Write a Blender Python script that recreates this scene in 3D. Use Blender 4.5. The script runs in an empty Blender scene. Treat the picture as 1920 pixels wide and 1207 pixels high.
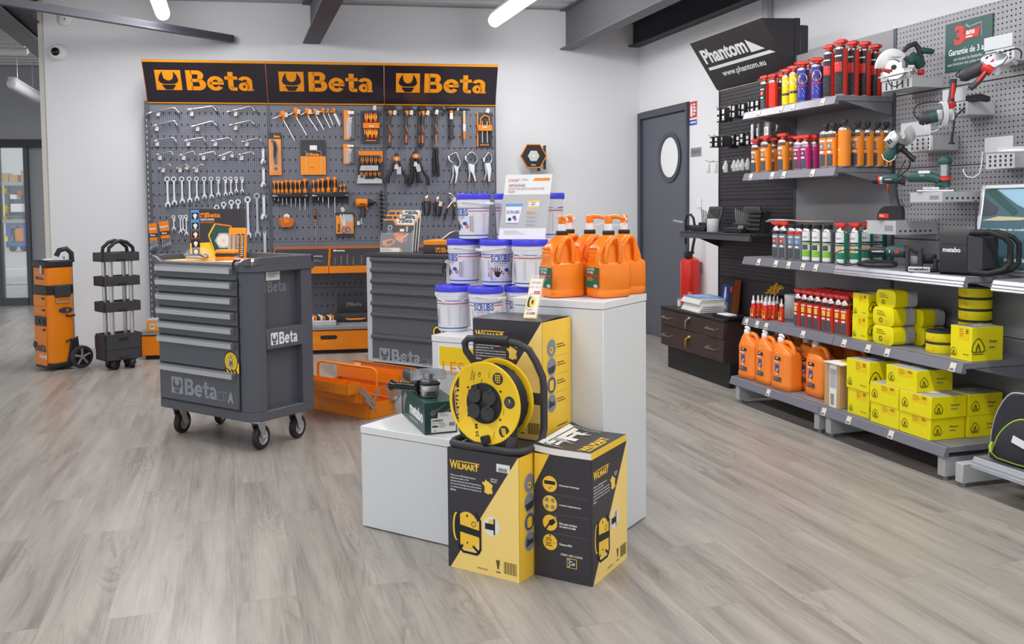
import bpy, bmesh, math, random
from mathutils import Vector, Matrix
random.seed(7)
SC = bpy.context.scene
COL = SC.collection
# ------------------------------------------------------------------ camera
FPX, PITCH, ROLL, PCY, EYE = 1731.83, .0549075, .00870164, 482.595, 1.22
_cp, _sp, _cr, _sr = math.cos(PITCH), math.sin(PITCH), math.cos(ROLL), math.sin(ROLL)
_fwd = Vector((0, _cp, -_sp)); _d0 = Vector((0, -_sp, -_cp)); _r0 = Vector((1, 0, 0))
RIGHT = _cr*_r0 + _sr*_d0; DOWN = -_sr*_r0 + _cr*_d0
EYEP = Vector((0, 0, EYE))
cam = bpy.data.cameras.new('camera'); camo = bpy.data.objects.new('camera', cam); COL.objects.link(camo)
cam.sensor_width = 36; cam.sensor_fit = 'HORIZONTAL'; cam.lens = FPX/1920*36; cam.shift_y = (PCY-603.5)/1920
cam.clip_start = .05; cam.clip_end = 200
cm = Matrix.Identity(4)
for i in range(3):
    cm[i][0] = RIGHT[i]; cm[i][1] = -DOWN[i]; cm[i][2] = -_fwd[i]; cm[i][3] = EYEP[i]
camo.matrix_world = cm
SC.camera = camo
# ------------------------------------------------------------------ light, exposure
w = bpy.data.worlds.new('world'); SC.world = w; w.use_nodes = True
bg = w.node_tree.nodes['Background']; bg.inputs[0].default_value = (.90, .95, 1, 1); bg.inputs[1].default_value = .8
SC.view_settings.view_transform = 'Standard'; SC.view_settings.look = 'None'
SC.view_settings.exposure = .62; SC.view_settings.gamma = 1; SC.view_settings.use_curve_mapping = False
TUBE_WATTS = 14
# ------------------------------------------------------------------ measuring helpers
def ray(px, py):
    return RIGHT*((px-960)/FPX) + DOWN*((py-PCY)/FPX) + _fwd
def at_z(px, py, z=0.):                       # where the line of sight meets a level plane
    d = ray(px, py); return EYEP + d*((z-EYE)/d.z)
class Frame:                                  # a place with its own axes: x right, y away from the room, z up
    def __init__(s, o, yaw):
        s.o = Vector((o[0], o[1], 0)); a = math.radians(yaw)
        s.X = Vector((math.cos(a), math.sin(a), 0)); s.Y = Vector((-math.sin(a), math.cos(a), 0)); s.yaw = a
    def M(s, x=0, y=0, z=0, rz=0):
        return Matrix.Translation(s.o + s.X*x + s.Y*y + Vector((0, 0, z))) @ Matrix.Rotation(s.yaw+rz, 4, 'Z')
    def loc(s, P):
        d = Vector(P)-s.o; return Vector((d.dot(s.X), d.dot(s.Y), d.z))
    def on(s, px, py, y=0.):                  # local point on the upright plane at depth y
        d = ray(px, py); t = (s.Y.dot(s.o-EYEP)+y)/s.Y.dot(d); return s.loc(EYEP+d*t)
    def flat(s, px, py, z):                   # local point on the level plane at height z (world)
        return s.loc(at_z(px, py, z))
def T(x, y=0, z=0): return Matrix.Translation((x, y, z))
def RZ(a): return Matrix.Rotation(math.radians(a), 4, 'Z')
def RX(a): return Matrix.Rotation(math.radians(a), 4, 'X')
def RY(a): return Matrix.Rotation(math.radians(a), 4, 'Y')
def S(k): return Matrix.Scale(k, 4)
def axes(o, r, u):                            # plane with origin o, right r, up u
    r = Vector(r).normalized(); u = Vector(u).normalized(); n = r.cross(u); m = Matrix.Identity(4)
    for i in range(3): m[i][0] = r[i]; m[i][1] = u[i]; m[i][2] = n[i]; m[i][3] = o[i]
    return m
def front(x=0, y=0, z=0): return axes((x, y, z), (1, 0, 0), (0, 0, 1))     # faces -y
def rside(x=0, y=0, z=0): return axes((x, y, z), (0, 1, 0), (0, 0, 1))     # faces +x
def lside(x=0, y=0, z=0): return axes((x, y, z), (0, -1, 0), (0, 0, 1))    # faces -x
def top(x=0, y=0, z=0): return axes((x, y, z), (1, 0, 0), (0, 1, 0))       # faces +z
# ------------------------------------------------------------------ materials
MATS = {}
def lin(c):
    c /= 255; return c/12.92 if c <= .04045 else ((c+.055)/1.055)**2.4
def mat(name, rgb, rough=.5, metal=0., alpha=1., trans=0., emit=0., coat=0., vary=0., scale=40, bump=0., ior=1.45):
    m = bpy.data.materials.new(name); m.use_nodes = True; nt = m.node_tree; p = nt.nodes['Principled BSDF']
    c = tuple(lin(v) for v in rgb)+(1,)
    p.inputs['Base Color'].default_value = c; p.inputs['Roughness'].default_value = rough
    p.inputs['Metallic'].default_value = metal; p.inputs['Alpha'].default_value = alpha; p.inputs['IOR'].default_value = ior
    p.inputs['Transmission Weight'].default_value = trans; p.inputs['Coat Weight'].default_value = coat
    if emit: p.inputs['Emission Color'].default_value = c; p.inputs['Emission Strength'].default_value = emit
    if vary or bump:
        tc = nt.nodes.new('ShaderNodeTexCoord'); n = nt.nodes.new('ShaderNodeTexNoise'); n.inputs['Scale'].default_value = scale
        n.inputs['Detail'].default_value = 4; nt.links.new(tc.outputs['Object'], n.inputs['Vector'])
        if vary:
            mx = nt.nodes.new('ShaderNodeMix'); mx.data_type = 'RGBA'; mx.inputs[6].default_value = tuple(v*(1-vary) for v in c[:3])+(1,)
            mx.inputs[7].default_value = tuple(min(1, v*(1+vary)) for v in c[:3])+(1,)
            nt.links.new(n.outputs['Fac'], mx.inputs[0]); nt.links.new(mx.outputs[2], p.inputs['Base Color'])
        if bump:
            b = nt.nodes.new('ShaderNodeBump'); b.inputs['Strength'].default_value = bump; b.inputs['Distance'].default_value = .002
            nt.links.new(n.outputs['Fac'], b.inputs['Height']); nt.links.new(b.outputs[0], p.inputs['Normal'])
    MATS[name] = m; return m
def _m(*a, **k): mat(*a, **k)
_m('wall', (230, 230, 233), .9, vary=.015, scale=3); _m('cream', (214, 208, 200), .8)
_m('deck', (190, 190, 194), .55, .2); _m('steel_dark', (84, 82, 92), .55, vary=.05, scale=6); _m('steel_black', (52, 49, 58), .55)
_m('steel_mid', (104, 103, 108), .5); _m('slate', (92, 96, 106), .5, vary=.03, scale=60)
_m('slate_dark', (74, 77, 86), .5); _m('white', (236, 236, 238), .55); _m('white_gloss', (240, 240, 242), .25)
_m('paper', (238, 236, 232), .7); _m('tag', (222, 214, 204), .7); _m('ped', (222, 224, 227), .42); _m('ped_top', (232, 232, 233), .35)
_m('tube', (255, 255, 255), .4, emit=12); _m('lampgrey', (205, 205, 207), .5)
_m('orange', (234, 130, 8), .42, bump=.15, scale=180); _m('orange_flat', (242, 146, 28), .5); _m('orange_dk', (196, 102, 34), .5)
_m('orange_sign', (242, 152, 26), .35); _m('sign_black', (38, 32, 42), .16, coat=.3)
_m('cab_dark', (88, 90, 97), .45, bump=.12, scale=300, vary=.02); _m('cab_frame', (84, 86, 94), .42, bump=.1, scale=260)
_m('black', (34, 33, 37), .5); _m('black_gloss', (22, 22, 25), .25); _m('rubber', (40, 39, 42), .6); _m('charcoal', (58, 57, 61), .5)
_m('alu', (205, 207, 210), .34, .85); _m('chrome', (214, 215, 216), .2, 1.); _m('chrome_dull', (176, 178, 180), .34, .95); _m('zinc', (196, 200, 206), .3, .9)
_m('silver_paint', (198, 200, 203), .4, .3); _m('light_grey', (186, 188, 191), .5); _m('mid_grey', (140, 141, 146), .5); _m('logo_grey', (150, 155, 163), .45)
_m('logo_dark', (122, 126, 134), .45); _m('yellow', (255, 210, 40), .35); _m('card_yellow', (255, 206, 66), .45, vary=.02, scale=20)
_m('card_black', (58, 56, 62), .38, vary=.04, scale=25); _m('pale_yellow', (255, 222, 130), .4); _m('klin', (240, 226, 10), .42, vary=.02, scale=30)
_m('klin_dark', (96, 90, 20), .5); _m('grey_card', (176, 176, 178), .5); _m('carton', (196, 158, 112), .7, vary=.05, scale=30)
_m('blue_lid', (72, 72, 226), .38); _m('bucket', (228, 228, 234), .4); _m('navy', (44, 84, 176), .45); _m('red', (206, 42, 40), .42)
_m('red_cap', (206, 52, 44), .4); _m('can_red', (220, 50, 34), .3, .1); _m('can_orange', (240, 140, 34), .3); _m('can_mag', (190, 44, 124), .3)
_m('can_blue', (46, 52, 150), .3); _m('can_yellow', (246, 206, 20), .3); _m('can_grey', (140, 142, 148), .32, .2); _m('can_green', (34, 128, 96), .35)
_m('lime', (130, 194, 60), .4); _m('can_white', (230, 232, 234), .35); _m('text_grey', (112, 114, 120), .6); _m('text_soft', (178, 180, 186), .6)
_m('jug', (250, 132, 22), .3, coat=.25); _m('jug_amber', (238, 128, 36), .36, coat=.15); _m('loc_green', (24, 104, 82), .4)
_m('met_green', (46, 84, 80), .45); _m('met_box', (38, 74, 68), .35, vary=.03, scale=20); _m('panel_grey', (138, 138, 142), .5); _m('shelf_grey', (128, 128, 134), .42)
_m('rail', (116, 116, 127), .32); _m('rail_alu', (200, 203, 212), .25, .7); _m('ph_black', (50, 47, 51), .5); _m('brown', (62, 48, 46), .42, vary=.06, scale=30)
_m('ext_red', (216, 40, 32), .3, coat=.3); _m('skin_blue', (96, 150, 214), .4); _m('wood', (222, 186, 130), .5); _m('bag', (48, 47, 56), .75, bump=.4, scale=400)
_m('bag_lime', (176, 214, 70), .5); _m('gold', (214, 170, 60), .3, .9); _m('brown_pic', (176, 92, 52), .5); _m('night', (40, 60, 130), .3)
_m('plastic_clear', (245, 247, 250), .1, alpha=.12); _m('plastic_milk', (226, 228, 230), .3, alpha=.62); _m('glass', (225, 232, 234), .04, alpha=.16); _m('smoke', (70, 66, 66), .12, alpha=.55)
_m('plinth', (52, 52, 56), .55); _m('pic_sky', (150, 190, 214), .4); _m('pic_teal', (70, 104, 116), .4); _m('pic_sand', (206, 190, 150), .4)
_m('concrete', (176, 174, 172), .6, vary=.06, scale=2); _m('wh_wall', (214, 216, 216), .8); _m('wh_blue', (60, 100, 180), .5); _m('wh_line', (236, 236, 236), .6)
_m('mirror_glass', (206, 208, 208), .08); _m('france', (255, 214, 90), .45)
# ------------------------------------------------------------------ mesh builder
GLY = {}
def glyphs(s, bold=0., shear=0., serif=False):
    k = (s, bold, shear)
    if k not in GLY:
        cu = bpy.data.curves.new('lettering', 'FONT'); cu.body = s; cu.offset = bold; cu.shear = shear
        cu.resolution_u = 3; ob = bpy.data.objects.new('lettering', cu); COL.objects.link(ob)
        me = bpy.data.meshes.new_from_object(ob.evaluated_get(bpy.context.evaluated_depsgraph_get()))
        vs = [(v.co.x, v.co.y) for v in me.vertices]; fs = [tuple(p.vertices) for p in me.polygons]
        bpy.data.objects.remove(ob); bpy.data.curves.remove(cu); bpy.data.meshes.remove(me)
        xs = [v[0] for v in vs]; ys = [v[1] for v in vs]
        GLY[k] = (vs, fs, min(xs), max(xs), min(ys), max(ys))
    return GLY[k]
def circ(r, n=16, cx=0., cy=0., a0=0., a1=360., ry=None):
    full = abs(a1-a0) >= 360; ry = r if ry is None else ry
    return [(cx+r*math.cos(math.radians(a0+(a1-a0)*i/(n if full else n-1))), cy+ry*math.sin(math.radians(a0+(a1-a0)*i/(n if full else n-1)))) for i in range(n)]
def rrect(x0, y0, x1, y1, r, n=4):
    o = []
    for cx, cy, a in ((x1-r, y0+r, -90), (x1-r, y1-r, 0), (x0+r, y1-r, 90), (x0+r, y0+r, 180)):
        o += circ(r, n, cx, cy, a, a+90)
    return o
class MB:
    def __init__(s): s.v = []; s.f = []; s.mi = []; s.mats = []; s.T = Matrix.Identity(4); s.warp = None
    def at(s, M):
        s.T = M; return s
    def add(s, vs, fs, m):
        b = len(s.v); Tm = s.T
        for v in vs:
            p = Tm @ Vector(v)
            s.v.append(s.warp(p) if s.warp else p)
        if m not in s.mats: s.mats.append(m)
        k = s.mats.index(m)
        for f in fs: s.f.append(tuple(b+i for i in f)); s.mi.append(k)
        return s
    def box(s, x0, y0, z0, x1, y1, z1, m, b=0., seg=1):
        if b <= 0:
            vs = [(x, y, z) for z in (z0, z1) for y in (y0, y1) for x in (x0, x1)]
            return s.add(vs, [(0, 2, 3, 1), (4, 5, 7, 6), (0, 1, 5, 4), (2, 6, 7, 3), (0, 4, 6, 2), (1, 3, 7, 5)], m)
        bm = bmesh.new(); bmesh.ops.create_cube(bm, size=1)
        for v in bm.verts: v.co = ((x0+x1)/2+v.co.x*(x1-x0), (y0+y1)/2+v.co.y*(y1-y0), (z0+z1)/2+v.co.z*(z1-z0))
        bmesh.ops.bevel(bm, geom=bm.edges[:], offset=b, segments=seg, affect='EDGES', profile=.5)
        bm.verts.index_update()
        s.add([v.co.copy() for v in bm.verts], [[v.index for v in f.verts] for f in bm.faces], m); bm.free(); return s
    def loft(s, rings, m, cap=True, close=False):
        n = len(rings[0]); vs = [p for r in rings for p in r]; fs = []; R = len(rings)
        for i in range(R if close else R-1):
            a, b = i*n, ((i+1) % R)*n
            for j in range(n): k = (j+1) % n; fs.append((a+j, a+k, b+k, b+j))
        if cap and not close: fs += [tuple(range(n-1, -1, -1)), tuple(range((R-1)*n, R*n))]
        return s.add(vs, fs, m)
    def prism(s, pts, z0, z1, m, b=0.):                 # outline in xy, pushed along z (outline counter-clockwise)
        a = sum(pts[i-1][0]*pts[i][1]-pts[i][0]*pts[i-1][1] for i in range(len(pts)))
        if a < 0: pts = pts[::-1]
        if b <= 0: return s.loft([[(x, y, z0) for x, y in pts], [(x, y, z1) for x, y in pts]], m)
        q = inset(pts, b)
        return s.loft([[(x, y, z0) for x, y in q], [(x, y, z0+b) for x, y in pts], [(x, y, z1-b) for x, y in pts], [(x, y, z1) for x, y in q]], m)
    def poly(s, pts, m, z=0.):
        a = sum(pts[i-1][0]*pts[i][1]-pts[i][0]*pts[i-1][1] for i in range(len(pts)))
        if a < 0: pts = pts[::-1]
        return s.add([(p[0], p[1], z) for p in pts], [tuple(range(len(pts)))], m)
    def rect(s, x0, y0, x1, y1, m, z=0.): return s.poly([(x0, y0), (x1, y0), (x1, y1), (x0, y1)], m, z)
    def disc(s, x, y, r, m, z=0., n=20, ry=None): return s.poly(circ(r, n, x, y, ry=ry), m, z)
    def ring(s, x, y, r0, r1, m, z=0., n=20, k=1.):
        a, b = circ(r0, n, x, y, ry=r0*k), circ(r1, n, x, y, ry=r1*k)
        return s.add([(p[0], p[1], z) for p in a+b], [(i, n+i, n+(i+1) % n, (i+1) % n)[::-1] for i in range(n)], m)
    def lathe(s, prof, m, seg=16, cap=True):
        return s.loft([[(r*math.cos(2*math.pi*i/seg), r*math.sin(2*math.pi*i/seg), z) for i in range(seg)] for r, z in prof], m, cap)
    def tube(s, pts, r, m, seg=8, close=False):
        P = [Vector(p) for p in pts]; n = len(P); rings = []
        rad = r if isinstance(r, (list, tuple)) else [r]*n
        up = None
        for i in range(n):
            if close: t = P[(i+1) % n]-P[i-1]
            else: t = P[min(i+1, n-1)]-P[max(i-1, 0)]
            t.normalize()
            if up is None: up = Vector((0, 0, 1)) if abs(t.z) < .9 else Vector((1, 0, 0))
            up = (up - t*up.dot(t))
            if up.length < 1e-6: up = t.orthogonal()
            up.normalize(); sd = t.cross(up)
            rings.append([P[i]+(sd*math.cos(2*math.pi*j/seg)+up*math.sin(2*math.pi*j/seg))*rad[i] for j in range(seg)])
        return s.loft(rings, m, not close, close)
    def cyl(s, p0, p1, r, m, seg=16, r1=None): return s.tube([p0, p1], [r, r if r1 is None else r1], m, seg)
    def ball(s, c, r, m, seg=12, k=(1, 1, 1)):
        n = seg//2; pr = [(math.sin(math.pi*i/n), -math.cos(math.pi*i/n)) for i in range(1, n)]
        rings = [[(c[0]+r*k[0]*a*math.cos(2*math.pi*j/seg), c[1]+r*k[1]*a*math.sin(2*math.pi*j/seg), c[2]+r*k[2]*z) for j in range(seg)] for a, z in pr]
        return s.loft(rings, m)
    def text(s, t, x, y, w, h, m, z=.0006, bold=.02, shear=0., al='L'):   # fitted to a w x h box (w=None keeps the shape)
        vs, fs, a, b, c, d = glyphs(t, bold, shear)
        ky = h/(d-c); kx = ky if w is None else w/(b-a); W = (b-a)*kx
        x -= {'L': 0, 'C': W/2, 'R': W}[al]
        return s.add([(x+(u-a)*kx, y+(v-c)*ky, z) for u, v in vs], fs, m)
    def lines(s, x, y, w, h, n, m, z=.0006, fill=.55, rag=True):          # print too small to read in the photo
        st = h/n
        for i in range(n):
            f = 1 if not rag else (.6+.4*((i*37 % 11)/10))
            s.rect(x, y+h-st*(i+fill), x+w*f, y+h-st*i, m, z)
        return s
    def bars(s, x, y, w, h, m, n=14, z=.0006):
        st = w/n
        for i in range(n): s.rect(x+i*st, y, x+i*st+st*(.3+.4*((i*5) % 3)/2), y+h, m, z)
        return s
    def build(s, name, parent=None, M=None, angle=40):
        me = bpy.data.meshes.new(name); me.from_pydata([tuple(v) for v in s.v], [], s.f)
        for k in s.mats: me.materials.append(MATS[k])
        me.polygons.foreach_set('material_index', s.mi); me.update()
        me.shade_smooth(); me.set_sharp_from_angle(angle=math.radians(angle))
        o = bpy.data.objects.new(name, me); COL.objects.link(o)
        if parent: o.parent = parent
        if M is not None: o.matrix_local = M
        return o
def inset(pts, d):
    n = len(pts); o = []
    for i in range(n):
        a, b, c = Vector(pts[i-1]), Vector(pts[i]), Vector(pts[(i+1) % n])
        u = (b-a); v = (c-b)
        if u.length < 1e-9 or v.length < 1e-9: o.append(tuple(b)); continue
        u.normalize(); v.normalize(); nu = Vector((-u.y, u.x)); nv = Vector((-v.y, v.x)); m = nu+nv
        k = m.length_squared
        o.append(tuple(b + m*(2*d/max(k, .6)))) if k > 1e-6 else o.append(tuple(b))
    return o
# ------------------------------------------------------------------ things, parts, copies
def tag(o, label, cat, group=None):
    o['label'] = label; o['category'] = cat
    if group: o['group'] = group
    return o
def thing(name, label, cat, M, group=None):
    o = bpy.data.objects.new(name, None); COL.objects.link(o); o.empty_display_size = .05; o.matrix_world = M
    return tag(o, label, cat, group)
def solo(name, mb, label, cat, M, group=None, angle=40): return tag(mb.build(name, None, M, angle), label, cat, group)
def struct(name, mb, M=None, parent=None):
    o = mb.build(name, parent, M)
    if parent is None: o['kind'] = 'structure'
    return o
def dup(root, M, label, group=None):
    c = root.copy(); COL.objects.link(c); c.matrix_world = M; c['label'] = label
    if group: c['group'] = group
    for ch in list(root.children):
        d = ch.copy(); COL.objects.link(d); d.parent = c
        for g in list(ch.children):
            e = g.copy(); COL.objects.link(e); e.parent = d
    return c
ORD = ['first', 'second', 'third', 'fourth', 'fifth', 'sixth', 'seventh', 'eighth', 'ninth', 'tenth', 'eleventh', 'twelfth', 'thirteenth', 'fourteenth', 'fifteenth', 'sixteenth']
# the square mark with the open spanner jaws, and the word beside it
def jaws(mb, x, y, w, h, fg, bg, z=.0006, dz=.0004):
    P = lambda a, b: (x+w*a, y+h*b)
    mb.rect(x, y, x+w, y+h, fg, z)
    L = [P(.28, .95), P(.16, .72), P(.11, .5), P(.17, .38), P(.3, .31), P(.7, .31), P(.83, .38), P(.89, .5), P(.84, .72), P(.72, .95),
         P(.70, .7), P(.66, .57), P(.58, .5), P(.5, .48), P(.42, .5), P(.34, .57), P(.30, .7)]
    mb.poly(L, bg, z+dz); mb.poly([P(.22, .27), P(.78, .27), P(.64, .03), P(.36, .03)], bg, z+dz)
def bword(mb, x, y, w, h, m, z):                  # heavy rounded lettering of the tool maker's sign
    kx, ky = w/2.92, h
    def R(a, b, c, d): mb.rect(x+a*kx, y+b*ky, x+c*kx, y+d*ky, m, z)
    def A(cx, cy, rx, ry, sx, sy, a0, a1, n=10):
        for i in range(n):
            t0, t1 = (math.radians(a0+(a1-a0)*(i+e)/n) for e in (0, 1)); P = lambda r, q, t: (x+(cx+r*math.cos(t))*kx, y+(cy+q*math.sin(t))*ky)
            mb.poly([P(sx, sy, t0), P(rx, ry, t0), P(rx, ry, t1), P(sx, sy, t1)], m, z)
    R(0, 0, .27, 1); R(.2, .8, .5, 1); R(.2, .42, .52, .58); R(.2, 0, .54, .2); A(.5, .745, .27, .255, .02, .075, -90, 90); A(.54, .29, .31, .29, .04, .1, -90, 90)
    A(1.27, .36, .37, .37, .14, .19, 12, 325, 18); R(1.0, .3, 1.63, .44); A(1.27, .37, .37, .36, .13, .18, 0, 20, 2)
    R(1.83, .14, 2.06, .94); R(1.68, .56, 2.24, .72); A(2.03, .2, .2, .2, -.03, .02, 180, 275, 6); R(2.0, 0, 2.22, .17)
    R(2.66, .0, 2.89, .5); A(2.57, .47, .32, .26, .1, .1, 0, 160, 9); A(2.53, .21, .25, .22, .06, .07, 0, 360, 16); R(2.55, .33, 2.7, .43); R(2.84, 0, 2.94, .08)
def beta(mb, x, y, h, fg, bg, w=None, z=.0006, sq=1.08, word=2.9, dz=.0004):
    k = 1 if w is None else w/(h*(sq+.2+word))
    jaws(mb, x, y, h*sq*k, h, fg, bg, z, dz); bword(mb, x+h*(sq+.2)*k, y, h*word*k, h, fg, z)
# ------------------------------------------------------------------ frames of the shop
G = Frame((at_z(1369, 713, .13).x, at_z(1369, 713, .13).y, 0), -73.08)      # long shelf run: x towards the camera, y into the wall
B = Frame((at_z(1200, 621, 0).x, at_z(1200, 621, 0).y, 0), 9.05)           # back wall, origin in the corner
WR = .834; CEIL = 3.06
def node(nt, t, **k):
    n = nt.nodes.new(t)
    for a, v in k.items(): setattr(n, a, v)
    return n
# plank floor
def floor_mat():
    m = bpy.data.materials.new('vinyl_planks'); m.use_nodes = True; nt = m.node_tree; L = nt.links.new; p = nt.nodes['Principled BSDF']
    tc = node(nt, 'ShaderNodeTexCoord')
    br = node(nt, 'ShaderNodeTexBrick'); br.offset = .37; br.inputs['Scale'].default_value = 1; br.inputs['Brick Width'].default_value = 1.3
    br.inputs['Row Height'].default_value = .185; br.inputs['Mortar Size'].default_value = .0012; br.inputs['Mortar Smooth'].default_value = .2
    br.inputs['Color1'].default_value = (0, 0, 0, 1); br.inputs['Color2'].default_value = (1, 1, 1, 1); br.inputs['Mortar'].default_value = (.5, .5, .5, 1)
    L(tc.outputs['Object'], br.inputs['Vector'])
    mul = node(nt, 'ShaderNodeVectorMath', operation='MULTIPLY'); mul.inputs[1].default_value = (37, 53, 0); L(br.outputs['Color'], mul.inputs[0])
    add = node(nt, 'ShaderNodeVectorMath', operation='ADD'); L(tc.outputs['Object'], add.inputs[0]); L(mul.outputs[0], add.inputs[1])
    def noise(sx, sy, det, dist, rough=.55):
        mp = node(nt, 'ShaderNodeMapping'); mp.inputs['Scale'].default_value = (sx, sy, 1); L(add.outputs[0], mp.inputs['Vector'])
        n = node(nt, 'ShaderNodeTexNoise'); n.inputs['Scale'].default_value = 1; n.inputs['Detail'].default_value = det
        n.inputs['Distortion'].default_value = dist; n.inputs['Roughness'].default_value = rough; L(mp.outputs[0], n.inputs['Vector']); return n
    n1 = noise(.9, 11, 7, .35, .62); n2 = noise(5, 130, 3, .2); n3 = noise(1.5, 7, 2, 1.2)
    rp = node(nt, 'ShaderNodeValToRGB'); e = rp.color_ramp.elements
    e[0].position = .27; e[0].color = (lin(106), lin(101), lin(96), 1); e[1].position = .72; e[1].color = (lin(184), lin(178), lin(170), 1)
    x = e.new(.47); x.color = (lin(154), lin(148), lin(141), 1)
    mm = node(nt, 'ShaderNodeMath', operation='MULTIPLY_ADD'); mm.inputs[1].default_value = .26; L(n2.outputs['Fac'], mm.inputs[0])
    m2 = node(nt, 'ShaderNodeMath', operation='MULTIPLY_ADD'); m2.inputs[1].default_value = .74; m2.inputs[2].default_value = 0; L(n1.outputs['Fac'], m2.inputs[0]); L(m2.outputs[0], mm.inputs[2])
    L(mm.outputs[0], rp.inputs['Fac'])
    # knots and cathedral figure
    ab = node(nt, 'ShaderNodeMath', operation='FRACT'); m3 = node(nt, 'ShaderNodeMath', operation='MULTIPLY'); m3.inputs[1].default_value = 9; L(n3.outputs['Fac'], m3.inputs[0]); L(m3.outputs[0], ab.inputs[0])
    rf = node(nt, 'ShaderNodeValToRGB'); f = rf.color_ramp.elements; f[0].position = 0; f[0].color = (.72, .70, .68, 1); f[1].position = .5; f[1].color = (1, 1, 1, 1)
    L(ab.outputs[0], rf.inputs['Fac'])
    msk = noise(.9, 5, 2, .5); rk = node(nt, 'ShaderNodeValToRGB'); rk.color_ramp.elements[0].position = .5; rk.color_ramp.elements[1].position = .68; L(msk.outputs['Fac'], rk.inputs['Fac'])
    mx = node(nt, 'ShaderNodeMix', data_type='RGBA', blend_type='MULTIPLY'); L(rk.outputs[0], mx.inputs[0]); L(rp.outputs[0], mx.inputs[6]); L(rf.outputs[0], mx.inputs[7])
    # joint lines
    mj = node(nt, 'ShaderNodeMix', data_type='RGBA', blend_type='MULTIPLY'); mj.inputs[7].default_value = (.78, .76, .74, 1); L(br.outputs['Fac'], mj.inputs[0]); L(mx.outputs[2], mj.inputs[6])
    L(mj.outputs[2], p.inputs['Base Color'])
    rr = node(nt, 'ShaderNodeMapRange'); rr.inputs[3].default_value = .27; rr.inputs[4].default_value = .42; L(n2.outputs['Fac'], rr.inputs[0]); L(rr.outputs[0], p.inputs['Roughness'])
    b = node(nt, 'ShaderNodeBump'); b.inputs['Strength'].default_value = .12; b.inputs['Distance'].default_value = .001; L(mm.outputs[0], b.inputs['Height']); L(b.outputs[0], p.inputs['Normal'])
    MATS['floor'] = m
floor_mat()
# pierced steel sheet: the holes are real openings (transparent), a dark tray sits behind
def pierced(name, rgb, pitch, hole, key=None, rough=.45):
    mat(name, rgb, rough); m = MATS[name]; nt = m.node_tree; L = nt.links.new; p = nt.nodes['Principled BSDF']
    tc = node(nt, 'ShaderNodeTexCoord'); sp = node(nt, 'ShaderNodeSeparateXYZ'); L(tc.outputs['Object'], sp.inputs[0])
    def M1(op, a, b=None, c=None):
        n = node(nt, 'ShaderNodeMath', operation=op)
        for i, v in enumerate((a, b, c)):
            if v is None: continue
            if isinstance(v, (int, float)): n.inputs[i].default_value = v
            else: L(v, n.inputs[i])
        return n.outputs[0]
    def cell(o, pt): return M1('ABSOLUTE', M1('SUBTRACT', M1('FRACT', M1('DIVIDE', o, pt)), .5))
    hx = M1('LESS_THAN', cell(sp.outputs[0], pitch), hole/pitch/2); hz = M1('LESS_THAN', cell(sp.outputs[2], pitch), hole/pitch/2)
    h = M1('MULTIPLY', hx, hz)
    if key:
        kp, kq, kw, kh = key
        kx = M1('LESS_THAN', cell(sp.outputs[0], kp), kw/kp/2); kz = M1('LESS_THAN', cell(sp.outputs[2], kq), kh/kq/2)
        h = M1('MAXIMUM', h, M1('MULTIPLY', kx, kz))
    L(M1('SUBTRACT', 1., h), p.inputs['Alpha'])
pierced('peg_sheet', (118, 120, 132), .0167, .0062, (.05, .1, .011, .021))
pierced('peg_light', (150, 150, 153), .025, .0072)
pierced('peg_black', (56, 53, 58), .025, .009)
# ------------------------------------------------------------------ floor, walls, ceiling
mb = MB(); mb.box(-14, -14, -.05, 14, 3.2, 0, 'floor'); FL = struct('floor', mb, G.M())
XL = B.on(90, 300).x; XT = B.on(78.5, 300).x
mb = MB(); mb.box(XL, 0, 0, 0, .2, CEIL, 'wall'); struct('wall_back', mb, B.M())
mb = MB(); mb.box(XT, .012, 0, XL, .2, CEIL, 'cream'); struct('trim_1', mb, B.M())
CX = G.loc(B.o).x; D1 = G.on(1293, 192, WR)
mb = MB(); mb.box(D1.x, WR, 0, 6.5, WR+.15, CEIL, 'wall'); mb.box(CX-.1, WR, D1.z+.01, D1.x, WR+.15, CEIL, 'wall'); struct('wall_right', mb, G.M())
dz = D1.z; d0 = CX; d1 = D1.x
mb = MB()
mb.box(d0+.005, WR-.03, 0, d0+.06, WR+.1, dz, 'slate_dark', .004); mb.box(d1-.03, WR-.03, 0, d1, WR+.1, dz, 'slate_dark', .004); mb.box(d0+.06, WR-.03, dz-.06, d1-.03, WR+.1, dz, 'slate_dark', .004)
dr = struct('door_1', mb, G.M())
mb = MB(); oc = G.on(1256, 295, WR); R_ = .19
mb.at(front(0, WR, 0))
o = rrect(d0+.064, .006, d1-.034, dz-.064, .004, 2); hole = circ(R_, 28, oc.x, oc.z)
mb.at(Matrix.Identity(4)); mb.box(d0+.064, WR, .006, d1-.034, WR+.045, dz-.064, 'slate', .002)
mb.at(front(oc.x, WR, oc.z)); mb.ring(0, 0, R_, R_+.035, 'slate_dark', .012, 32)
mb.tube([(R_*math.cos(a*math.pi/16), R_*math.sin(a*math.pi/16), .004) for a in range(32)], .012, 'slate_dark', 6, True)
lf = mb.build('door_leaf', dr)
mb = MB().at(front(oc.x, WR, oc.z)); mb.disc(0, 0, R_, 'white_gloss', .003, 32); mb.build('porthole', lf)
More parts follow.
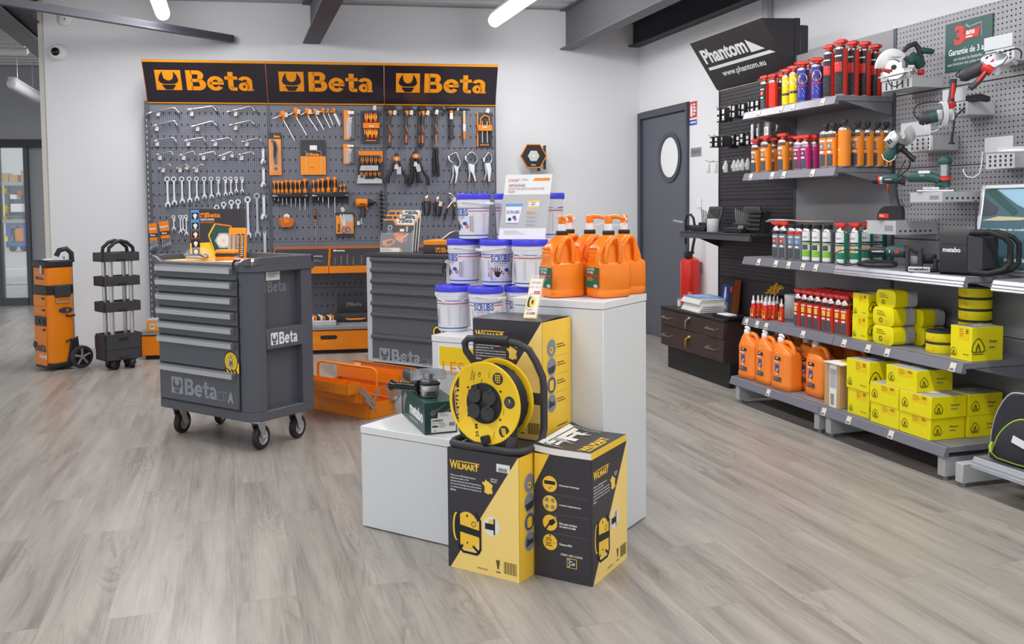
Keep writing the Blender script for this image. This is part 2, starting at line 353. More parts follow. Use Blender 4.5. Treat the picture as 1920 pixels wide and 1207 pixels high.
# pierced roof deck, ribs along the back wall
mb = MB(); prof = []; y = -15.; per = .23
while y < 6.3:
    prof += [(y, CEIL+.07), (y+.06, CEIL+.07), (y+.09, CEIL), (y+.2, CEIL)]; y += per
x0, x1 = -9.5, 7.5
vs = [(x, a, b) for x in (x0, x1) for a, b in prof]; n = len(prof)
mb.add(vs, [(i, i+1, n+i+1, n+i) for i in range(n-1)], 'deck'); mb.box(x0, -15, CEIL+.1, x1, 6.3, CEIL+.2, 'deck')
struct('ceiling', mb, B.M())
# ------------------------------------------------------------------ steelwork
def ibeam(name, P, z0, L, h, wd, m, label, yaw=-73.08, back=0.):
    t = .012; mb = MB()
    for a, b, c, d in ((-wd/2, 0, wd/2, t), (-wd/2, h-t, wd/2, h), (-t/2, t, t/2, h-t)): mb.box(-back, a, b, L, c, d, m)
    return solo(name, mb, label, 'beam', Frame((P.x, P.y, 0), yaw).M(0, 0, z0))
def wallpt(px, py): return at_b(px, py, -.02)
def at_b(px, py, y=0.):
    q = B.on(px, py, y); return B.o + B.X*q.x + B.Y*q.y + Vector((0, 0, q.z))
q = at_b(584, 82); ibeam('ceiling_beam', q, q.z, 9, CEIL-q.z, .15, 'steel_dark', 'dark steel ceiling beam ending above the middle black and orange sign')
q = at_b(1062, 94); ibeam('ceiling_beam', q, q.z, 9, CEIL-q.z, .13, 'steel_mid', 'grey steel beam with a wide flange meeting the back wall left of the corner')
q = at_b(1192, 89); q += B.X*-.02; ibeam('ceiling_beam', q, q.z, 9, .23, .11, 'steel_black', 'black steel beam running along the right wall above the tilted white lettered sign')
q = at_b(446, 75); mb = MB(); e = at_z(95, 4, q.z+.05); dv = Vector((e.x-q.x, e.y-q.y, 0)); ya = math.degrees(math.atan2(dv.y, dv.x))
mb.box(.06, -.03, 0, dv.length*1.4, .03, .06, 'steel_dark'); solo('brace_bar', mb, 'thin dark steel bar running diagonally under the ceiling at upper left', 'beam', Frame((q.x, q.y, 0), ya).M(0, 0, q.z-.03))
q = at_z(68, 90, 2.8); ibeam('ceiling_beam', q, 2.8, 9, .3, .2, 'steel_mid', 'wide grey steel beam in the passage left of the white wall', back=1)
q = at_z(52, 40, 2.84); ibeam('ceiling_beam', q, 2.84, 9, .2, .16, 'steel_black', 'blackish steel beam at the top left corner of the picture', back=2.2)
pg = G.on(1440, 20, WR-.02)
mb = MB(); mb.box(-.035, -.05, pg.z-.45, .035, 0, CEIL, 'light_grey', .004); solo('wall_pipe', mb, 'pale grey square duct running down the right wall behind the black header', 'pipe', G.M(pg.x, WR-.002))
# ------------------------------------------------------------------ tube lamps
def lamp(px, py, z, L, label, lit=True, r=.055, watts=None, yaw=-73.08, P=None):
    P = P or at_z(px, py, z); M = Frame((P.x, P.y, 0), yaw).M(0, 0, z); t = thing('tube_lamp', label, 'lamp', M, 'tube lamps under the ceiling')
    mb = MB(); body = 'tube' if lit else 'lampgrey'
    mb.at(T(0, 0, .03) @ RY(90)).lathe([(r*.35, 0), (r*.8, .012), (r, .04), (r, L-.04), (r*.8, L-.012), (r*.35, L)], body, 14); mb.build('diffuser', t)
    mb = MB(); mb.box(.03, -r*.7, .03+r*.75, L-.03, r*.7, .03+r*1.25, 'lampgrey', .005); mb.build('housing', t)
    for x in (.3, L-.3): mb = MB(); mb.cyl((x, 0, .03+r), (x, 0, CEIL-z-.012), .004, 'zinc', 6); mb.build('suspension_rod', t)
    if lit:
        li = bpy.data.lights.new('lamp_light', 'AREA'); li.shape = 'RECTANGLE'; li.size = L; li.size_y = .1; li.energy = watts or TUBE_WATTS; li.color = (1, .995, .985)
        lo = bpy.data.objects.new('lamp_light', li); COL.objects.link(lo); lo.parent = t; lo.matrix_local = T(L/2, 0, -.06)
    return t
lamp(306, 34, 2.78, 1.5, 'lit tube lamp hanging nearer the white wall above the left black and orange sign')
lamp(925, 47, 2.78, 1.5, 'lit tube lamp hanging left of the wide flanged grey beam')
g0 = at_z(306, 34, 2.78); g1 = at_z(925, 47, 2.78)
for k in (1, 2, 3):  # extra lamps out of view, added along both rows as light
    lamp(0, 0, 2.78, 1.5, 'added unseen tube lamp over the shop floor, %s behind the one by the white wall' % ORD[k-1], P=g0+G.X*2.4*k)
    lamp(0, 0, 2.78, 1.5, 'added unseen tube lamp over the shop floor, %s behind the one by the grey beam' % ORD[k-1], P=g1+G.X*2.4*k)
lamp(72, 190, 2.5, 1.4, 'unlit tube lamp in the passage behind the white wall', False)
lamp(54, 102, 2.72, 1.2, 'unlit flat lamp across the dark ceiling at far left', False, .04, yaw=9.05+180)
lamp(0, 0, 2.7, 1.5, 'added tube lamp, unseen behind the white wall, brightening the passage', P=Vector((-4.3, 10.6, 0)), watts=34)  # unseen lamp, added to brighten the passage
# ------------------------------------------------------------------ glazed passage and the store behind it
H = Frame(at_z(40, 572, 0), 9.05)
def hx(px, py=420): return H.on(px, py).x
def hz(py, px=40): return H.on(px, py).z
zt, zb = hz(269), hz(558); xa, xb, xc = hx(8), hx(54), hx(92)
mb = MB(); mb.box(-6, -.05, hz(262), 4, .15, CEIL, 'mid_grey'); mb.box(-6, -.05, 0, xa-.08, .15, hz(262), 'light_grey'); mb.box(xb+.03, 0, 0, 4, .06, hz(262), 'mid_grey'); struct('wall_passage', mb, H.M())
mb = MB(); mb.box(xa-.08, -.08, hz(262)-.1, xc, .08, hz(262), 'steel_black')
for x in (xa-.05, xb): mb.box(x-.025, -.05, 0, x+.025, .05, zt, 'slate_dark')
mb.box(xa-.05, -.05, .0, xb, .05, zb, 'slate_dark'); wn = struct('window_1', mb, H.M())
mb = MB(); mb.box(xa-.02, -.006, zb, xb-.02, .006, zt, 'glass'); mb.build('pane', wn)
mb = MB()
for a, b in ((341, 348), (411, 418)): mb.box(xa-.02, -.012, hz(b), xb-.02, -.008, hz(a), 'plastic_milk')
mb.build('frosted_band', wn)
FAR = Frame(at_z(30, 464, 0), 9.05)
mb = MB(); mb.box(-30, 3.2, -.05, 14, 36, -.004, 'concrete')
for k, yy in enumerate((6.5, 11)): mb.box(-30, yy, -.004, 0, yy+.12, 0, 'wh_line')
struct('floor_warehouse', mb, Matrix.Translation((0, 0, 0)) @ Frame((H.o.x, H.o.y-3, 0), 9.05).M())
mb = MB(); mb.box(-14, 6, 0, 10, 6.2, 9, 'wh_wall'); struct('wall_warehouse', mb, FAR.M())
def fr(px, py, y=0): return FAR.on(px, py, y)
t = thing('storage_rack', 'blue and orange pallet rack with boxes seen through the glazed passage door', 'rack', FAR.M(fr(30, 440).x, .8))
x0 = fr(30, 440).x
mb = MB()
for px in (4, 22, 53): mb.box(fr(px, 440).x-x0-.06, -.3, 0, fr(px, 440).x-x0+.06, .3, fr(px, 345).z, 'pic_teal')
mb.build('upright', t); mb = MB()
for py in (362, 388, 404, 424): mb.box(fr(3, 440).x-x0, -.3, fr(20, py).z-.06, fr(53, 440).x-x0, .3, fr(20, py).z, 'orange_dk')
mb.build('shelf_beam', t)
for i, (a, b, c, d, m_) in enumerate(((6, 325, 20, 341, 'carton'), (21, 328, 37, 341, 'carton'), (43, 320, 51, 340, 'carton'), (4, 353, 11, 362, 'klin'), (23, 365, 35, 373, 'white'), (24, 382, 45, 397, 'paper'),
        (36, 358, 46, 366, 'brown_pic'), (5, 385, 14, 399, 'klin'), (6, 405, 12, 412, 'klin'), (27, 404, 44, 411, 'pic_teal'), (6, 443, 20, 452, 'klin'))):
    A_, B_ = fr(a, b, .4), fr(c, d, .4); mb = MB(); mb.box(-(B_.x-A_.x)/2, -.2, 0, (B_.x-A_.x)/2, .2, A_.z-B_.z, m_)
    solo('carton_box', mb, 'small %s box seen on the far rack through the glass door, %s from the top' % ({'carton': 'brown', 'klin': 'yellow', 'white': 'white', 'paper': 'white', 'brown_pic': 'reddish', 'pic_teal': 'grey'}[m_], ORD[i]), 'box', FAR.M((A_.x+B_.x)/2, .8-.4, B_.z), 'boxes on the far rack')
A_, B_ = fr(23, 419, -3), fr(54, 454, -3)
t = thing('cage_trolley', 'blue tubular cage trolley standing far away on the concrete floor', 'trolley', FAR.M((A_.x+B_.x)/2, -3, 0)); wd = (B_.x-A_.x)/2
mb = MB()
for x in (-wd, wd): mb.box(x-.04, -.3, .2, x+.04, -.22, A_.z, 'wh_blue')
mb.box(-wd, -.3, B_.z-.1, wd, .3, B_.z, 'wh_blue'); mb.box(-wd, -.3, A_.z-.07, wd, -.22, A_.z, 'wh_blue'); mb.build('frame', t)
mb = MB(); mb.box(-.1, -.2, B_.z, .25, .1, A_.z-.15, 'can_orange', .04); mb.build('load', t)
mb = MB()
for x in (-wd*.7, wd*.7): mb.cyl((x, -.25, .1), (x, -.15, .1), .1, 'rubber', 10)
mb.build('wheel', t)
# ------------------------------------------------------------------ small things on the walls
q = B.on(123, 37); mb = MB(); mb.at(front()); mb.lathe([(.055, 0), (.055, .02), (.04, .032), (.018, .034)], 'white', 20); mb.disc(0, 0, .007, 'black', .0345, 8)
solo('smoke_detector', mb, 'round white detector on the wall above the dome camera', 'detector', B.M(q.x, -.001, q.z))
q = B.on(111, 99); t = thing('dome_camera', 'white dome security camera with dark lens on the white wall', 'camera', B.M(q.x, -.001, q.z))
mb = MB().at(front()); mb.lathe([(.07, 0), (.072, .03), (.06, .06), (.05, .066)], 'white', 24); mb.build('housing', t)
mb = MB().at(front(-.012, 0, 0)); mb.ball((0, 0, .052), .042, 'black_gloss', 16, (1, 1, .7)); mb.build('lens_dome', t)
def wallsign(name, a, b, label, cat, paint, th=.004):
    p, r = G.on(*a, WR), G.on(*b, WR); W_, H_ = r.x-p.x, p.z-r.z; mb = MB(); mb.box(0, -th, 0, W_, 0, H_, 'white'); mb.at(front(0, -th, 0)); paint(mb, W_, H_)
    return solo(name, mb, label, cat, G.M(p.x, WR-.001, r.z))
def fs(mb, w, h):
    mb.rect(0, h*.3, w, h*.98, 'red', .0005); mb.rect(w*.12, h*.36, w*.42, h*.8, 'white', .001); mb.rect(w*.2, h*.8, w*.36, h*.9, 'white', .001); mb.lines(w*.52, h*.36, w*.4, h*.54, 4, 'white', .001, .7)
    mb.rect(0, 0, w, h*.22, 'navy', .0005); mb.rect(w*.1, h*.08, w*.9, h*.14, 'white', .001)
wallsign('safety_sign', (1294, 191), (1307.5, 233), 'red, white and blue extinguisher notice beside the grey door', 'sign', fs)
wallsign('room_plate', (1296, 278), (1316, 292), 'small grey name plate on the white wall right of the door', 'sign', lambda mb, w, h: (mb.rect(0, 0, w, h, 'mid_grey', .0005), mb.text('PRIVE', w*.15, h*.3, w*.7, h*.4, 'slate_dark', .001)))
wallsign('light_switch', (1307, 372), (1316, 389), 'white light switch on the white wall below the name plate', 'switch', lambda mb, w, h: mb.at(front(0, -.006, 0)).box(w*.25, h*.2, 0, w*.75, h*.8, .004, 'white', .001), .008)
# ------------------------------------------------------------------ tool wall: three pierced display walls with header signs
PY = -.23; BX = [B.on(277, 190, PY).x+1.006*i for i in range(4)]
ZT = B.on(277, 189, PY).z; ZB = .12
PLACE3 = ['left', 'middle', 'right']
for i in range(3):
    w_ = BX[i+1]-BX[i]
    t = thing('tool_display_wall', '%s of the three dark pierced tool walls, under the %s black and orange sign' % (PLACE3[i], PLACE3[i]), 'display wall', B.M(BX[i], PY, 0), 'pierced tool walls with header signs')
    mb = MB(); mb.box(.012, .012, ZB, w_-.012, .05, ZT+.1, 'plinth'); mb.build('backing_tray', t)
    for nm, a, b in (('peg_sheet', ZB, .51), ('peg_sheet', .514, .925), ('peg_sheet', .929, 1.34), ('peg_sheet', 1.344, 1.755), ('peg_sheet', 1.759, ZT+.05)):
        mb = MB(); mb.add([(.014, 0, a), (w_-.014, 0, a), (w_-.014, 0, b), (.014, 0, b)], [(0, 1, 2, 3)], 'peg_sheet'); mb.box(.014, .002, a, w_-.014, .004, a+.006, 'cab_frame'); mb.build('pierced_sheet', t)
    for x in (0, w_-.012):
        mb = MB(); mb.box(x, -.004, ZB, x+.012, .05, ZT+.06, 'cab_frame'); mb.build('slotted_upright', t)
    if i == 0:
        mb = MB(); mb.at(front(-.034, -.006, 0)); mb.rect(.008, .15, .034, ZT, 'cab_frame')
        for k in range(38): mb.rect(.016, .18+k*.05, .024, .2+k*.05, 'light_grey', .001)
        mb.at(Matrix.Identity(4)); mb.box(-.03, -.005, ZB, 0, .05, ZT, 'cab_frame'); mb.build('side_strip', t)
    zt = B.on(271, 110.5, PY-.21).z
    h = math.hypot(zt-ZT, .19); prof = [(-.02, ZT-.02), (-.05, ZT-.012), (-.03, ZT+.02), (-.06, ZT+.12), (-.13, ZT+.25), (-.21, zt), (-.195, zt+.004)]
    prof = [(-.012, ZT-.02), (-.022, ZT-.004), (-.042, ZT+.06), (-.15, zt-.075), (-.2, zt)]
    nrm = []
    pts = prof+[(a+.02, b) for a, b in prof[::-1]]
    mb = MB(); mb.loft([[(x, a, b) for a, b in pts] for x in (.002, w_-.002)], 'sign_black')
    def strip(mb, x0, x1, f0, f1, m, off=.0015):       # a band across the curved face between two heights
        mb.loft([], m) if False else None
    def P(f):                                           # point and outward direction on the curved face
        n = len(prof)-1; f = max(0, min(n-1e-6, f)); j = int(f); u = f-j; a, b = Vector(prof[j]), Vector(prof[j+1]); return a+(b-a)*u
    # lettering is laid on the face with a warp from flat (x, height along face)
    L_ = [0]
    for j in range(len(prof)-1): L_.append(L_[-1]+(Vector(prof[j+1])-Vector(prof[j])).length)
    def wrp(p):
        s_ = max(0, min(L_[-1]-1e-6, p.y)); j = max(k for k in range(len(L_)) if L_[k] <= s_); j = min(j, len(prof)-2)
        a, b = Vector(prof[j]), Vector(prof[j+1]); d = (b-a).normalized(); q = a+d*(s_-L_[j]); n_ = Vector((-d.y, d.x)); n_ = n_ if n_.x < 0 else -n_
        q = q+n_*p.z; return Vector((p.x, q.x, q.y))
    hs = mb.build('header_sign', t, angle=50)
    mb = MB(); mb.warp = wrp; LT = L_[-1]
    mb.rect(.002, LT-.022, w_-.002, LT, 'orange_sign', .003); mb.rect(.002, .0, w_-.002, .012, 'orange_sign', .003)
    mb.rect(0, 0, .004, LT, 'orange_dk', .0032)
    beta(mb, .105 if i else .09, LT*.30, LT*.46, 'orange_sign', 'sign_black', .80, z=.002, sq=1.05, word=2.75, dz=.0012); mb.build('logo_lettering', hs)
# ------------------------------------------------------------------ hanging tools, measured on the sheet
class Tool:
    def __init__(s, name, label, cat, px, py, group=None, y=None):
        y = PY-.012 if y is None else y
        q = B.on(px, py, y); s.px, s.py = px, py; s.k = (B.on(px+1, py, y)-q).length
        s.t = thing(name, label, cat, B.M(q.x, y, q.z) @ front(), group)
    def mb(s): return MB().at(S(s.k))
    def p(s, x, y, z=0.): return (x-s.px, s.py-y, z)
    def q(s, *pts): return [(x-s.px, s.py-y) for x, y in pts]
    def price(s, x, y, a=-8, z=3.5, w=3.1, h=4.3):
        mb = MB().at(S(s.k) @ Matrix.Translation(s.p(x, y, z)) @ RZ(a)); mb.prism([(-w, -h), (w, -h), (w, h*.6), (w*.4, h), (-w*.4, h), (-w, h*.6)], 0, .3, 'tag'); mb.lines(-w*.7, -h*.6, w*1.3, h, 3, 'text_soft', .35); mb.build('price_tag', s.t)
    def part(s, mb, name, angle=40): return mb.build(name, s.t, angle=angle)
rows = [('top row', [((275.2, 214.4), (328.6, 202), (337.2, 212.4), (297, 214)), ((352.8, 207.3), (400, 199.5), (407.7, 209), (360, 214)), ((426.8, 211), (472.5, 199.5), (479.2, 209), (442, 214))]),
 ('second row', [((285.7, 237.6), (328.6, 226.4), (334.3, 236.3), (294.7, 242)), ((359, 239), (400, 227.3), (407.7, 236.3), (371, 242)), ((431.5, 235.7), (471.5, 225.8), (477.3, 233.4), (442, 240))]),
 ('third row', [((287.6, 265.4), (325.8, 257.8), (332, 266.2), (295.3, 270)), ((345.8, 264.9), (381, 257.8), (386.7, 266.8), (353.4, 270)), ((398.2, 264.9), (431.5, 258.2), (437.2, 265.4), (404.3, 270)), ((454.4, 266.4), (486.8, 258.8), (490.6, 265.4), (463, 270))]),
 ('fourth row', [((292, 291), (322, 284), (326.3, 290.6), (300.4, 296)), ((335.3, 292.5), (363.9, 283.5), (367.7, 290.2), (344.8, 296)), ((374, 291), (402, 284), (405.8, 290.6), (382, 296)), ((411.5, 293.4), (435.3, 284), (438.2, 288.7), (419.5, 296)), ((448.7, 290.6), (473.5, 284.3), (476.7, 290.2), (453.4, 296))]),
 ('lowest row', [((296.6, 317.6), (319, 307.4), (322, 312), (306.7, 319)), ((329.6, 316.9), (350.5, 307.7), (353.4, 311.6), (338, 319)), ((361, 317.3), (381, 307.4), (384, 311.6), (368.6, 319))])]
for ri, (rn, lst) in enumerate(rows):
    r = [2.4, 2.2, 1.95, 1.65, 1.3][ri]
    for i, (a, b, c, g) in enumerate(lst):
        o = Tool('socket_wrench', '%s from left in the %s of chrome L-shaped socket wrenches' % (ORD[i], rn), 'wrench', b[0], b[1], 'chrome L-shaped socket wrenches')
        mb = o.mb(); A_, B_, C_ = Vector(o.p(*a, 6)), Vector(o.p(*b, 6)), Vector(o.p(*c, 6)); d1 = (A_-B_).normalized(); d2 = (C_-B_).normalized(); e = r*1.6
        mb.tube([A_+(B_-A_)*.12, B_+d1*e, B_+(d1+d2)*e*.28, B_+d2*e], r*.72, 'chrome_dull', 8); o.part(mb, 'handle', 60)
        mb = o.mb(); mb.tube([A_, A_-d1*r*4, A_-d1*r*4.6], [r*1.05, r*1.05, r*.7], 'chrome', 10); o.part(mb, 'socket'); mb = o.mb(); mb.tube([B_+d2*e*.9, B_+d2*e*1.1, C_], [r*.8, r*1.2, r*1.2], 'chrome', 10); o.part(mb, 'socket')
        mb = o.mb(); mb.tube([o.p(a[0]*.45+b[0]*.55, a[1]*.45+b[1]*.55+2, 0), o.p(a[0]*.45+b[0]*.55, a[1]*.45+b[1]*.55+2, 8)], .5, 'zinc', 5); o.part(mb, 'hook_pin'); o.price(*g)
        if (ri, i) in ((3, 3), (4, 1)): o.price(c[0]-2, c[1]+2, -20)
TH = [((511, 223), (531, 212), (532, 226), (552.3, 265.6), 1), ((540.6, 216), (555, 206), (556, 221), (574.4, 254.8), .95), ((563.8, 215.6), (576, 206), (578, 219.4), (595, 246), .9), ((583, 213.8), (591, 207.5), (593, 218), (607, 243.8), .8), ((598.8, 210), (606, 206), (607, 216), (618.8, 240.6), .7), ((610.6, 210), (615, 207), (616, 213.8), (624, 235), .55), ((619.4, 210), (626, 206), (627.5, 213.8), (637, 237), .65)]
for i, (a, h, j, e, k) in enumerate(TH):
    o = Tool('hex_key', '%s from left of the orange T-handle hex keys fanned under the middle sign' % ORD[i], 'hex key', h[0], h[1], 'orange T-handle hex keys')
    mb = o.mb(); mb.loft([[(p[0]*1+h_[0]-o.px, p[1]+o.py-h_[1], z) for p in circ(r_*k, 10)] for h_, r_, z in ((h, 4.2, 1.5), (h, 5, 3), (h, 5, 6), (h, 4.2, 7.5))], 'orange')
    mb.tube([o.p(a[0]*.45+h[0]*.55, a[1]*.45+h[1]*.55+2, 4.5), o.p(h[0]+1, h[1]+4*k, 4.5), o.p(j[0]*.9+h[0]*.1, j[1]-2, 4.5), o.p(*j, 4.5)], [2.6*k, 3.8*k, 3*k, 2*k], 'orange', 10); o.part(mb, 'grip', 60)
    mb = o.mb(); mb.cyl(o.p(*j, 4.5), o.p(*e, 4.5), .95*k+.25, 'chrome', 6); mb.cyl(o.p(a[0]*.5+h[0]*.5, a[1]*.5+h[1]*.5+2, 4.5), o.p(*a, 4.5), .9*k+.2, 'chrome', 6); o.part(mb, 'hex_rod')
    if i == 6:
        for dx in (-2, 1.6): mb = o.mb(); mb.cyl(o.p(j[0]+dx, j[1], 6), o.p(e[0]+dx*1.1, e[1]-3, 6), .6, 'chrome', 6); o.part(mb, 'hex_rod')
    if i < 4: o.price(h[0]+6*k, h[1]+4, -6, 9)
def spanner(o, x, y0, y1, r, m='chrome', ring=True, bend=1.5, tag_=False):      # ring end above, open jaw below
    mb = o.mb(); mb.prism(o.q((x-r*.42, y0+r*.8), (x-r*.34, (y0+y1)/2), (x-r*.45, y1-r*.6), (x+r*.45, y1-r*.6), (x+r*.34, (y0+y1)/2), (x+r*.42, y0+r*.8)), 3, 4.6, m, .3); o.part(mb, 'shank')
    mb = o.mb(); n = 14; ro, ri_ = circ(r, n), circ(r*.55, n); cx, cy = x-o.px, o.py-y0
    rg = [[(a+cx, b+cy, z) for a, b in c] for c, z in ((ri_, 2.5), (ro, 2.5), (ro, 5.5), (ri_, 5.5))]; mb.loft(rg, m, False, True); o.part(mb, 'ring_end')
    mb = o.mb(); J = [(-.5, 1.1), (-.95, .4), (-1.05, -.4), (-.75, -1.05), (-.42, -.95), (-.45, -.2), (-.2, .15), (.2, .15), (.45, -.2), (.5, -1.0), (.85, -.95), (1.05, -.3), (.95, .4), (.5, 1.1)]
    mb.prism([(x-o.px+a*r*.95, o.py-y1+b*r*.95) for a, b in J], 2.8, 5, m, .3); o.part(mb, 'open_jaw')
    if tag_: o.price(x+1, y0+r+1, 0, 6, 2.2, 3.6)
XS = [314.3, 326.7, 341.6, 355.7, 369.2, 383.3, 396.5, 409.6, 423, 433, 443.3, 454]; YE = [387.7, 383.9, 381, 379, 376.2, 372.4, 371.5, 368, 367, 365.4, 361, 361]
for i in range(12):
    o = Tool('combination_wrench', '%s from left in the long hanging row of chrome ratchet ring wrenches' % ORD[i], 'wrench', XS[i], 335, 'long row of chrome ratchet ring wrenches')
    spanner(o, XS[i], 336-i*.12, YE[i]-2, 5.4-i*.17, tag_=i > 6)
for i, (x, y) in enumerate(((407.3, 388.6), (420, 383.3), (434.4, 379.7), (447, 378.5))):
    o = Tool('combination_wrench', '%s from left of the chrome ring wrenches rising behind the lamp box' % ORD[i], 'wrench', x, y, 'ring wrenches behind the lamp box'); spanner(o, x, y, y+56+i*4, 5.3)
for i, (x, y, e) in enumerate(((464.9, 374.3, 443), (482, 367.5, 441))):
    o = Tool('combination_wrench', ['large chrome combination wrench hanging just right of the lamp box', 'largest dull combination wrench hanging left of the column of adjustable wrenches'][i], 'wrench', x, y); spanner(o, x, y, e, 6.1, ['chrome', 'chrome_dull'][i])
for i, (x, y, e) in enumerate(((326.3, 406.7, 430), (338.7, 406.5, 436), (343.5, 407, 433), (349.6, 405.8, 440))):
    o = Tool('combination_wrench', '%s from left of the short wrenches hanging left of the lamp box' % ORD[i], 'wrench', x, y, 'short wrenches left of the lamp box'); spanner(o, x, y, e, 3.7, tag_=i in (0, 3))
for i, (x, y, e, r) in enumerate(((493.5, 281, 303, 4.6), (494, 317, 346, 5), (494.6, 368, 406, 5.8), (496.5, 436, 482, 6.4))):
    o = Tool('adjustable_wrench', '%s from top in the column of chrome adjustable wrenches' % ORD[i], 'wrench', x, y, 'column of chrome adjustable wrenches')
    mb = o.mb(); mb.prism(o.q((x-2.6, y-1), (x-2.2, e-5), (x+3, e-5), (x+3.2, y-2), (x, y-3.4)), 2.5, 5, 'chrome', .5); mb.disc(x-o.px, o.py-y, 1.1, 'black', 5.05, 10); o.part(mb, 'handle')
    mb = o.mb(); mb.prism(o.q((x-3, e-6), (x-r*1.1, e), (x-r*1.15, e+r), (x-r*.3, e+r*1.3), (x+.3, e+r*.4), (x+1.5, e+r*.2), (x+3.5, e-6)), 2, 5.6, 'chrome', .6); o.part(mb, 'head')
    mb = o.mb(); mb.prism(o.q((x+2, e-1), (x+1.3, e+r*.6), (x+r*.5, e+r*1.05), (x+r*1.15, e+r*.2), (x+r, e-3)), 2.3, 5.3, 'chrome_dull', .4); o.part(mb, 'sliding_jaw')
    mb = o.mb(); mb.cyl(o.p(x-1.5, e-1, 5.5), o.p(x+2.5, e-2, 5.5), 1.3, 'chrome_dull', 8); o.part(mb, 'thumb_screw')
for i, (x, y, w_, a) in enumerate(((288, 436, 15, 3), (309.3, 432, 18, 6))):
    o = Tool('wrench_set', '%s orange carded wrench set at the lower left edge of the tool wall' % ['outer left', 'inner'][i], 'tool set', x, y, 'orange carded wrench sets')
    R_ = S(o.k) @ RZ(a)
    mb = MB().at(R_); mb.box(-w_/2, -16, 1, w_/2, 18, 5, 'orange', .8); mb.box(-w_/2-.2, -9, .8, w_/2+.2, -1, 5.4, 'charcoal', .4); mb.at(R_ @ T(0, 0, 5.2)); mb.text('Beta', -5, -6.5, 9, 3.4, 'white', .4, .03); mb.lines(-6, 5, 12, 3, 2, 'paper', .1); o.part(mb, 'card')
    for j in range(5):
        mb = MB().at(R_); x0 = -w_/2+2+j*(w_-4)/4; mb.prism([(x0-.7, -14), (x0-.7, -30+j), (x0+.7, -30+j), (x0+.7, -14)], 2, 3.4, 'chrome'); mb.prism([(x0-2, -28+j), (x0-2, -34+j), (x0-.6, -35+j), (x0-.6, -31+j), (x0+.8, -31+j), (x0+.8, -35+j), (x0+2, -34+j), (x0+2, -28+j)], 2, 3.8, 'chrome'); mb.disc(x0, 8, 1.3, 'white', 5.3, 8); o.part(mb, 'wrench')
# carded packs
def card(name, label, cat, x0, y0, x1, y1, m, group=None, th=1.2):
    o = Tool(name, label, cat, (x0+x1)/2, (y0+y1)/2, group); W_, H_ = x1-x0, y1-y0
    mb = o.mb(); mb.box(-W_/2, -H_/2, .4, W_/2, H_/2, th, m, .3); mb.at(S(o.k) @ T(-W_/2, -H_/2, th)); return o, mb, W_, H_
o, mb, w_, h = card('locking_tool_pack', 'tall orange blister pack with a dark hooked wrench left of the wallet', 'blister pack', 504.4, 248, 527.6, 329.4, 'orange_flat')
mb.rect(0, h-12, w_, h, 'charcoal', .1); mb.text('Beta', 10, h-9, 11, 4.5, 'orange_sign', .2, .04); o.part(mb, 'card')
mb = o.mb(); mb.tube([(-6, 26, 4), (-1, 22, 5), (1, 12, 5), (0, -4, 5), (1, -20, 4.5)], [2.2, 3.5, 4, 3.6, 2.2], 'black', 8); mb.ball((1, -28, 4), 3.4, 'charcoal', 10, (1, 1, .6)); o.part(mb, 'wrench', 60)
mb = o.mb(); mb.box(-10, -36, 1.2, 10.5, 27, 8, 'plastic_clear', 2); o.part(mb, 'blister')
o, mb, w_, h = card('wrench_wallet', 'square orange and dark wallet hanging in the middle of the middle tool wall', 'wallet', 563.8, 262, 610.7, 328.2, 'charcoal')
mb.rect(0, 0, w_, h*.535, 'orange_flat', .15); mb.text('Beta', 18, h*.55, 17, 5, 'orange_sign', .15, .04); jaws(mb, 11.5, h*.55, 5, 5, 'orange_sign', 'charcoal', .15); mb.text('Beta', 17, h*.2, 8, 1.6, 'charcoal', .25); o.part(mb, 'wallet')
mb = o.mb(); mb.box(-6, 14, 1.3, 7.5, 23, 1.7, 'paper'); o.part(mb, 'price_tag')
mb = o.mb()
for x in (-14, 14): mb.tube([(x-8*(1 if x > 0 else -.2), 12, 2), (x, 12, 2), (x+1, 8, 2), (x+1, -32, 2)], .45, 'plastic_milk', 5)
o.part(mb, 'clear_pocket')
for i, (a, b, c, d) in enumerate(((644.4, 206, 665.3, 262.6), (644, 270, 664.6, 308))):
    o, mb, w_, h = card('hex_key_pack', ['tall', 'short'][i]+' orange blister pack of hex keys right of the orange wallet', 'blister pack', a, b, c, d, 'orange_flat', 'hex key blister packs')
    mb.rect(w_*.55, 0, w_, h, 'charcoal', .1); mb.rect(w_*.1, h*.55, w_*.75, h*.68, 'orange', .3); mb.rect(w_*.4, h*.86, w_*.95, h*.97, 'paper', .3); o.part(mb, 'card')
    for j in range(4): mb = o.mb(); x = -w_/2+w_*(.3+.11*j); mb.tube([(x, -h*(.44-.02*j), 3), (x, h*.1, 3), (x+1, h*.2, 3), (x+w_*.3-j, h*.24, 3)], .8, 'chrome', 6); o.part(mb, 'hex_key')
    mb = o.mb(); mb.box(-w_*.42, -h*.46, 1.2, w_*.45, h*.3, 5, 'plastic_clear', 1); o.part(mb, 'blister')
def driver(mb, x, y0, y1, r, c1, c2, z=4.):        # grip standing from y0 up to y1
    h = y1-y0; mb.tube([(x, y0, z), (x, y0+h*.06, z), (x, y0+h*.16, z), (x, y0+h*.3, z), (x, y0+h*.62, z), (x, y0+h*.86, z), (x, y1-h*.03, z), (x, y1, z)], [r*.55, r*.85, r*.85, r*.55, r*.8, r, r*.85, r*.4], c1, 10)
    for s_ in (-1, 1): mb.tube([(x+s_*r*.35, y0+h*.3, z+r*.25), (x+s_*r*.55, y0+h*.55, z+r*.4), (x+s_*r*.5, y0+h*.84, z+r*.55)], [r*.25, r*.5, r*.3], c2, 6)
o, mb, w_, h = card('screwdriver_set', 'dark card of yellow and red insulated screwdrivers at top of the middle wall', 'screwdriver set', 677.5, 207.5, 711.5, 269, 'charcoal')
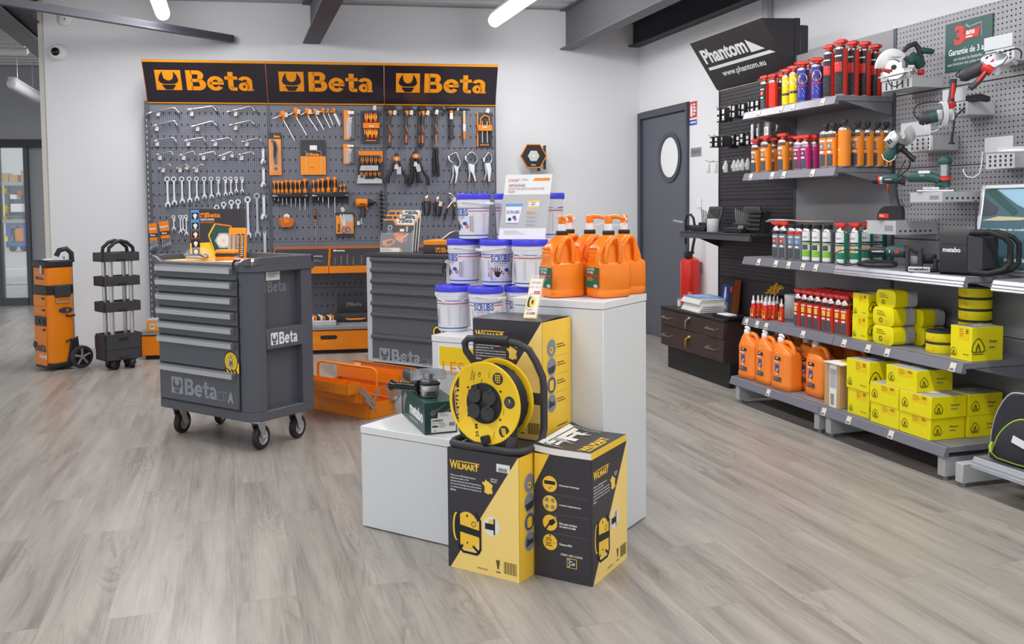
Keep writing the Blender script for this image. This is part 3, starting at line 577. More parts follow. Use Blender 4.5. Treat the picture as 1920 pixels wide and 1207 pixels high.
mb.rect(w_*.25, h*.08, w_*.8, h*.11, 'orange_sign', .1); o.part(mb, 'card')
mb = o.mb(); mb.box(-14, -3, 3, 17, 7.5, 8.6, 'orange', .8); mb.at(S(o.k)@T(0, 0, 8.7)); mb.text('Beta', -2, 0, 9, 3, 'white', .1, .03); o.part(mb, 'band')
for j in range(3):
    mb = o.mb(); driver(mb, -7+j*8, 8, 26, 3.6, 'red', 'can_yellow', 5); o.part(mb, 'screwdriver'); mb = o.mb(); driver(mb, -5+j*7.5, -22, -4, 3.4, 'can_red', 'can_yellow', 5); o.part(mb, 'screwdriver')
    mb = o.mb(); mb.cyl((-10.5+j*9, -4, 5), (-10.5+j*9, -14, 5), 1, 'can_yellow', 6); o.part(mb, 'blade')
o.price(703, 202, -15, 4)
o = Tool('screwdriver_set', 'orange and grey card of dark orange screwdrivers below the insulated set', 'screwdriver set', 694, 313); mb = o.mb()
mb.prism(o.q((671.5, 283), (718, 283), (718, 303), (713, 303), (713, 291), (674, 291)), .4, 1.6, 'orange'); mb.prism(o.q((674, 291), (713, 291), (718, 303), (718, 343.8), (669, 343.8), (671, 318)), .4, 1.2, 'charcoal'); mb.prism(o.q((671, 328), (684, 328), (684, 336), (700, 336), (705, 333), (716, 337), (716, 344), (669, 344)), 1, 3, 'light_grey'); mb.prism(o.q((674, 320), (677, 310.5), (709, 310.5), (709, 320)), 1.2, 7.5, 'light_grey'); mb.at(S(o.k)@T(0, 0, 7.5)); mb.text('Beta', -9, -4, 13, 3.6, 'orange_sign', .1); o.part(mb, 'card')
for j in range(5):
    mb = o.mb(); driver(mb, -14+j*8.2, 3, 21-j*.4, 3.2, 'charcoal', 'orange', 4.5); o.part(mb, 'screwdriver')
    mb = o.mb(); driver(mb, -16+j*8.2, -20, -8, 2.9, 'charcoal', 'orange', 4); o.part(mb, 'screwdriver')
# screwdriver racks
RK = [((511, 362, 578.5, 370), [515.6, 522.8, 530, 537.8, 546.3, 554.8, 562.5, 572.5], [339.4, 339, 339.4, 337.5, 337.5, 337.8, 338, 335], [375, 378, 383.5, 383.8, 388.8, 388.8, 394.8, 394.4]),
      ((585, 360.5, 654, 369.4), [588.8, 597.5, 605.6, 616.3, 628, 638.8, 646.3], [338, 336, 334.4, 332, 332, 347, 346], [371, 376, 380, 390.6, 400, 0, 0])]
for i, ((a, b, c, d), xs, ts, es) in enumerate(RK):
    o = Tool('screwdriver_rack', '%s black wall rack holding upright orange screwdrivers' % ['left', 'right'][i], 'rack', (a+c)/2, (b+d)/2, 'black screwdriver racks'); W_ = (c-a)/2; H_ = (d-b)/2
    mb = o.mb(); mb.box(-W_, -H_, 0, W_, H_, 13, 'black', .4); mb.box(-W_, -H_-11, -1, W_, -H_, .6, 'black'); mb.at(S(o.k)@T(0, 0, 13.05)); mb.disc(-W_+2.8, -H_+3, 1.4, 'white', 0, 10); mb.text('Beta', -W_+5, -H_+2, 5, 2, 'white', 0, .03); mb.text('1290', W_-6, -H_+2.2, 5, 1.6, 'white', 0); mb.lines(-W_+2, H_-1.8, W_*1.8, 1, 1, 'mid_grey', 0, .5); o.part(mb, 'rail')
    for j, x in enumerate(xs):
        big = 1.28 if ts[j] < 336 else (.75 if ts[j] > 345 else 1)
        u = Tool('screwdriver', '%s from left of the dark orange gripped screwdrivers in the %s wall rack' % (ORD[j], ['left', 'right'][i]), 'screwdriver', x, b, 'screwdrivers in the wall racks')
        m_ = u.mb(); driver(m_, 0, .6, b-ts[j]+.6, 3.6*big, 'orange', 'black', 7); m_.tube([(0, .6, 7), (0, 3, 7)], [3*big, 2.2*big], 'orange', 10); u.part(m_, 'grip', 60)
        if es[j]: m_ = u.mb(); m_.cyl((0, 1, 13.8+0), (0, b-es[j], 13.8), .85*big, 'chrome', 8) if False else m_.cyl((0, -9.5, 7), (0, b-es[j], 7), .95*big, 'chrome', 8); u.part(m_, 'blade')
o = Tool('bit_pack', 'small orange bag with a white header below the left screwdriver rack', 'bag', 537.5, 414); mb = o.mb(); mb.prism(o.q((524, 409), (530, 407), (545, 407), (551, 411), (551.5, 420), (547, 427), (528, 427), (523.5, 420)), 1, 6, 'orange_dk', 1.5); mb.box(-4.5, -4, 6, 5, 4, 6.6, 'orange'); o.part(mb, 'bag')
mb = o.mb(); mb.prism([(p[0]+.5, p[1]+8.5) for p in circ(6, 5, a0=90, a1=450)], 2, 2.8, 'white'); mb.at(S(o.k)@T(0, 0, 2.8)); mb.lines(-2, 7, 5, 2.4, 2, 'charcoal', .1); o.part(mb, 'header_card')
o = Tool('long_screwdriver', 'long thin screwdriver with an orange collar hanging below the right rack', 'screwdriver', 591, 391); mb = o.mb(); mb.tube([(0, 0, 4), (0, -3, 4), (0, -14, 4), (0, -21, 4)], [1.4, 2.4, 2.2, 1.8], 'black', 10); mb.box(-1, -13, 5, 1, -2, 6.4, 'orange_dk'); o.part(mb, 'grip'); mb = o.mb(); mb.cyl((0, -21, 4), (0, -23, 4), 3.2, 'orange', 10); o.part(mb, 'collar'); mb = o.mb(); mb.cyl((0, -23, 4), (1, -66, 4), .8, 'mid_grey', 6); o.part(mb, 'blade')
o, mb, w_, h = card('scissors_pack', 'orange blister pack holding scissors right of the long screwdriver', 'blister pack', 630, 398, 663.2, 444, 'orange_flat')
mb.rect(0, 0, w_, h*.13, 'charcoal', .1); mb.rect(0, h*.88, w_, h, 'charcoal', .1); mb.rect(w_*.45, h*.62, w_*.95, h*.92, 'light_grey', .15); mb.at(S(o.k)@T(-w_/2+7.5, -h/2+9, 1.2)@RZ(90)); mb.text('Beta', 0, 0, 16, 5, 'charcoal', .2, .04); o.part(mb, 'card')
for s_ in (-1, 1):
    mb = o.mb(); mb.prism([(-3+s_, -2), (-6+s_*3, 20), (-4+s_*3, 20), (1+s_, -2)], 2+s_*.4, 2.6+s_*.4, 'chrome'); mb.tube([(2+s_*4+3.6*math.cos(a*.52), -10+3*s_*.3+5*math.sin(a*.52), 3) for a in range(12)], .9, 'charcoal', 5, True); o.part(mb, 'scissor_half')
mb = o.mb(); mb.box(-9, -17, 1.2, 14, 20, 6, 'plastic_clear', 1.5); o.part(mb, 'blister'); o.price(643, 392, 25, 3)
o = Tool('impact_wrench', 'orange and black air impact wrench hanging on the middle tool wall', 'impact wrench', 680, 380); mb = o.mb(); mb.at(S(o.k)@T(-13, 0, 8)@RY(90)); mb.lathe([(5, 0), (8, 1.5), (8.4, 5), (7.6, 14), (7.4, 22)], 'orange', 16); mb.at(S(o.k)@T(0, 0, 15.5)); mb.text('Beta', -5, -4, 10, 3.4, 'charcoal', .8, .04); o.part(mb, 'body')
mb = o.mb(); mb.at(S(o.k)@T(9, 0, 8)@RY(90)); mb.lathe([(7.2, 0), (7.2, 3), (5.5, 8), (3.2, 12), (2, 12.2), (1.6, 13), (1.6, 16)], 'black', 14); o.part(mb, 'nose')
mb = o.mb(); mb.tube([(2, -5, 8), (0, -14, 8), (-1, -29, 8)], [4.2, 4.2, 4.8], 'charcoal', 10); o.part(mb, 'handle'); mb = o.mb(); mb.tube([(2, -8, 8), (7, -9, 8), (9, -14, 8)], [2.2, 1.6, 1], 'orange', 8); o.part(mb, 'trigger')
mb = o.mb(); mb.cyl((-2, -29, 8), (-3, -38, 8), 1.6, 'chrome', 8); mb.cyl((-10, -37, 8), (1, -40, 8), 2.2, 'chrome', 8); mb.box(-11, -42, 6, -6, -35, 10, 'paper', .5); o.part(mb, 'air_fitting')
o = Tool('socket_strip', 'dark clip strip of sockets hanging at the seam right of the impact wrench', 'socket strip', 715, 358); mb = o.mb(); mb.box(-2.5, -74, 1, 2.5, 0, 2.6, 'black'); o.part(mb, 'strip')
for j in range(9): mb = o.mb(); mb.cyl((-3.2+j*.15, -5-j*8, 5), (3.4+j*.15, -6-j*8, 5), 2.9, 'charcoal', 10); mb.cyl((3.4+j*.15, -6-j*8, 5), (4.6+j*.15, -6.2-j*8, 5), 2.4, 'chrome_dull', 10); o.part(mb, 'socket')
# hammers
HM = [(731, 203, 720, 741, 198, 208, 729.8, 8, 277, 1), (763.5, 203, 754.5, 772.5, 199, 208, 761, 7.5, 272, 1), (793, 203, 784.5, 799, 200, 208.5, 791.5, 7, 275, 1), (788, 204, 783, 794, 200, 208, 786, 5, 276, 1), (819.5, 203, 811, 829, 199, 207, 817, 6.5, 267, 1)]
for i, (x, y, a, b, c, d, hx_, hw, he, _) in enumerate(HM):
    nm = ['largest dark riveting hammer, nearest the seam under the right sign', 'second dark hammer from the seam under the right sign', 'front one of the two overlapping hammers, third along the row', 'back one of the two overlapping hammers, half hidden', 'fourth hammer along, tag hung over its orange collar'][i]
    o = Tool('hammer', nm, 'hammer', x, y, 'dark hammers under the right sign'); zz = 8 if i != 3 else 3
    mb = o.mb(); mb.prism(o.q((a, c), (x, c), (x+4, c+1), (b, c+3), (b+5, d+2), (b+4, d+4), (b-2, d-1), (x, d), (a, d)), zz-4, zz+4, 'black', 1); o.part(mb, 'head')
    mb = o.mb(); ll = hx_-hw/2; rr_ = hx_+hw/2
    mb.prism(o.q((ll+1.5, d-1), (ll+1, d+24), (ll-.5, d+42), (ll-1, he), (rr_-1.5, he), (rr_, d+42), (rr_, d-1)), zz-2.5, zz+2.5, 'charcoal', .8); o.part(mb, 'handle')
    mb = o.mb(); mb.at(S(o.k)@T(0, 0, zz+2.55)); mb.poly(o.q((ll+1.5, d), (rr_+1, d), (rr_-.5, d+10), (rr_-3, d+7)), 'orange', .1); mb.poly(o.q((ll+1.5, d+27), (ll+2.5, d+27), (rr_, d+40), (rr_-1, d+40)), 'orange', .1)
    mb.poly(o.q((hx_-1.8, d+46), (hx_+1.2, d+46), (hx_+1, d+60), (hx_-2.2, d+60)), 'orange_dk', .1); o.part(mb, 'orange_inlay')
    if i != 3: o.price(rr_+6 if i < 3 else hx_+1, d+4, -15, zz+5)
o = Tool('hammer', 'black rubber mallet with an orange collar and white label', 'hammer', 845.5, 204); mb = o.mb(); mb.at(S(o.k)@T(-10, 0, 7)@RY(90)); mb.lathe([(3.6, 0), (4.4, .8), (4.4, 19), (3.6, 20)], 'black', 14); o.part(mb, 'head'); mb = o.mb(); mb.cyl((0, -3, 7), (0, -58, 7), 3.2, 'charcoal', 12, 3.6); o.part(mb, 'handle'); mb = o.mb(); mb.cyl((0, -4, 7), (0, -19, 7), 3.5, 'orange', 12); mb.box(-2.8, -20, 9, 2.4, -9, 10.8, 'paper'); o.part(mb, 'collar')
o = Tool('hammer', 'hammer with a pale wooden handle dipped in orange', 'hammer', 869.5, 206); mb = o.mb(); mb.at(S(o.k)@T(-10, 0, 6)@RY(90)); mb.lathe([(2.2, 0), (2.6, .6), (2.4, 6), (3, 9), (2.4, 13), (1.2, 21)], 'black', 12); mb.lathe([(2, -2.6), (2.2, 0)], 'white', 10); o.part(mb, 'head')
mb = o.mb(); mb.cyl((0, -2, 6), (0, -45, 6), 2.4, 'wood', 12); mb.cyl((0, -27, 6), (0, -40, 6), 2.6, 'white', 12); mb.cyl((0, -40, 6), (0, -55, 6), 2.6, 'orange', 12, 2.3); o.part(mb, 'handle')
o, mb, w_, h = card('chisel_set', 'orange carded set of punches and chisels at the far right of the tool wall', 'chisel set', 894, 212, 922.5, 274, 'charcoal')
mb.rect(0, 0, 2.5, h, 'orange', .1); mb.rect(w_*.2, h*.03, w_*.8, h*.06, 'orange_sign', .1); o.part(mb, 'card'); mb = o.mb(); mb.tube([(-9, 8, 4), (-7, 20, 4), (0, 26, 4), (8, 23, 4), (10, 8, 4)], 1.4, 'orange', 6); mb.box(-13, -3, 3, 14, 8, 7.5, 'orange', .8); mb.at(S(o.k)@T(0, 0, 7.6)); mb.text('Beta', -4, 3, 8, 2.6, 'white', .1, .03); o.part(mb, 'holder')
for j in range(5): mb = o.mb(); x = -9+j*4.6; mb.cyl((x, -27+j % 2*2, 4), (x, 18-j % 2*3, 4), 1.25, 'chrome' if j % 2 else 'charcoal', 8); o.part(mb, 'chisel')
o.price(914.5, 208, -20, 4)
# bolt cutters and pliers
for i, (px, py, le, re) in enumerate(((743.4, 298, (726, 344), (762, 345)), (779.4, 293, (766, 350), (802.5, 348)), (776, 297, (771, 345), (785, 343)))):
    o = Tool('cable_cutter', ['left dark long-handled cutter with an orange pivot plate', 'right dark long-handled cutter with an orange pivot plate', 'dark cutter half hidden behind the right one'][i], 'cutter', px, py, 'dark long-handled cutters'); z = 7 if i < 2 else 3
    for e, s_ in ((le, -1), (re, 1)):
        mb = o.mb(); mb.tube([o.p(px+s_*2, py+1, z), o.p(px+s_*6, py+10, z), o.p(px*.45+e[0]*.55, py*.5+e[1]*.5, z), o.p(e[0]-s_*2, e[1]-14, z), o.p(*e, z)], [1.6, 2.4, 2.2, 3.4, 3.2], 'black', 8); o.part(mb, 'handle', 60)
        mb = o.mb(); mb.prism(o.q((px, py), (px+s_*5, py-3), (px+s_*3, py-9), (px+s_*.3, py-13), (px, py-8)), z-1.2, z+1.2, 'charcoal', .3); o.part(mb, 'jaw')
    if i < 2:
        mb = o.mb(); mb.prism(circ(7, 16, ry=4.6), z+1, z+2.6, 'orange', .4); mb.cyl((0, 0, z+2), (0, 0, z+3.4), 2, 'chrome', 8); mb.cyl((-4.4, -.2, z+2), (-4.4, -.2, z+3), .8, 'black', 6); mb.cyl((4.4, .2, z+2), (4.4, .2, z+3), .8, 'black', 6); o.part(mb, 'pivot_plate'); o.price(px-1, py+15, -8, z+4)
        mb = o.mb(); mb.at(S(o.k)@Matrix.Translation(o.p(px+4, py+22, z+2))@RZ(14 if i else 0)); mb.box(-4, -7, 0, 4, 7, .6, 'light_grey'); o.part(mb, 'grey_label')
o = Tool('pry_bar', 'short black bar shaped tool hanging between the cutters and the chrome pliers', 'tool', 817, 279); mb = o.mb(); mb.tube([(-4, 0, 4), (0, 1.5, 4), (2, -4, 4), (1, -20, 4), (3, -30, 4), (4, -52, 4)], [2, 3, 3.4, 2.6, 3, 2.4], 'black', 8); mb.tube([(-3, -1, 3), (-4, -14, 3), (-3.4, -30, 3), (-4, -51, 3)], [2, 2.2, 3, 2.2], 'black', 8); o.part(mb, 'body', 60)
LP = [('C-shaped', [(848, 306), (842, 300), (841, 293), (847, 288.5), (855, 286)], [(855, 286), (858, 292), (861, 300), (863, 305), (861, 313)], [(849, 308), (860, 313), (858, 330), (854, 345), (851, 344), (853, 326)], [(849, 312), (849, 328), (846, 338), (843.5, 344)]),
      ('wide round', [(878, 305), (872.5, 299), (873, 293), (878, 288), (884, 285)], [(884, 285), (890, 289), (895, 296), (894, 303), (889, 308)], [(877, 306), (890, 308), (889, 324), (893, 340), (889, 341), (884, 326), (878, 318)], [(878, 312), (880, 326), (878, 340)]),
      ('narrow pointed', [(907, 304), (907, 298), (911, 291), (915, 286)], [(915, 286), (921, 291), (922, 300), (919, 306)], [(907, 305), (919, 305), (921, 318), (918, 341), (914, 340), (912, 322)], [(908, 308), (911, 324), (907, 337)])]
for i, (nm, ja, jb, bd, lv) in enumerate(LP):
    o = Tool('locking_pliers', 'chrome locking pliers with %s jaws and orange tipped lever' % nm, 'pliers', ja[-1][0], ja[-1][1], 'chrome locking pliers')
    mb = o.mb(); mb.tube([o.p(*p, 5) for p in ja], [2.6, 2.8, 2.6, 2.4, 1.6], 'chrome', 8) if len(ja) == 5 else mb.tube([o.p(*p, 5) for p in ja], [2.8, 2.8, 2.6, 1.6], 'chrome', 8); o.part(mb, 'fixed_jaw', 60)
    mb = o.mb(); mb.tube([o.p(*p, 4) for p in jb], [1.6]+[2.5]*(len(jb)-1), 'chrome_dull', 8); o.part(mb, 'moving_jaw', 60)
    mb = o.mb(); mb.prism(o.q(*bd), 2.5, 6.5, 'chrome', .9); o.part(mb, 'body')
    mb = o.mb(); P_ = [o.p(*p, 6) for p in lv]; mb.tube(P_, [1.8]*(len(P_)-1)+[1.6], 'chrome', 8); mb.tube([Vector(P_[-1])+(Vector(P_[-2])-Vector(P_[-1]))*.25, P_[-1]], 2, 'orange', 8); o.part(mb, 'lever', 60)
PL = [(800, 366, 'pliers half hidden behind the catalogue holder', 1), (821, 368, 'combination pliers with an orange guard and hanging price tag', 1), (840, 362, 'slip joint pliers with dark legs standing apart', 0), (867, 362, 'pliers with blue and grey grips showing above the top bucket', 2)]
for i, (x, y, lb, kind) in enumerate(PL):
    o = Tool('pliers', lb, 'pliers', x, y); mb = o.mb()
    if kind == 0:
        mb.tube([(0, 0, 4), (6, -2, 4), (11, -10, 4), (8, -16, 4), (-1, -28, 4)], [1.2, 2.4, 2.4, 2, 1.6], 'chrome', 8); mb.tube([(3, -6, 4), (7, -13, 4), (12, -24, 4)], [1.4, 2.2, 1.5], 'chrome_dull', 8)
    else: mb.prism([(-3, 0), (3, 0), (4, -9), (-4, -9)], 2, 6, 'chrome', .8)
    o.part(mb, 'jaws', 60); c = ['charcoal', 'orange', 'navy'][kind]
    for s_ in (-1, 1):
        mb = o.mb(); P_ = ([(-1+(s_+1)*6.5, -27+(s_+1)*1.5, 4), (-4+(s_+1)*7, -36, 4), (-8+(s_+1)*9.2, -50, 4)] if kind == 0 else [(s_*2, -9, 4), (s_*6, -14, 4), (s_*5, -26, 4), (s_*3.4, -38, 4)])
        mb.tube(P_, [1.6, 1.8, 1.5] if kind == 0 else [1.5, 2.4, 2.2, 1.6], 'black' if kind < 2 else 'navy', 8)
        if kind < 2: mb.ball(P_[0], 2.5, 'orange', 8)
        o.part(mb, 'handle', 60)
    if kind == 1 and i == 1: o.price(x+4, y+14, -15, 8)
    if kind == 0: o.price(x+11, y+12, -12, 8)
# hexagonal work lamp right of the tool wall
o = Tool('work_lamp', 'black hexagonal lamp edged in orange on the wall above the leaning notice', 'lamp', 999, 293, None, -.16); mb = o.mb(); hx6 = [(p[0], p[1]) for p in circ(25.5, 6)]; mb.prism(circ(24, 6), 0, 9, 'black', 1.5); o.part(mb, 'housing')
mb = o.mb(); mb.tube([(a, b, 8.5) for a, b in circ(24, 6)], 1.3, 'orange', 6, True); o.part(mb, 'rim')
mb = o.mb(); mb.prism(circ(11, 6), 9, 10.5, 'lampgrey', .8); mb.disc(0, 0, 7, 'alu', 10.6, 14); mb.disc(0, 0, 2.6, 'pale_yellow', 10.9, 10); mb.text('Beta', -4, -17, 8, 2.4, 'white', 9.2); o.part(mb, 'led_plate')
mb = o.mb(); mb.box(-6, -9, -31, 6, 9, 0, 'black', 1); mb.box(20, -24, -4, 24, 20, 5, 'charcoal', .5); mb.box(8, -27, -2, 13, -22, 4, 'black', .5); o.part(mb, 'wall_bracket')
# ------------------------------------------------------------------ trays and drawer bases below the tool walls
zl = B.on(640, 512, -.62).z
TR = [(BX[1]+.03, BX[1]+.505), (BX[1]+.51, BX[2]-.01), (BX[2]+.02, BX[2]+.5), (BX[2]+.505, BX[3]-.02)]
zt0 = B.on(560, 463, PY-.03).z
for i, (a, b) in enumerate(TR):
    t = thing('sloped_tray', 'orange sloped tool tray, %s from left of the row on the tool walls' % ORD[i], 'tray', B.M(a, PY, 0), 'orange sloped trays'); W_ = b-a
    mb = MB(); yf = -.36
    for s_ in (0, W_-.006): mb.loft([[(s_, -.015, zt0), (s_, yf, zl+.06), (s_, yf, zl), (s_, -.015, zl)], [(s_+.006, -.015, zt0), (s_+.006, yf, zl+.06), (s_+.006, yf, zl), (s_+.006, -.015, zl)]], 'orange')
    mb.box(0, yf, zl, W_, -.015, zl+.008, 'orange'); mb.box(0, yf-.004, zl, W_, yf+.004, zl+.06, 'orange'); mb.box(0, -.03, zl, W_, -.015, zt0, 'orange_dk'); mb.build('tray', t)
    mb = MB().at(T(0, yf+.01, zl+.03) @ RX(math.degrees(math.atan2(zt0-zl-.05, -yf-.03)))); LL = math.hypot(zt0-zl-.05, yf+.03)
    mb.box(.01, 0, 0, W_-.01, LL-.02, .012, 'smoke' if False else 'charcoal'); mb.at(mb.T @ T(0, 0, .0125))
    if i == 0: mb.text('Beta', .3, LL*.55, .12, .03, 'text_soft', .001); mb.lines(.3, LL*.3, .14, .04, 3, 'text_grey', .001)
    if i == 1:
        for k in range(7): mb.rect(.04+k*.052+.02*(k > 3), LL*.12, .055+k*.052+.02*(k > 3), LL*(.5+.08*(k % 3)), 'chrome_dull', .004)
        mb.text('Beta', .03, LL*.8, .1, .03, 'paper', .001)
    mb.build('insert', t)
y0 = PY-.555; ztop = B.on(640, 620, y0).z
for i in range(3):
    t = thing('drawer_chest', 'orange drawer chest with a grey top at the foot of the %s tool wall' % PLACE3[i], 'drawer chest', B.M(BX[i]+.005, 0, 0), 'orange drawer chests under the tool walls'); W_ = BX[i+1]-BX[i]-.01
    mb = MB(); mb.box(.03, y0+.05, 0, W_-.03, PY-.02, .03, 'black'); mb.box(0, y0+.03, .03, W_, PY-.01, ztop+.01, 'orange', .003); mb.build('carcass', t)
    mb = MB(); mb.box(.004, y0, .035, W_-.004, y0+.03, ztop, 'orange', .004); mb.at(front(0, y0, 0)); mb.prism(rrect(W_*.43, ztop-.07, W_*.57, ztop-.035, .016), 0, .001, 'black'); beta(mb, W_*.3, ztop*.5, .055, 'orange_flat', 'orange', .34); mb.build('drawer', t)
    mb = MB(); mb.box(-.002, y0-.004, ztop+.01, W_+.002, PY-.01, ztop+.04, 'mid_grey', .003); mb.build('top_board', t)
zz = ztop+.04
q = B.flat(605, 611, zz); t = thing('marker_tray', 'low silver tray filled with orange and white striped packets on the middle drawer chest', 'tray', B.M(q.x, q.y+.09, zz)); mb = MB(); mb.box(-.11, -.09, 0, .11, .09, .045, 'silver_paint', .004); mb.build('tray', t); mb = MB()
for k in range(9): mb.at(T(-.095+k*.024, 0, .045) @ RZ(12)); mb.box(-.008, -.08, 0, .008, .08, .03+.006*(k % 2), ['white', 'orange', 'charcoal'][k % 3], .002)
mb.build('packets', t)
q = B.flat(658, 606, zz); t = thing('tool_case', 'dark plastic tool case with an orange handle standing on the middle drawer chest', 'case', B.M(q.x+.03, q.y+.14, zz)); mb = MB(); mb.box(-.16, -.06, 0, .16, .06, .075, 'charcoal', .012, 2); mb.box(-.15, .05, .03, .15, .07, .22, 'charcoal', .01, 2); mb.at(front(0, .05, 0)); beta(mb, -.07, .13, .03, 'mid_grey', 'charcoal', .13); mb.build('shell', t)
mb = MB(); mb.tube([(-.07, -.06, .03), (-.05, -.1, .03), (.06, -.1, .03), (.09, -.06, .03)], .008, 'can_orange', 8); mb.build('handle', t)
q = B.flat(284, 622, zz); t = thing('small_box', 'small orange box with a white label on the left drawer chest', 'box', B.M(q.x+.02, q.y+.08, zz)); mb = MB(); mb.box(-.06, -.06, 0, .06, .06, .085, 'orange_flat', .003); mb.at(front(0, -.06, 0)); mb.rect(-.035, .02, .0, .065, 'white', .001); mb.bars(-.03, .028, .025, .03, 'black', 6, .0016); mb.build('box', t)
mb = MB(); mb.box(-.06, -.055, .085, .06, .06, .1, 'plastic_milk', .004); mb.build('lid', t)
# ------------------------------------------------------------------ wheels
def caster(par, x, y, r, zt, rz=0, body='zinc', tyre='black', hub='alu', wd=.03, off=.025):
    M = T(x, y, 0) @ RZ(rz); t = bpy.data.objects.new('caster', None); COL.objects.link(t); t.parent = par; t.matrix_local = M; t.empty_display_size = .02
    mb = MB(); mb.box(-.035, -.035, zt-.008, .035, .035, zt, body)
    for s_ in (-1, 1):
        a = s_*(wd/2+.006); mb.at(axes((0, a, 0), (1, 0, 0), (0, 0, 1))); mb.prism([(-.028, zt-.008), (-off-.014, r-.01), (-off+.014, r-.01), (.03, zt-.008)], -.002, .002, body)
    mb.at(Matrix.Identity(4)); mb.cyl((-off, -wd/2-.012, r), (-off, wd/2+.012, r), .007, body, 8); mb.build('bracket', t)
    mb = MB(); mb.at(axes((-off, wd/2, r), (1, 0, 0), (0, 0, 1))); n = 24
    mb.lathe([(r*.62, 0), (r*.94, 0), (r, wd*.2), (r, wd*.8), (r*.94, wd), (r*.62, wd)], tyre, n, False); mb.lathe([(r*.62, -.001), (r*.5, .004), (r*.3, .002), (r*.12, -.002)], hub, n, False); mb.lathe([(r*.12, wd+.002), (r*.3, wd-.002), (r*.5, wd-.004), (r*.62, wd+.001)], hub, n, False); mb.build('wheel', t)
    return t
# ------------------------------------------------------------------ dark roller cabinet with seven drawers
F0 = at_z(297.9, 761.5, .155); C = Frame((F0.x, F0.y, 0), -34.2); W_, D_ = .775, .4
CS = Frame(C.M(W_, 0, 0).translation, -34.2+90)
t = thing('roller_cabinet', 'dark grey roller cabinet with silver drawer handles standing in front of the left tool wall', 'tool cabinet', C.M(), None); CAB = t
zb, ztp, zr = .155, .905, .98
mb = MB(); ch = .075; out = [(0, .02), (.02, 0), (W_-ch, 0), (W_-.045, .006), (W_-.01, .04), (W_, ch), (W_, .085), (W_-.045, .085), (W_-.045, D_-.075), (W_, D_-.075), (W_, D_), (0, D_)]
mb.prism(out, zb+.05, ztp, 'cab_frame'); full = [(0, .02), (.02, 0), (W_-ch, 0), (W_-.045, .006), (W_-.01, .04), (W_, ch), (W_, D_), (0, D_)]
mb.prism(full, zb, zb+.05, 'cab_frame', .004); mb.box(.0, .004, ztp-.03, W_-.06, .05, ztp, 'cab_frame'); mb.build('body', t)
mb = MB(); mb.at(front(0, -.001, 0)); x0, x1 = .038, C.on(447, 600).x
mb.at(Matrix.Identity(4)); mb.box(x0-.006, -.0015, zb+.05, x1+.01, .004, ztp-.03, 'black'); mb.build('drawer_recess', t)
ys = [494.3, 520, 547.2, 573.3, 599.4, 625.2, 677.7]; zs = [C.on(303, y).z for y in ys]+[zb+.052]
for i in range(7):
    mb = MB(); mb.box(x0, -.012, zs[i+1]+.006, x1, .01, zs[i], 'cab_dark', .003)
    if i == 5:
        mb.at(front(0, -.012, 0)); a, b = C.on(427, 661), C.on(452, 694); cx, cz, r = (a.x+b.x)/2-.01, (a.z+b.z)/2, .052
        mb.poly([(cx-r, cz-r*1.1), (cx+r*1.15, cz-r*1.1), (cx+r*1.15, cz-r*.1), (cx, cz-r*.2)], 'yellow', .0006); mb.disc(cx, cz, r, 'black', .0008, 28); mb.ring(cx, cz, r*.66, r*.9, 'yellow', .0012, 28, 1.); mb.disc(cx, cz, r*.62, 'yellow', .0012, 24)
        for k in range(4): mb.poly([(cx-r*.8+k*r*.5, cz-r*1.1), (cx-r*.55+k*r*.5, cz-r*1.1), (cx-r*.8+k*r*.5, cz-r*.72), (cx-r*1.05+k*r*.5, cz-r*.72)], 'black', .0014)
        mb.poly(rrect(cx-r*.3, cz-r*.5, cx+r*.3, cz+r*.1, r*.08), 'mid_grey', .0016); mb.ring(cx, cz+r*.12, r*.16, r*.28, 'mid_grey', .0016, 16, 1.5); mb.disc(cx, cz-r*.15, r*.07, 'black', .002, 8)
    if i == 6:
        a, b = C.on(325, 704), C.on(325.5, 734.5); h = a.z-b.z; e = C.on(410, 735).x
        mb.at(front(0, -.012, 0)); beta(mb, a.x, b.z, h, 'logo_grey', 'cab_dark', e-a.x); mb.text('C37', e+.008, b.z-.004, C.on(430, 735).x-e-.01, h*.62, 'logo_dark', bold=0, shear=.2); mb.text('A', C.on(430, 735).x, b.z-.004, .045, h*.62, 'logo_grey', bold=.05, shear=.1)
    d = mb.build('drawer', t)
    mb = MB(); prof = [(-.012, zs[i]-.002), (-.026, zs[i]-.002), (-.034, zs[i]-.01), (-.032, zs[i]-.034), (-.012, zs[i]-.034)]
    mb.loft([[(x, a, b) for a, b in prof] for x in (x0+.004, x1-.022)], 'alu'); mb.build('handle', d, angle=20)
    mb = MB(); mb.loft([[(x, a-.001, b) for a, b in prof] for x in (x1-.022, x1)], 'cab_frame'); mb.build('handle_cap', d)
# top tray: low lip in front, raised corners and sides
mb = MB(); rim = [(-.012, .03), (.02, -.012), (W_-ch, -.012), (W_-.04, -.008), (W_+.004, .036), (W_+.01, ch), (W_+.01, D_+.01), (-.012, D_+.01)]
mb.prism(rim, ztp, .945, 'cab_frame', .004)
for x in (-.012, W_-.012):
    mb.prism([(.02, 0), (.02, 0)], 0, 0, 'cab_frame') if False else mb.at(axes((x, 0, 0), (0, 1, 0), (0, 0, 1))).prism([(.02, .94), (D_+.01, .94), (D_+.01, zr), (.07, zr), (.03, .975)], 0, .022, 'cab_frame', .003)
mb.at(Matrix.Identity(4)); mb.box(-.012, D_-.012, .94, W_+.01, D_+.01, zr, 'cab_frame', .003)
for a, b in ((-.01, .075), (W_-.01, W_-.095)): mb.at(axes((0, .012, 0), (1, 0, 0), (0, 0, 1))).prism([(a, .94), (b, .94), (a+(b-a)*.35, .97), (a, .976)], 0, .024, 'cab_frame', .002)
mb.build('top_tray', t)
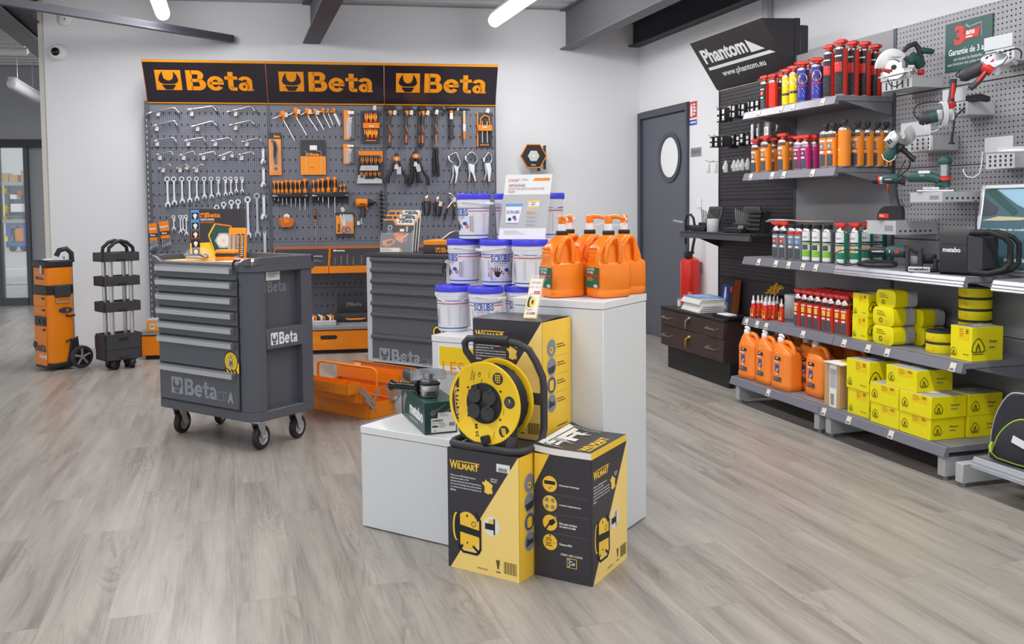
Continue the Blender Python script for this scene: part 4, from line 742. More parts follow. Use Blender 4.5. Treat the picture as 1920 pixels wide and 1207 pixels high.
mb = MB(); mb.box(.02, .03, .945, W_-.012, D_-.014, .949, 'wood'); mb.build('work_top', t)
mb = MB(); q = C.on(449, 491); mb.cyl((q.x, -.022, q.z+.012), (q.x, 0, q.z+.012), .011, 'chrome', 14); mb.tube([(q.x, -.026, q.z+.01), (q.x-.012, -.03, q.z-.004), (q.x-.014, -.03, q.z-.03)], .006, 'black', 6); mb.build('lock', t)
mb = MB(); f = lambda px, py: CS.on(px, py, .0)
mb.at(rside(W_-.044, 0, 0)); a, b = CS.on(497.5, 503, .044), CS.on(524.5, 524, .044); mb.rect(a.x, b.z, b.x, a.z, 'paper', .001); mb.lines(a.x+.02, b.z+.01, (b.x-a.x)*.7, .05, 4, 'text_soft', .0016); mb.text('Beta', a.x+.05, a.z-.018, .03, .01, 'orange_sign', .0016); mb.disc(b.x-.025, a.z-.015, .008, 'text_grey', .0016, 10)
a, b = CS.on(485, 534, .044), CS.on(536, 549, .044); beta(mb, a.x, CS.on(485, 550, .044).z, .055, 'logo_dark', 'cab_dark', b.x-a.x); mb.build('side_print', t)
a, b = CS.on(484, 620), CS.on(574.5, 646); z0, z1 = CS.on(484, 659).z, CS.on(484, 620).z
mb = MB(); mb.box(W_-.046, .09, z0, W_+.001, D_-.03, z1, 'cab_dark', .003); mb.at(rside(W_+.001, 0, 0)); p = CS.on(507.5, 628); r = CS.on(557, 626)
beta(mb, p.x, (z0+z1)/2-.032, .062, 'white', 'cab_dark', r.x-p.x); mb.build('side_shelf_panel', t)
for x, y, rz in ((.08, .07, -70), (W_-.06, .07, -75), (W_-.075, D_-.07, -75), (.08, D_-.07, -60)): caster(t, x, y, .062, zb, rz)
# things lying on the cabinet
def onC(px, py, z=.95): return C.flat(px, py, z)
q = onC(356, 476, .949); LB = Frame(C.M(C.on(357, 478, .19).x, .19, 0).translation, 4); wl = LB.on(455, 473).x; hl = LB.on(357, 392).z
t = thing('lamp_box', 'black and yellow cardboard box with a hexagonal lamp picture on the roller cabinet', 'box', LB.M(0, 0, .949)); hl -= .949
mb = MB(); mb.box(0, 0, 0, wl, .09, hl, 'card_black', .001); mb.at(front()); k = wl/515
def pr(x, y): return ((x-505)*k, hl-(y-483)*hl/425)
mb.poly([pr(505, 775), pr(700, 770), pr(760, 908), pr(505, 908)], 'yellow', .0008); mb.poly([pr(700, 770), pr(1020, 775), pr(1020, 908), pr(745, 908)], 'card_black', .0006)
for j, (c, yy) in enumerate((('skin_blue', 540), ('skin_blue', 625), ('brown_pic', 700), ('card_black', 778), ('brown_pic', 848))):
    x, y = pr(520, yy+36); mb.rect(x, y, x+.046, y+.044, c, .0012); mb.rect(x+.004, y+.004, x+.042, y+.04, 'black', .0016); mb.disc(x+.023, y+.024, .011, 'paper', .002, 12); mb.rect(x+.018, y+.006, x+.028, y+.014, 'paper', .002)
mb.rect(*pr(518, 655), *pr(600, 490), 'skin_blue', .001)
x, y = pr(610, 557); jaws(mb, x, y, .03, .026, 'orange', 'card_black', .001); mb.text('Beta', *pr(665, 557), .08, .028, 'orange', .001, .04); mb.text('1837C/4300', *pr(613, 582), .074, .011, 'white', .001, .03); mb.text('RECHARGEABLE', *pr(613, 602), .074, .008, 'orange', .001)
hexa = [pr(690, 710), pr(755, 610), pr(910, 630), pr(960, 745), pr(900, 870), pr(750, 870)]; mb.poly(hexa, 'met_green', .001)
def edge(a, b, w_, c, z=.0016):
    a, b = Vector(a), Vector(b); d = (b-a).normalized(); n = Vector((-d.y, d.x))*w_; mb.poly([tuple(a+n), tuple(a-n), tuple(b-n), tuple(b+n)], c, z)
for i, c in enumerate(('yellow', 'orange', 'orange')): edge(hexa[i], hexa[i+1], .004, c)
edge(hexa[0], hexa[5], .003, 'yellow'); cx, cy = pr(835, 755); mb.poly(circ(.048, 6, cx, cy), 'light_grey', .0014); mb.disc(cx, cy, .036, 'white', .0018, 18); mb.disc(cx, cy, .01, 'pale_yellow', .0022, 12); mb.build('printed_carton', t)
BC = Frame(C.M(C.on(426, 478, .2).x, .2, 0).translation, -8); wl = BC.on(458, 481).x; hl = BC.on(440, 426).z-.95
t = thing('bit_case', 'upright open orange bit case leaning against the lamp box', 'tool case', BC.M(0, 0, .949)); mb = MB(); mb.at(RX(-8)); mb.box(0, 0, 0, wl, .03, hl, 'orange_flat', .006, 2); mb.build('case', t)
mb = MB()
for j in range(4): mb.at(RX(-8) @ front(0, -.001, 0)); x = wl*(.12+.25*j); mb.prism(rrect(x-.006, hl*.08, x+.008, hl*.8, .003), 0, .006, ['chrome', 'chrome', 'charcoal', 'charcoal'][j]); [mb.rect(x-.005, hl*(.12+.06*k), x+.007, hl*(.145+.06*k), 'paper', .0066) for k in range(11)] if j > 1 else None
mb.build('bits', t)
BO = Frame(C.M(C.on(411, 478, .13).x, .13, 0).translation, -8); wl = BO.on(447, 483).x
t = thing('orange_case', 'small closed orange and grey case lying before the upright bit case', 'tool case', BO.M(0, -.015, .949)); mb = MB(); mb.box(0, -.04, 0, wl, .03, .025, 'orange', .006); mb.box(.003, -.037, .025, wl-.003, .027, .04, 'charcoal', .004); mb.box(0, -.04, .04, wl, .03, .06, 'orange_flat', .008, 2); mb.build('case', t)
BG = Frame(C.M(C.on(357, 480, .13).x, .13, 0).translation, -25)
t = thing('bagged_pliers', 'chrome pliers in a crumpled clear bag lying on the front of the roller cabinet', 'pliers', BG.M(0, -.05, .95)); mb = MB(); mb.tube([(.02, .04, .025), (.0, .02, .022), (.02, 0, .018), (.08, -.01, .02), (.13, -.015, .022), (.19, -.03, .015)], [.007, .01, .01, .012, .016, .01], 'chrome', 8); mb.tube([(.1, .02, .02), (.15, .01, .025), (.18, -.01, .02)], [.007, .01, .006], 'chrome_dull', 8); mb.ball((.17, -.035, .012), .011, 'orange', 8); mb.build('pliers', t, angle=60)
mb = MB(); mb.tube([(-.01, .02, .03), (.04, .02, .033), (.1, .01, .036), (.16, 0, .034), (.21, -.02, .028)], [.012, .03, .034, .03, .012], 'plastic_clear', 10); mb.build('bag', t)
t = thing('leaflet', 'flat glossy printed sheet lying on the right of the roller cabinet top', 'paper', C.M(.42, .03, .9495)); mb = MB(); mb.add([(0, 0, .001), (.3, .0, .004), (.31, .2, .012), (.34, .36, .003), (.1, .37, .001), (.02, .2, .007)], [(0, 1, 2, 5), (5, 2, 3, 4)], 'white_gloss'); mb.box(.16, .3, .002, .34, .36, .006, 'plastic_milk'); mb.build('sheet', t)
# ------------------------------------------------------------------ second cabinet, pale frame with dark drawers
F0 = at_z(690, 688, 0); K = Frame((F0.x, F0.y, 0), -33.); wk = K.on(848, 490).x; zk = K.on(686, 481).z; dk = .42
t = thing('drawer_cabinet', 'light grey framed tool cabinet with dark drawers standing behind the open orange toolbox', 'tool cabinet', K.M())
mb = MB(); mb.box(0, .012, .05, wk, dk, zk, 'silver_paint', .006, 2); mb.box(0, 0, .05, .05, .02, zk, 'silver_paint', .004); mb.box(wk-.06, 0, .05, wk, .02, zk, 'silver_paint', .004); mb.box(.05, 0, zk-.02, wk-.06, .02, zk, 'silver_paint', .003); mb.box(.05, 0, .05, wk-.06, .02, .07, 'silver_paint'); mb.build('body', t)
mb = MB(); mb.box(.03, .03, 0, wk-.03, dk-.03, .05, 'black'); mb.build('plinth', t)
mb = MB(); mb.box(-.006, -.008, zk, wk+.006, dk, zk+.028, 'charcoal', .006, 2); mb.build('lid_top', t)
zs = [K.on(698, y).z for y in (482, 501.6, 522, 542.4, 563.5, 584, 625.4)]+[.075]; a, b = .055, wk-.065
for i in range(7):
    mb = MB(); mb.box(a, -.002, zs[i+1]+.006, b, .012, zs[i], 'cab_dark', .002)
    if i == 6:
        p, r = K.on(712, 651), K.on(779, 680); mb.at(front(0, -.002, 0)); h = p.z-K.on(712, 674).z; beta(mb, p.x, K.on(712, 674.5).z, h, 'logo_grey', 'cab_dark', K.on(788, 678).x-p.x); mb.text('C24S', K.on(790, 678).x+.004, K.on(712, 675).z-.004, .1, h*.6, 'logo_dark', bold=0, shear=.2)
    if i == 5:
        mb.at(front(0, -.002, 0)); q = K.on(815, 622); mb.disc(q.x+.03, q.z, .05, 'black', .001, 20); mb.ring(q.x+.03, q.z, .03, .043, 'yellow', .0016, 20)
    d = mb.build('drawer', t); mb = MB(); mb.at(Matrix.Identity(4)); mb.loft([[(x, y, z) for y, z in ((-.002, zs[i]), (-.02, zs[i]-.004), (-.024, zs[i]-.022), (-.016, zs[i]-.034), (-.002, zs[i]-.036))] for x in (a, b)], 'cab_dark'); mb.build('handle', d, angle=50)
mb = MB(); q = K.on(838, 493); mb.cyl((q.x, -.014, q.z), (q.x, .01, q.z), .014, 'chrome', 14); mb.tube([(q.x, -.016, q.z), (q.x-.02, -.02, q.z-.03), (q.x-.02, -.02, q.z-.07)], .008, 'black', 6); mb.build('lock', t)
# catalogue stand
zc = zk+.029; CT = Frame(K.M(K.on(713, 473, .1).x, .1, 0).translation, -17); wc = CT.on(772, 473).x; hc = CT.on(722, 390).z-zc; TL = RX(-14)
t = thing('brochure_holder', 'clear leaning holder full of tool catalogues on the light grey cabinet', 'brochure holder', CT.M(0, 0, zc))
mb = MB(); mb.at(TL); mb.box(-.004, -.008, 0, wc+.004, -.004, hc*.45, 'plastic_clear'); mb.box(-.004, .075, 0, wc+.004, .079, hc*1.02, 'plastic_clear'); mb.at(Matrix.Identity(4)); mb.box(wc+.002, -.006, 0, wc+.005, .12, hc*.5, 'plastic_clear'); mb.box(-.006, -.006, 0, wc+.005, .14, .004, 'plastic_clear'); mb.build('clear_stand', t)
for j in range(3):
    u = thing('catalogue', ['front catalogue with a printed orange roller cabinet in the clear holder', 'middle catalogue rising behind the front one in the clear holder', 'rear catalogue at the back of the clear holder'][j], 'catalogue', CT.M(.012*j, .003+.022*j, zc+.005) , 'tool catalogues in the clear holder'); hh = hc*(.76+.1*j); mb = MB(); mb.at(TL); mb.box(0, 0, 0, wc, .017, hh, 'slate_dark'); mb.box(wc-.001, .001, .002, wc+.001, .016, hh-.002, 'paper'); mb.build('pages', u)
    mb = MB(); mb.at(TL @ front(0, -.0005, 0)); X = lambda a: wc*(a-215)/470; Z = lambda b: hh*(1155-b)/620
    mb.poly([(0, hh), (0, hh-.012), (X(370), hh-.012), (X(410), Z(655)), (wc, Z(665)), (wc, Z(545)), (X(400), hh)], 'orange_flat', .0006); mb.poly([(X(405), hh), (X(440), Z(640)), (wc*.985, Z(648)), (wc*.985, hh)], 'paper', .001)
    jaws(mb, X(455), Z(612), .032, .034, 'charcoal', 'paper', .0014); mb.text('Beta', X(515), Z(612), wc*.3, .036, 'charcoal', .0014, .03)
    if j == 0:
        mb.poly([(X(380), Z(830)), (X(430), Z(775)), (X(615), Z(800)), (X(600), Z(960)), (X(530), Z(990)), (X(430), Z(930))], 'brown_pic', .001); mb.poly([(X(430), Z(860)), (X(530), Z(880)), (X(525), Z(985)), (X(430), Z(930))], 'orange_flat', .0014); mb.poly([(X(380), Z(830)), (X(420), Z(800)), (X(535), Z(840)), (X(520), Z(880))], 'orange', .0018); mb.poly([(X(525), Z(880)), (X(615), Z(810)), (X(612), Z(822)), (X(532), Z(900)), (X(530), Z(990)), (X(522), Z(990))], 'paper', .0018)
        mb.poly([(X(225), Z(950)), (X(370), Z(905)), (X(435), Z(965)), (X(340), Z(1055)), (X(245), Z(1035))], 'orange', .001); mb.poly([(X(290), Z(970)), (X(370), Z(935)), (X(400), Z(965)), (X(320), Z(1030))], 'charcoal', .0014); mb.rect(X(480), Z(775), X(545), Z(725), 'paper', .0014); mb.rect(X(570), Z(780), X(600), Z(680), 'light_grey', .0014)
        mb.rect(0, 0, wc*.62, .028, 'paper', .001); mb.lines(.01, .006, wc*.45, .016, 2, 'text_grey', .0014); mb.poly([(wc*.62, 0), (wc*.7, 0), (wc*.62, .034), (0, .034), (0, .028), (wc*.6, .028)], 'orange', .001); mb.ring(X(330), Z(700), .012, .02, 'light_grey', .001); mb.lines(X(290), Z(830), .06, .04, 4, 'mid_grey', .001)
    else: mb.ring(wc*.42, hh-.02, .008, .013, 'chrome', .001); mb.disc(wc*.78, hh-.03, .03, 'mid_grey', .001); mb.disc(wc*.78, hh-.03, .022, 'chrome_dull', .0014); mb.rect(wc*.2, hh-.1, wc*.24, hh-.01, 'chrome_dull', .001); mb.poly([(wc*.56, hh-.07), (wc*.5, hh-.02), (wc*.6, hh-.03)], 'paper', .001)
    mb.build('cover', u)
    if j == 0:
        pass
OG = Frame(K.M(K.on(792, 476, .1).x, .1, 0).translation, -20); wo = OG.on(850, 478).x
t = thing('organizer_case', 'flat dark organizer case with an orange lid edge on the light grey cabinet', 'case', OG.M(0, .01, zc)); mb = MB(); mb.box(0, 0, 0, wo, .26, .06, 'charcoal', .006, 2); mb.at(front(0, 0, 0)); beta(mb, wo*.42, .008, .036, 'orange_flat', 'charcoal', .17, sq=.9); mb.build('body', t); mb = MB(); mb.box(.0, .005, .06, wo, .26, .098, 'orange_flat', .006); mb.build('lid', t)
mb = MB(); mb.tube([(.13, .05, .1), (.2, .05, .15), (.24, .05, .165), (.3, .05, .16), (.34, .05, .1)], .005, 'chrome_dull', 6); mb.at(axes((0, .055, 0), (1, 0, 0), (0, 0, 1))); mb.prism([(.14, .1), (.2, .145), (.24, .16), (.3, .155), (.33, .1)], 0, .004, 'smoke'); mb.build('tilted_cover', t)
# ------------------------------------------------------------------ orange toolbox trolley by the wall
F0 = at_z(94, 697, 0); Q = Frame((F0.x, F0.y, 0), 52); ld = Q.on(143, 660).x; QS = Frame((F0.x, F0.y, 0), 142); wd = QS.on(66, 686).x
t = thing('tool_trolley', 'tall orange and black wheeled toolbox against the white wall at left', 'tool trolley', Q.M())
def zq(py, px=94): return Q.on(px, py).z
R_ = .035; o = lambda e=0: rrect(-e, -e, ld+e, wd+e, R_, 4)
zz = [zq(690), zq(553), zq(536), zq(502), zq(489)]
mb = MB(); mb.prism(o(.004), .02, zz[0]+.03, 'black', .006); mb.build('base', t)
mb = MB(); mb.prism(o(), zz[0]+.03, zz[1], 'orange', .004); mb.build('lower_case', t, angle=30)
mb = MB(); mb.prism(o(.005), zz[1], zz[2], 'black', .004); mb.build('band', t, angle=30)
mb = MB(); mb.prism(o(), zz[2], zz[3], 'orange', .004); mb.at(lside(0, 0, 0)); mb.text('Beta', -wd*.62, zz[2]+.045, .1, .024, 'charcoal', .001, .03); mb.disc(-wd*.7, zz[2]+.057, .014, 'charcoal', .001, 12); mb.build('upper_case', t, angle=30)
mb = MB(); mb.prism(o(.006), zz[3], zz[4], 'black', .008); mb.build('lid', t, angle=30)
ze = [zz[1], zq(575), zq(593), zq(612), zq(688)]
for i in range(4):
    if i == 2: mb = MB(); mb.box(-.006, .03, ze[3], 0, wd-.03, ze[2]-.004, 'black', .003); [mb.box(-.012, y, ze[3]+.02, -.004, y+.03, ze[2]-.03, 'charcoal', .002) for y in (.06, wd-.11)]; mb.build('latch_strip', t); continue
    mb = MB(); mb.box(-.005, .03, ze[i+1]+.004, 0, wd-.02, ze[i]-.004, 'orange', .002); mb.box(-.012, .04, ze[i]-.035, -.004, .07, ze[i]-.02, 'black')
    if i == 3: mb.at(lside(-.005, 0, 0)); h = (ze[3]-ze[4]); mb.text('Beta', -wd*.9, ze[4]+h*.35, wd*.75, h*.24, 'charcoal', .001, .04); mb.disc(-wd*.9, ze[4]+h*.5, .03, 'charcoal', .001, 14); mb.text('High', -wd*.62, ze[4]+h*.14, wd*.5, h*.16, 'white', .001, .02, .2)
    mb.build('drawer', t)
mb = MB(); x = Q.on(116, 545).x; mb.box(x-.06, -.02, zz[1]-.02, x+.06, -.002, zz[2]+.005, 'charcoal', .006); mb.tube([(x-.05, -.014, zz[1]-.03), (x-.05, -.022, zz[1]-.06), (x+.05, -.022, zz[1]-.06), (x+.05, -.014, zz[1]-.03)], .006, 'mid_grey', 6); mb.build('side_latch', t)
mb = MB(); mb.box(-.016, wd*.2, zz[3]-.05, -.004, wd*.2+.03, zz[3]+.02, 'chrome_dull', .003); mb.build('lid_latch', t)
q = Q.on(123, 581); mb = MB(); mb.at(front(q.x, 0, q.z)); mb.prism([(a, b) for a, b in circ(.055, 16, ry=.022)], 0, .008, 'charcoal', .003); mb.disc(.01, 0, .012, 'chrome', .009, 10); mb.build('lock', t)
for py in (592, 636): q = Q.on(130, py); mb = MB(); mb.tube([(q.x-.03, -.008, q.z-(py-592)*.0005+.01), (q.x, -.012, q.z), (q.x+.04, -.008, q.z+.004)], .007, 'black', 6); mb.build('hook', t)
q = Q.on(150, 673); r = .088
mb = MB(); mb.at(front(0, -.001, 0)); mb.prism([(ld*.5, .03), (ld*.62, .06), (ld*.7, .12), (ld*.78, .22), (ld+.01, .25), (ld+.03, .03)], 0, .02, 'black', .004); mb.build('wheel_arch', t)
for s_, y in ((0, -.02), (1, wd+.02)):
    mb = MB(); mb.at(axes((q.x, y, r), (1, 0, 0), (0, 0, 1))); sg = 1 if s_ == 0 else -1
    mb.at(mb.T @ T(0, 0, -.025)); mb.lathe([(r*.7, 0), (r*.93, 0), (r, .008), (r, .042), (r*.93, .05), (r*.7, .05)], 'charcoal', 26, False); mb.lathe([(r*.2, .0), (r*.2, .052)], 'mid_grey', 12); mb.lathe([(r*.72, .036), (r*.2, .03)], 'black', 22, False); mb.lathe([(r*.2, .014), (r*.72, .014)], 'black', 22, False)
    for k in range(5): a = k*72+20; mb.tube([(r*.2*math.cos(math.radians(a)), r*.2*math.sin(math.radians(a)), .045), (r*.74*math.cos(math.radians(a)), r*.74*math.sin(math.radians(a)), .045)], .009, 'mid_grey', 6)
    mb.build('wheel', t)
mb = MB(); y = wd*.5
for yy in (.06, wd-.06): mb.cyl((ld+.015, yy, .1), (ld+.015, yy, zz[4]+.02), .009, 'chrome_dull', 8)
mb.build('telescopic_rod', t); mb = MB(); mb.tube([(ld+.015, .05, zz[4]-.02), (ld+.012, .05, zz[4]+.05), (ld-.02, .06, zz[4]+.085), (ld-.07, .07, zz[4]+.075), (ld-.09, .08, zz[4]+.03)], .02, 'black', 8); mb.build('pull_handle', t, angle=60)
mb = MB(); mb.add([(.0, .02, .003), (ld*.8, .0, .002), (ld*.85, wd*.7, .006), (ld*.5, wd*.8, .012), (.05, wd*.8, .004)], [(0, 1, 2, 3, 4)], 'white_gloss'); solo('leaflet', mb, 'grey printed leaflet in a clear sleeve lying on the orange trolley lid', 'paper', Q.M(0, 0, zz[4]+.001))
# ------------------------------------------------------------------ dark tray cart
F0 = at_z(199, 697, 0); V_ = Frame((F0.x, F0.y, 0), 46); lv = V_.on(267, 668).x; VS = Frame((F0.x, F0.y, 0), 136); wv = VS.on(179, 645).x
t = thing('tray_cart', 'dark four-tray service cart on casters between the orange trolley and the tool wall', 'cart', V_.M())
def zv(py): return V_.on(205, py).z
def tray(z0, z1, nm, notch=True):
    mb = MB(); th = .012
    for a, b, c, d in ((0, 0, lv, th), (0, wv-th, lv, wv), (0, 0, th, wv), (lv-th, 0, lv, wv)): mb.box(a, b, z0, c, d, z1, 'charcoal', .003)
    mb.box(.004, .004, z0, lv-.004, wv-.004, z0+.008, 'charcoal')
    if notch: mb.at(front(0, -.001, 0)); mb.prism([(lv*.36, z0), (lv*.4, z0+.025), (lv*.6, z0+.025), (lv*.64, z0)], 0, .01, 'black', .002)
    mb.build(nm, t)
tray(zv(491), zv(474), 'top_tray'); tray(zv(537), zv(519), 'tray'); tray(zv(586), zv(567), 'tray'); tray(zv(675)-.01, zv(656), 'bottom_tray'); tray(zv(640), zv(628), 'tray', True)
mb = MB(); z0, z1 = zv(656), zv(632)
for a, b, c, d in ((0, 0, lv, .006), (0, wv-.006, lv, wv), (0, 0, .006, wv), (lv-.006, 0, lv, wv)): mb.box(a+.01, b+.01, z0, c-.01, d-.01 if d < wv else d, z1, 'charcoal')
mb.build('bin_wall', t)
for x, y in ((.07, .03), (lv-.06, .03), (.07, wv-.03), (lv-.06, wv-.03)):
    mb = MB(); mb.cyl((x, y, zv(668)), (x, y, zv(476)), .016, 'alu', 12); mb.build('post', t)
for y in (.035, wv-.035):
    mb = MB(); z = zv(474); x0, x1 = .06, lv-.03; mb.tube([(x0, y, z-.01), (x0+.005, y, z+.035), (x0+.05, y, z+.075), ((x0+x1)/2, y, z+.088), (x1-.05, y, z+.075), (x1-.005, y, z+.035), (x1, y, z-.01)], .014, 'black', 8); mb.build('push_handle', t, angle=60)
for x, y, rz in ((.1, .05, 40), (lv-.06, .05, 70), (.1, wv-.05, 30), (lv-.06, wv-.05, 60)): caster(t, x, y, .042, zv(675)-.01, rz, 'black', 'black', 'charcoal', .034, .015)
mb = MB(); mb.tube([(.05, .1, .02), (.12, .14, .03), (.2, .1, .02)], .018, 'plastic_milk', 7); mb.box(.12, .15, 0, .3, .25, .03, 'mid_grey', .005); solo('parts_bag', mb, 'clear bag of grey parts in the top tray of the dark cart', 'bag', V_.M(.02, .02, zv(491)+.009))
# ------------------------------------------------------------------ open cantilever toolbox on the floor
F0 = at_z(693, 787, 0); O_ = Frame((F0.x, F0.y, 0), -38); L = .56; wb = .2; hb = .092; TX = 'orange'
t = thing('cantilever_toolbox', 'open orange cantilever toolbox on the floor beside the dark roller cabinet', 'toolbox', O_.M())
def bin_(nm, y0, z0, w_, h, x0=-L, x1=0, th=.003, front_txt=None, div=()):
    mb = MB(); mb.box(x0, y0, z0, x1, y0+w_, z0+.003, TX)
    for a, b, c, d in ((x0, y0, x1, y0+th), (x0, y0+w_-th, x1, y0+w_), (x0, y0, x0+th, y0+w_), (x1-th, y0, x1, y0+w_)): mb.box(a, b, z0, c, d, z0+h, TX)
    for x in div: mb.box(x-.0015, y0, z0, x+.0015, y0+w_, z0+h*.9, TX)
    if front_txt: mb.at(front(0, y0, 0)); mb.text('Beta', *front_txt, TX, .002, .03)
    return mb.build(nm, t)
bin_('base_box', 0, 0, wb, hb)
bin_('lower_tray', -.075, hb+.012, .1, .05, div=(-.12,)); bin_('lower_tray', .175, hb+.012, .1, .05, div=(-.12,))
bin_('upper_tray', -.15, hb+.07, .1, .062, x1=-.02, front_txt=(-.32, hb+.085, .15, .03), div=(-.13,)); bin_('upper_tray', .25, hb+.07, .1, .062, x1=.0)
mb = MB(); zt = hb+.132
for y0, y1, z0, z1 in ((.352, .372, zt-.045, zt+.018),):
    mb.loft([[(x, y0, z0), (x, y0+.006, z0), (x, y1+.006, z1), (x, y1, z1)] for x in (-L+.02, .02)], TX); mb.loft([[(x, y1, z1), (x, y1-.02, z1+.006), (x, y1-.02, z1+.012), (x, y1+.006, z1+.006)] for x in (-L+.02, .02)], TX)
    mb.at(axes((0, y0, z0), (1, 0, 0), (0, y1-y0, z1-z0))); mb.text('Beta', -.3, .016, .17, .03, TX, .003, .03); mb.rect(-L+.04, .035, -L+.1, .06, 'paper', .004)
mb.build('lid', t)
for y, yo in ((.02, 0),):
    mb = MB(); zh = hb+.19; mb.tube([(-L+.02, y+.06, hb+.06), (-L+.02, y+.06, zh-.03), (-L+.03, y+.06, zh-.008), (-L+.06, y+.06, zh), (-.06, y+.06, zh), (-.03, y+.06, zh-.008), (-.02, y+.06, zh-.03), (-.02, y+.06, hb+.06)], .008, TX, 8); mb.build('carry_handle', t, angle=60)
def link(y0, z0, y1, z1, x=.006):
    a = math.atan2(z1-z0, y1-y0); d = math.hypot(z1-z0, y1-y0); mb = MB(); mb.at(axes((x, y0, z0), (0, math.cos(a), math.sin(a)), (0, -math.sin(a), math.cos(a)))); mb.prism(rrect(-.008, -.008, d+.008, .008, .0079, 4), 0, .003, 'chrome_dull'); mb.disc(0, 0, .004, 'mid_grey', .0035, 8); mb.disc(d, 0, .004, 'mid_grey', .0035, 8); mb.build('scissor_link', t)
for s_ in (0, 1):
    m_ = lambda y: y if s_ == 0 else wb-y
    link(m_(.08), hb+.085, m_(.005), hb-.02); link(m_(.03), hb-.005, m_(-.06), hb+.1, .010); link(m_(-.01), hb+.02, m_(-.1), hb+.105, .014); link(m_(-.045), hb+.035, m_(.02), hb-.03, .018)
# ------------------------------------------------------------------ white display pedestals in the middle of the floor
PD = Frame(at_z(678.6, 986.7), -32.5)
def pedestal(M, w_, d_, h, label, extra=None):
    t = thing('display_pedestal', label, 'pedestal', M); mb = MB(); mb.box(.002, .002, .004, w_-.002, d_-.002, h-.03, 'ped', .0015); mb.build('body', t)
    mb = MB(); mb.box(0, 0, h-.028, w_, d_, h, 'ped_top', .002); mb.build('top_board', t)
    if extra: extra(t)
    return t
pedestal(PD.M(), .508, .5, .391, 'low white pedestal carrying the green box and angle grinder')
pedestal(PD.M(.4935, .508, 0), .4, .36-.0, .881, 'tall white pedestal under the orange pump jugs') if False else pedestal(PD.M(.512, .29, 0), .378, .37, .881, 'tall white pedestal under the orange pump jugs')
q = at_z(812, 628, .645); PB = Frame(q, -31)
def poster(t):
    a = PB.on(826, 645).x; b = PB.on(898, 660).x; z1 = PB.on(826, 645).z; mb = MB(); mb.box(a, -.006, .2, b, -.001, z1, 'white'); mb.at(front(0, -.006, 0)); mb.rect(a+.008, z1-.008-.085, b-.008, z1-.008, 'can_yellow', .0006); mb.rect(a+.008, .21, b-.008, z1-.115, 'light_grey', .0006)
    p = PB.on(835, 701); mb.text('LES', p.x, p.z, .115, .06, 'orange_flat', .001, 0); mb.text('OFFRES', p.x, p.z-.09, .13, .04, 'orange_flat', .001, 0) if False else None; mb.build('poster', t)
pedestal(PB.M(-.01, 0, 0), .5, .35, .645, 'middle white pedestal with a poster under the stacked white buckets', poster)
# ------------------------------------------------------------------ reel cartons
FRANCE = [(.33, 1), (.45, .9), (.62, .86), (.8, .75), (1, .68), (.95, .5), (.9, .42), (1, .2), (.9, .05), (.72, .1), (.6, 0), (.38, .06), (.2, .12), (.25, .4), (.2, .55), (0, .72), (.02, .8), (.2, .78), (.27, .84)]
BW, BD, BH = .285, .207, .411
WTXT = ['Wilmart est une PME familiale française et', 'indépendante fondée en 1922.', 'Implantée à Libercourt dans les Hauts de France,', 'elle conçoit et développe des produits destinés', 'aux professionnels exigeants de l\'industrie et du', 'bâtiment.']
def reel_picture(mb, x, y, w, h, z):
    X = lambda a: x+w*a; Y = lambda b: y+h*b
    mb.poly([(X(.5)+w*.42*math.cos(a*.2618), Y(.55)+h*.42*math.sin(a*.2618)) for a in range(24)], 'card_yellow', z)
    mb.disc(X(.12), Y(.6), w*.12, 'card_yellow', z, 18, h*.32); mb.disc(X(.16), Y(.6), w*.1, 'black', z+.0002, 18, h*.3)
    mb.disc(X(.5), Y(.88), w*.035, 'black', z+.0003, 10); mb.ring(X(.72), Y(.72), w*.06, w*.08, 'black', z+.0003, 14); mb.disc(X(.5), Y(.28), w*.03, 'black', z+.0003, 8)
    for a, b in (((.22, .16), (.22, .95)), ((.22, .16), (.35, .06)), ((.35, .06), (.82, .06)), ((.82, .06), (.94, .18)), ((.94, .18), (.94, .82)), ((.94, .82), (.8, .98)), ((.22, .12), (.34, .2)), ((.7, .22), (.9, .1))):
        p, r = Vector((X(a[0]), Y(a[1]))), Vector((X(b[0]), Y(b[1]))); d = (r-p).normalized()*w*.035; n = Vector((-d.y, d.x)); mb.poly([tuple(p+n-d*.5), tuple(p-n-d*.5), tuple(r-n+d*.5), tuple(r+n+d*.5)], 'black', z+.0005)
    mb.poly([(X(.24), Y(.66)), (X(.24), Y(.5)), (X(.93), Y(.45)), (X(.93), Y(.6))], 'black', z+.0006)
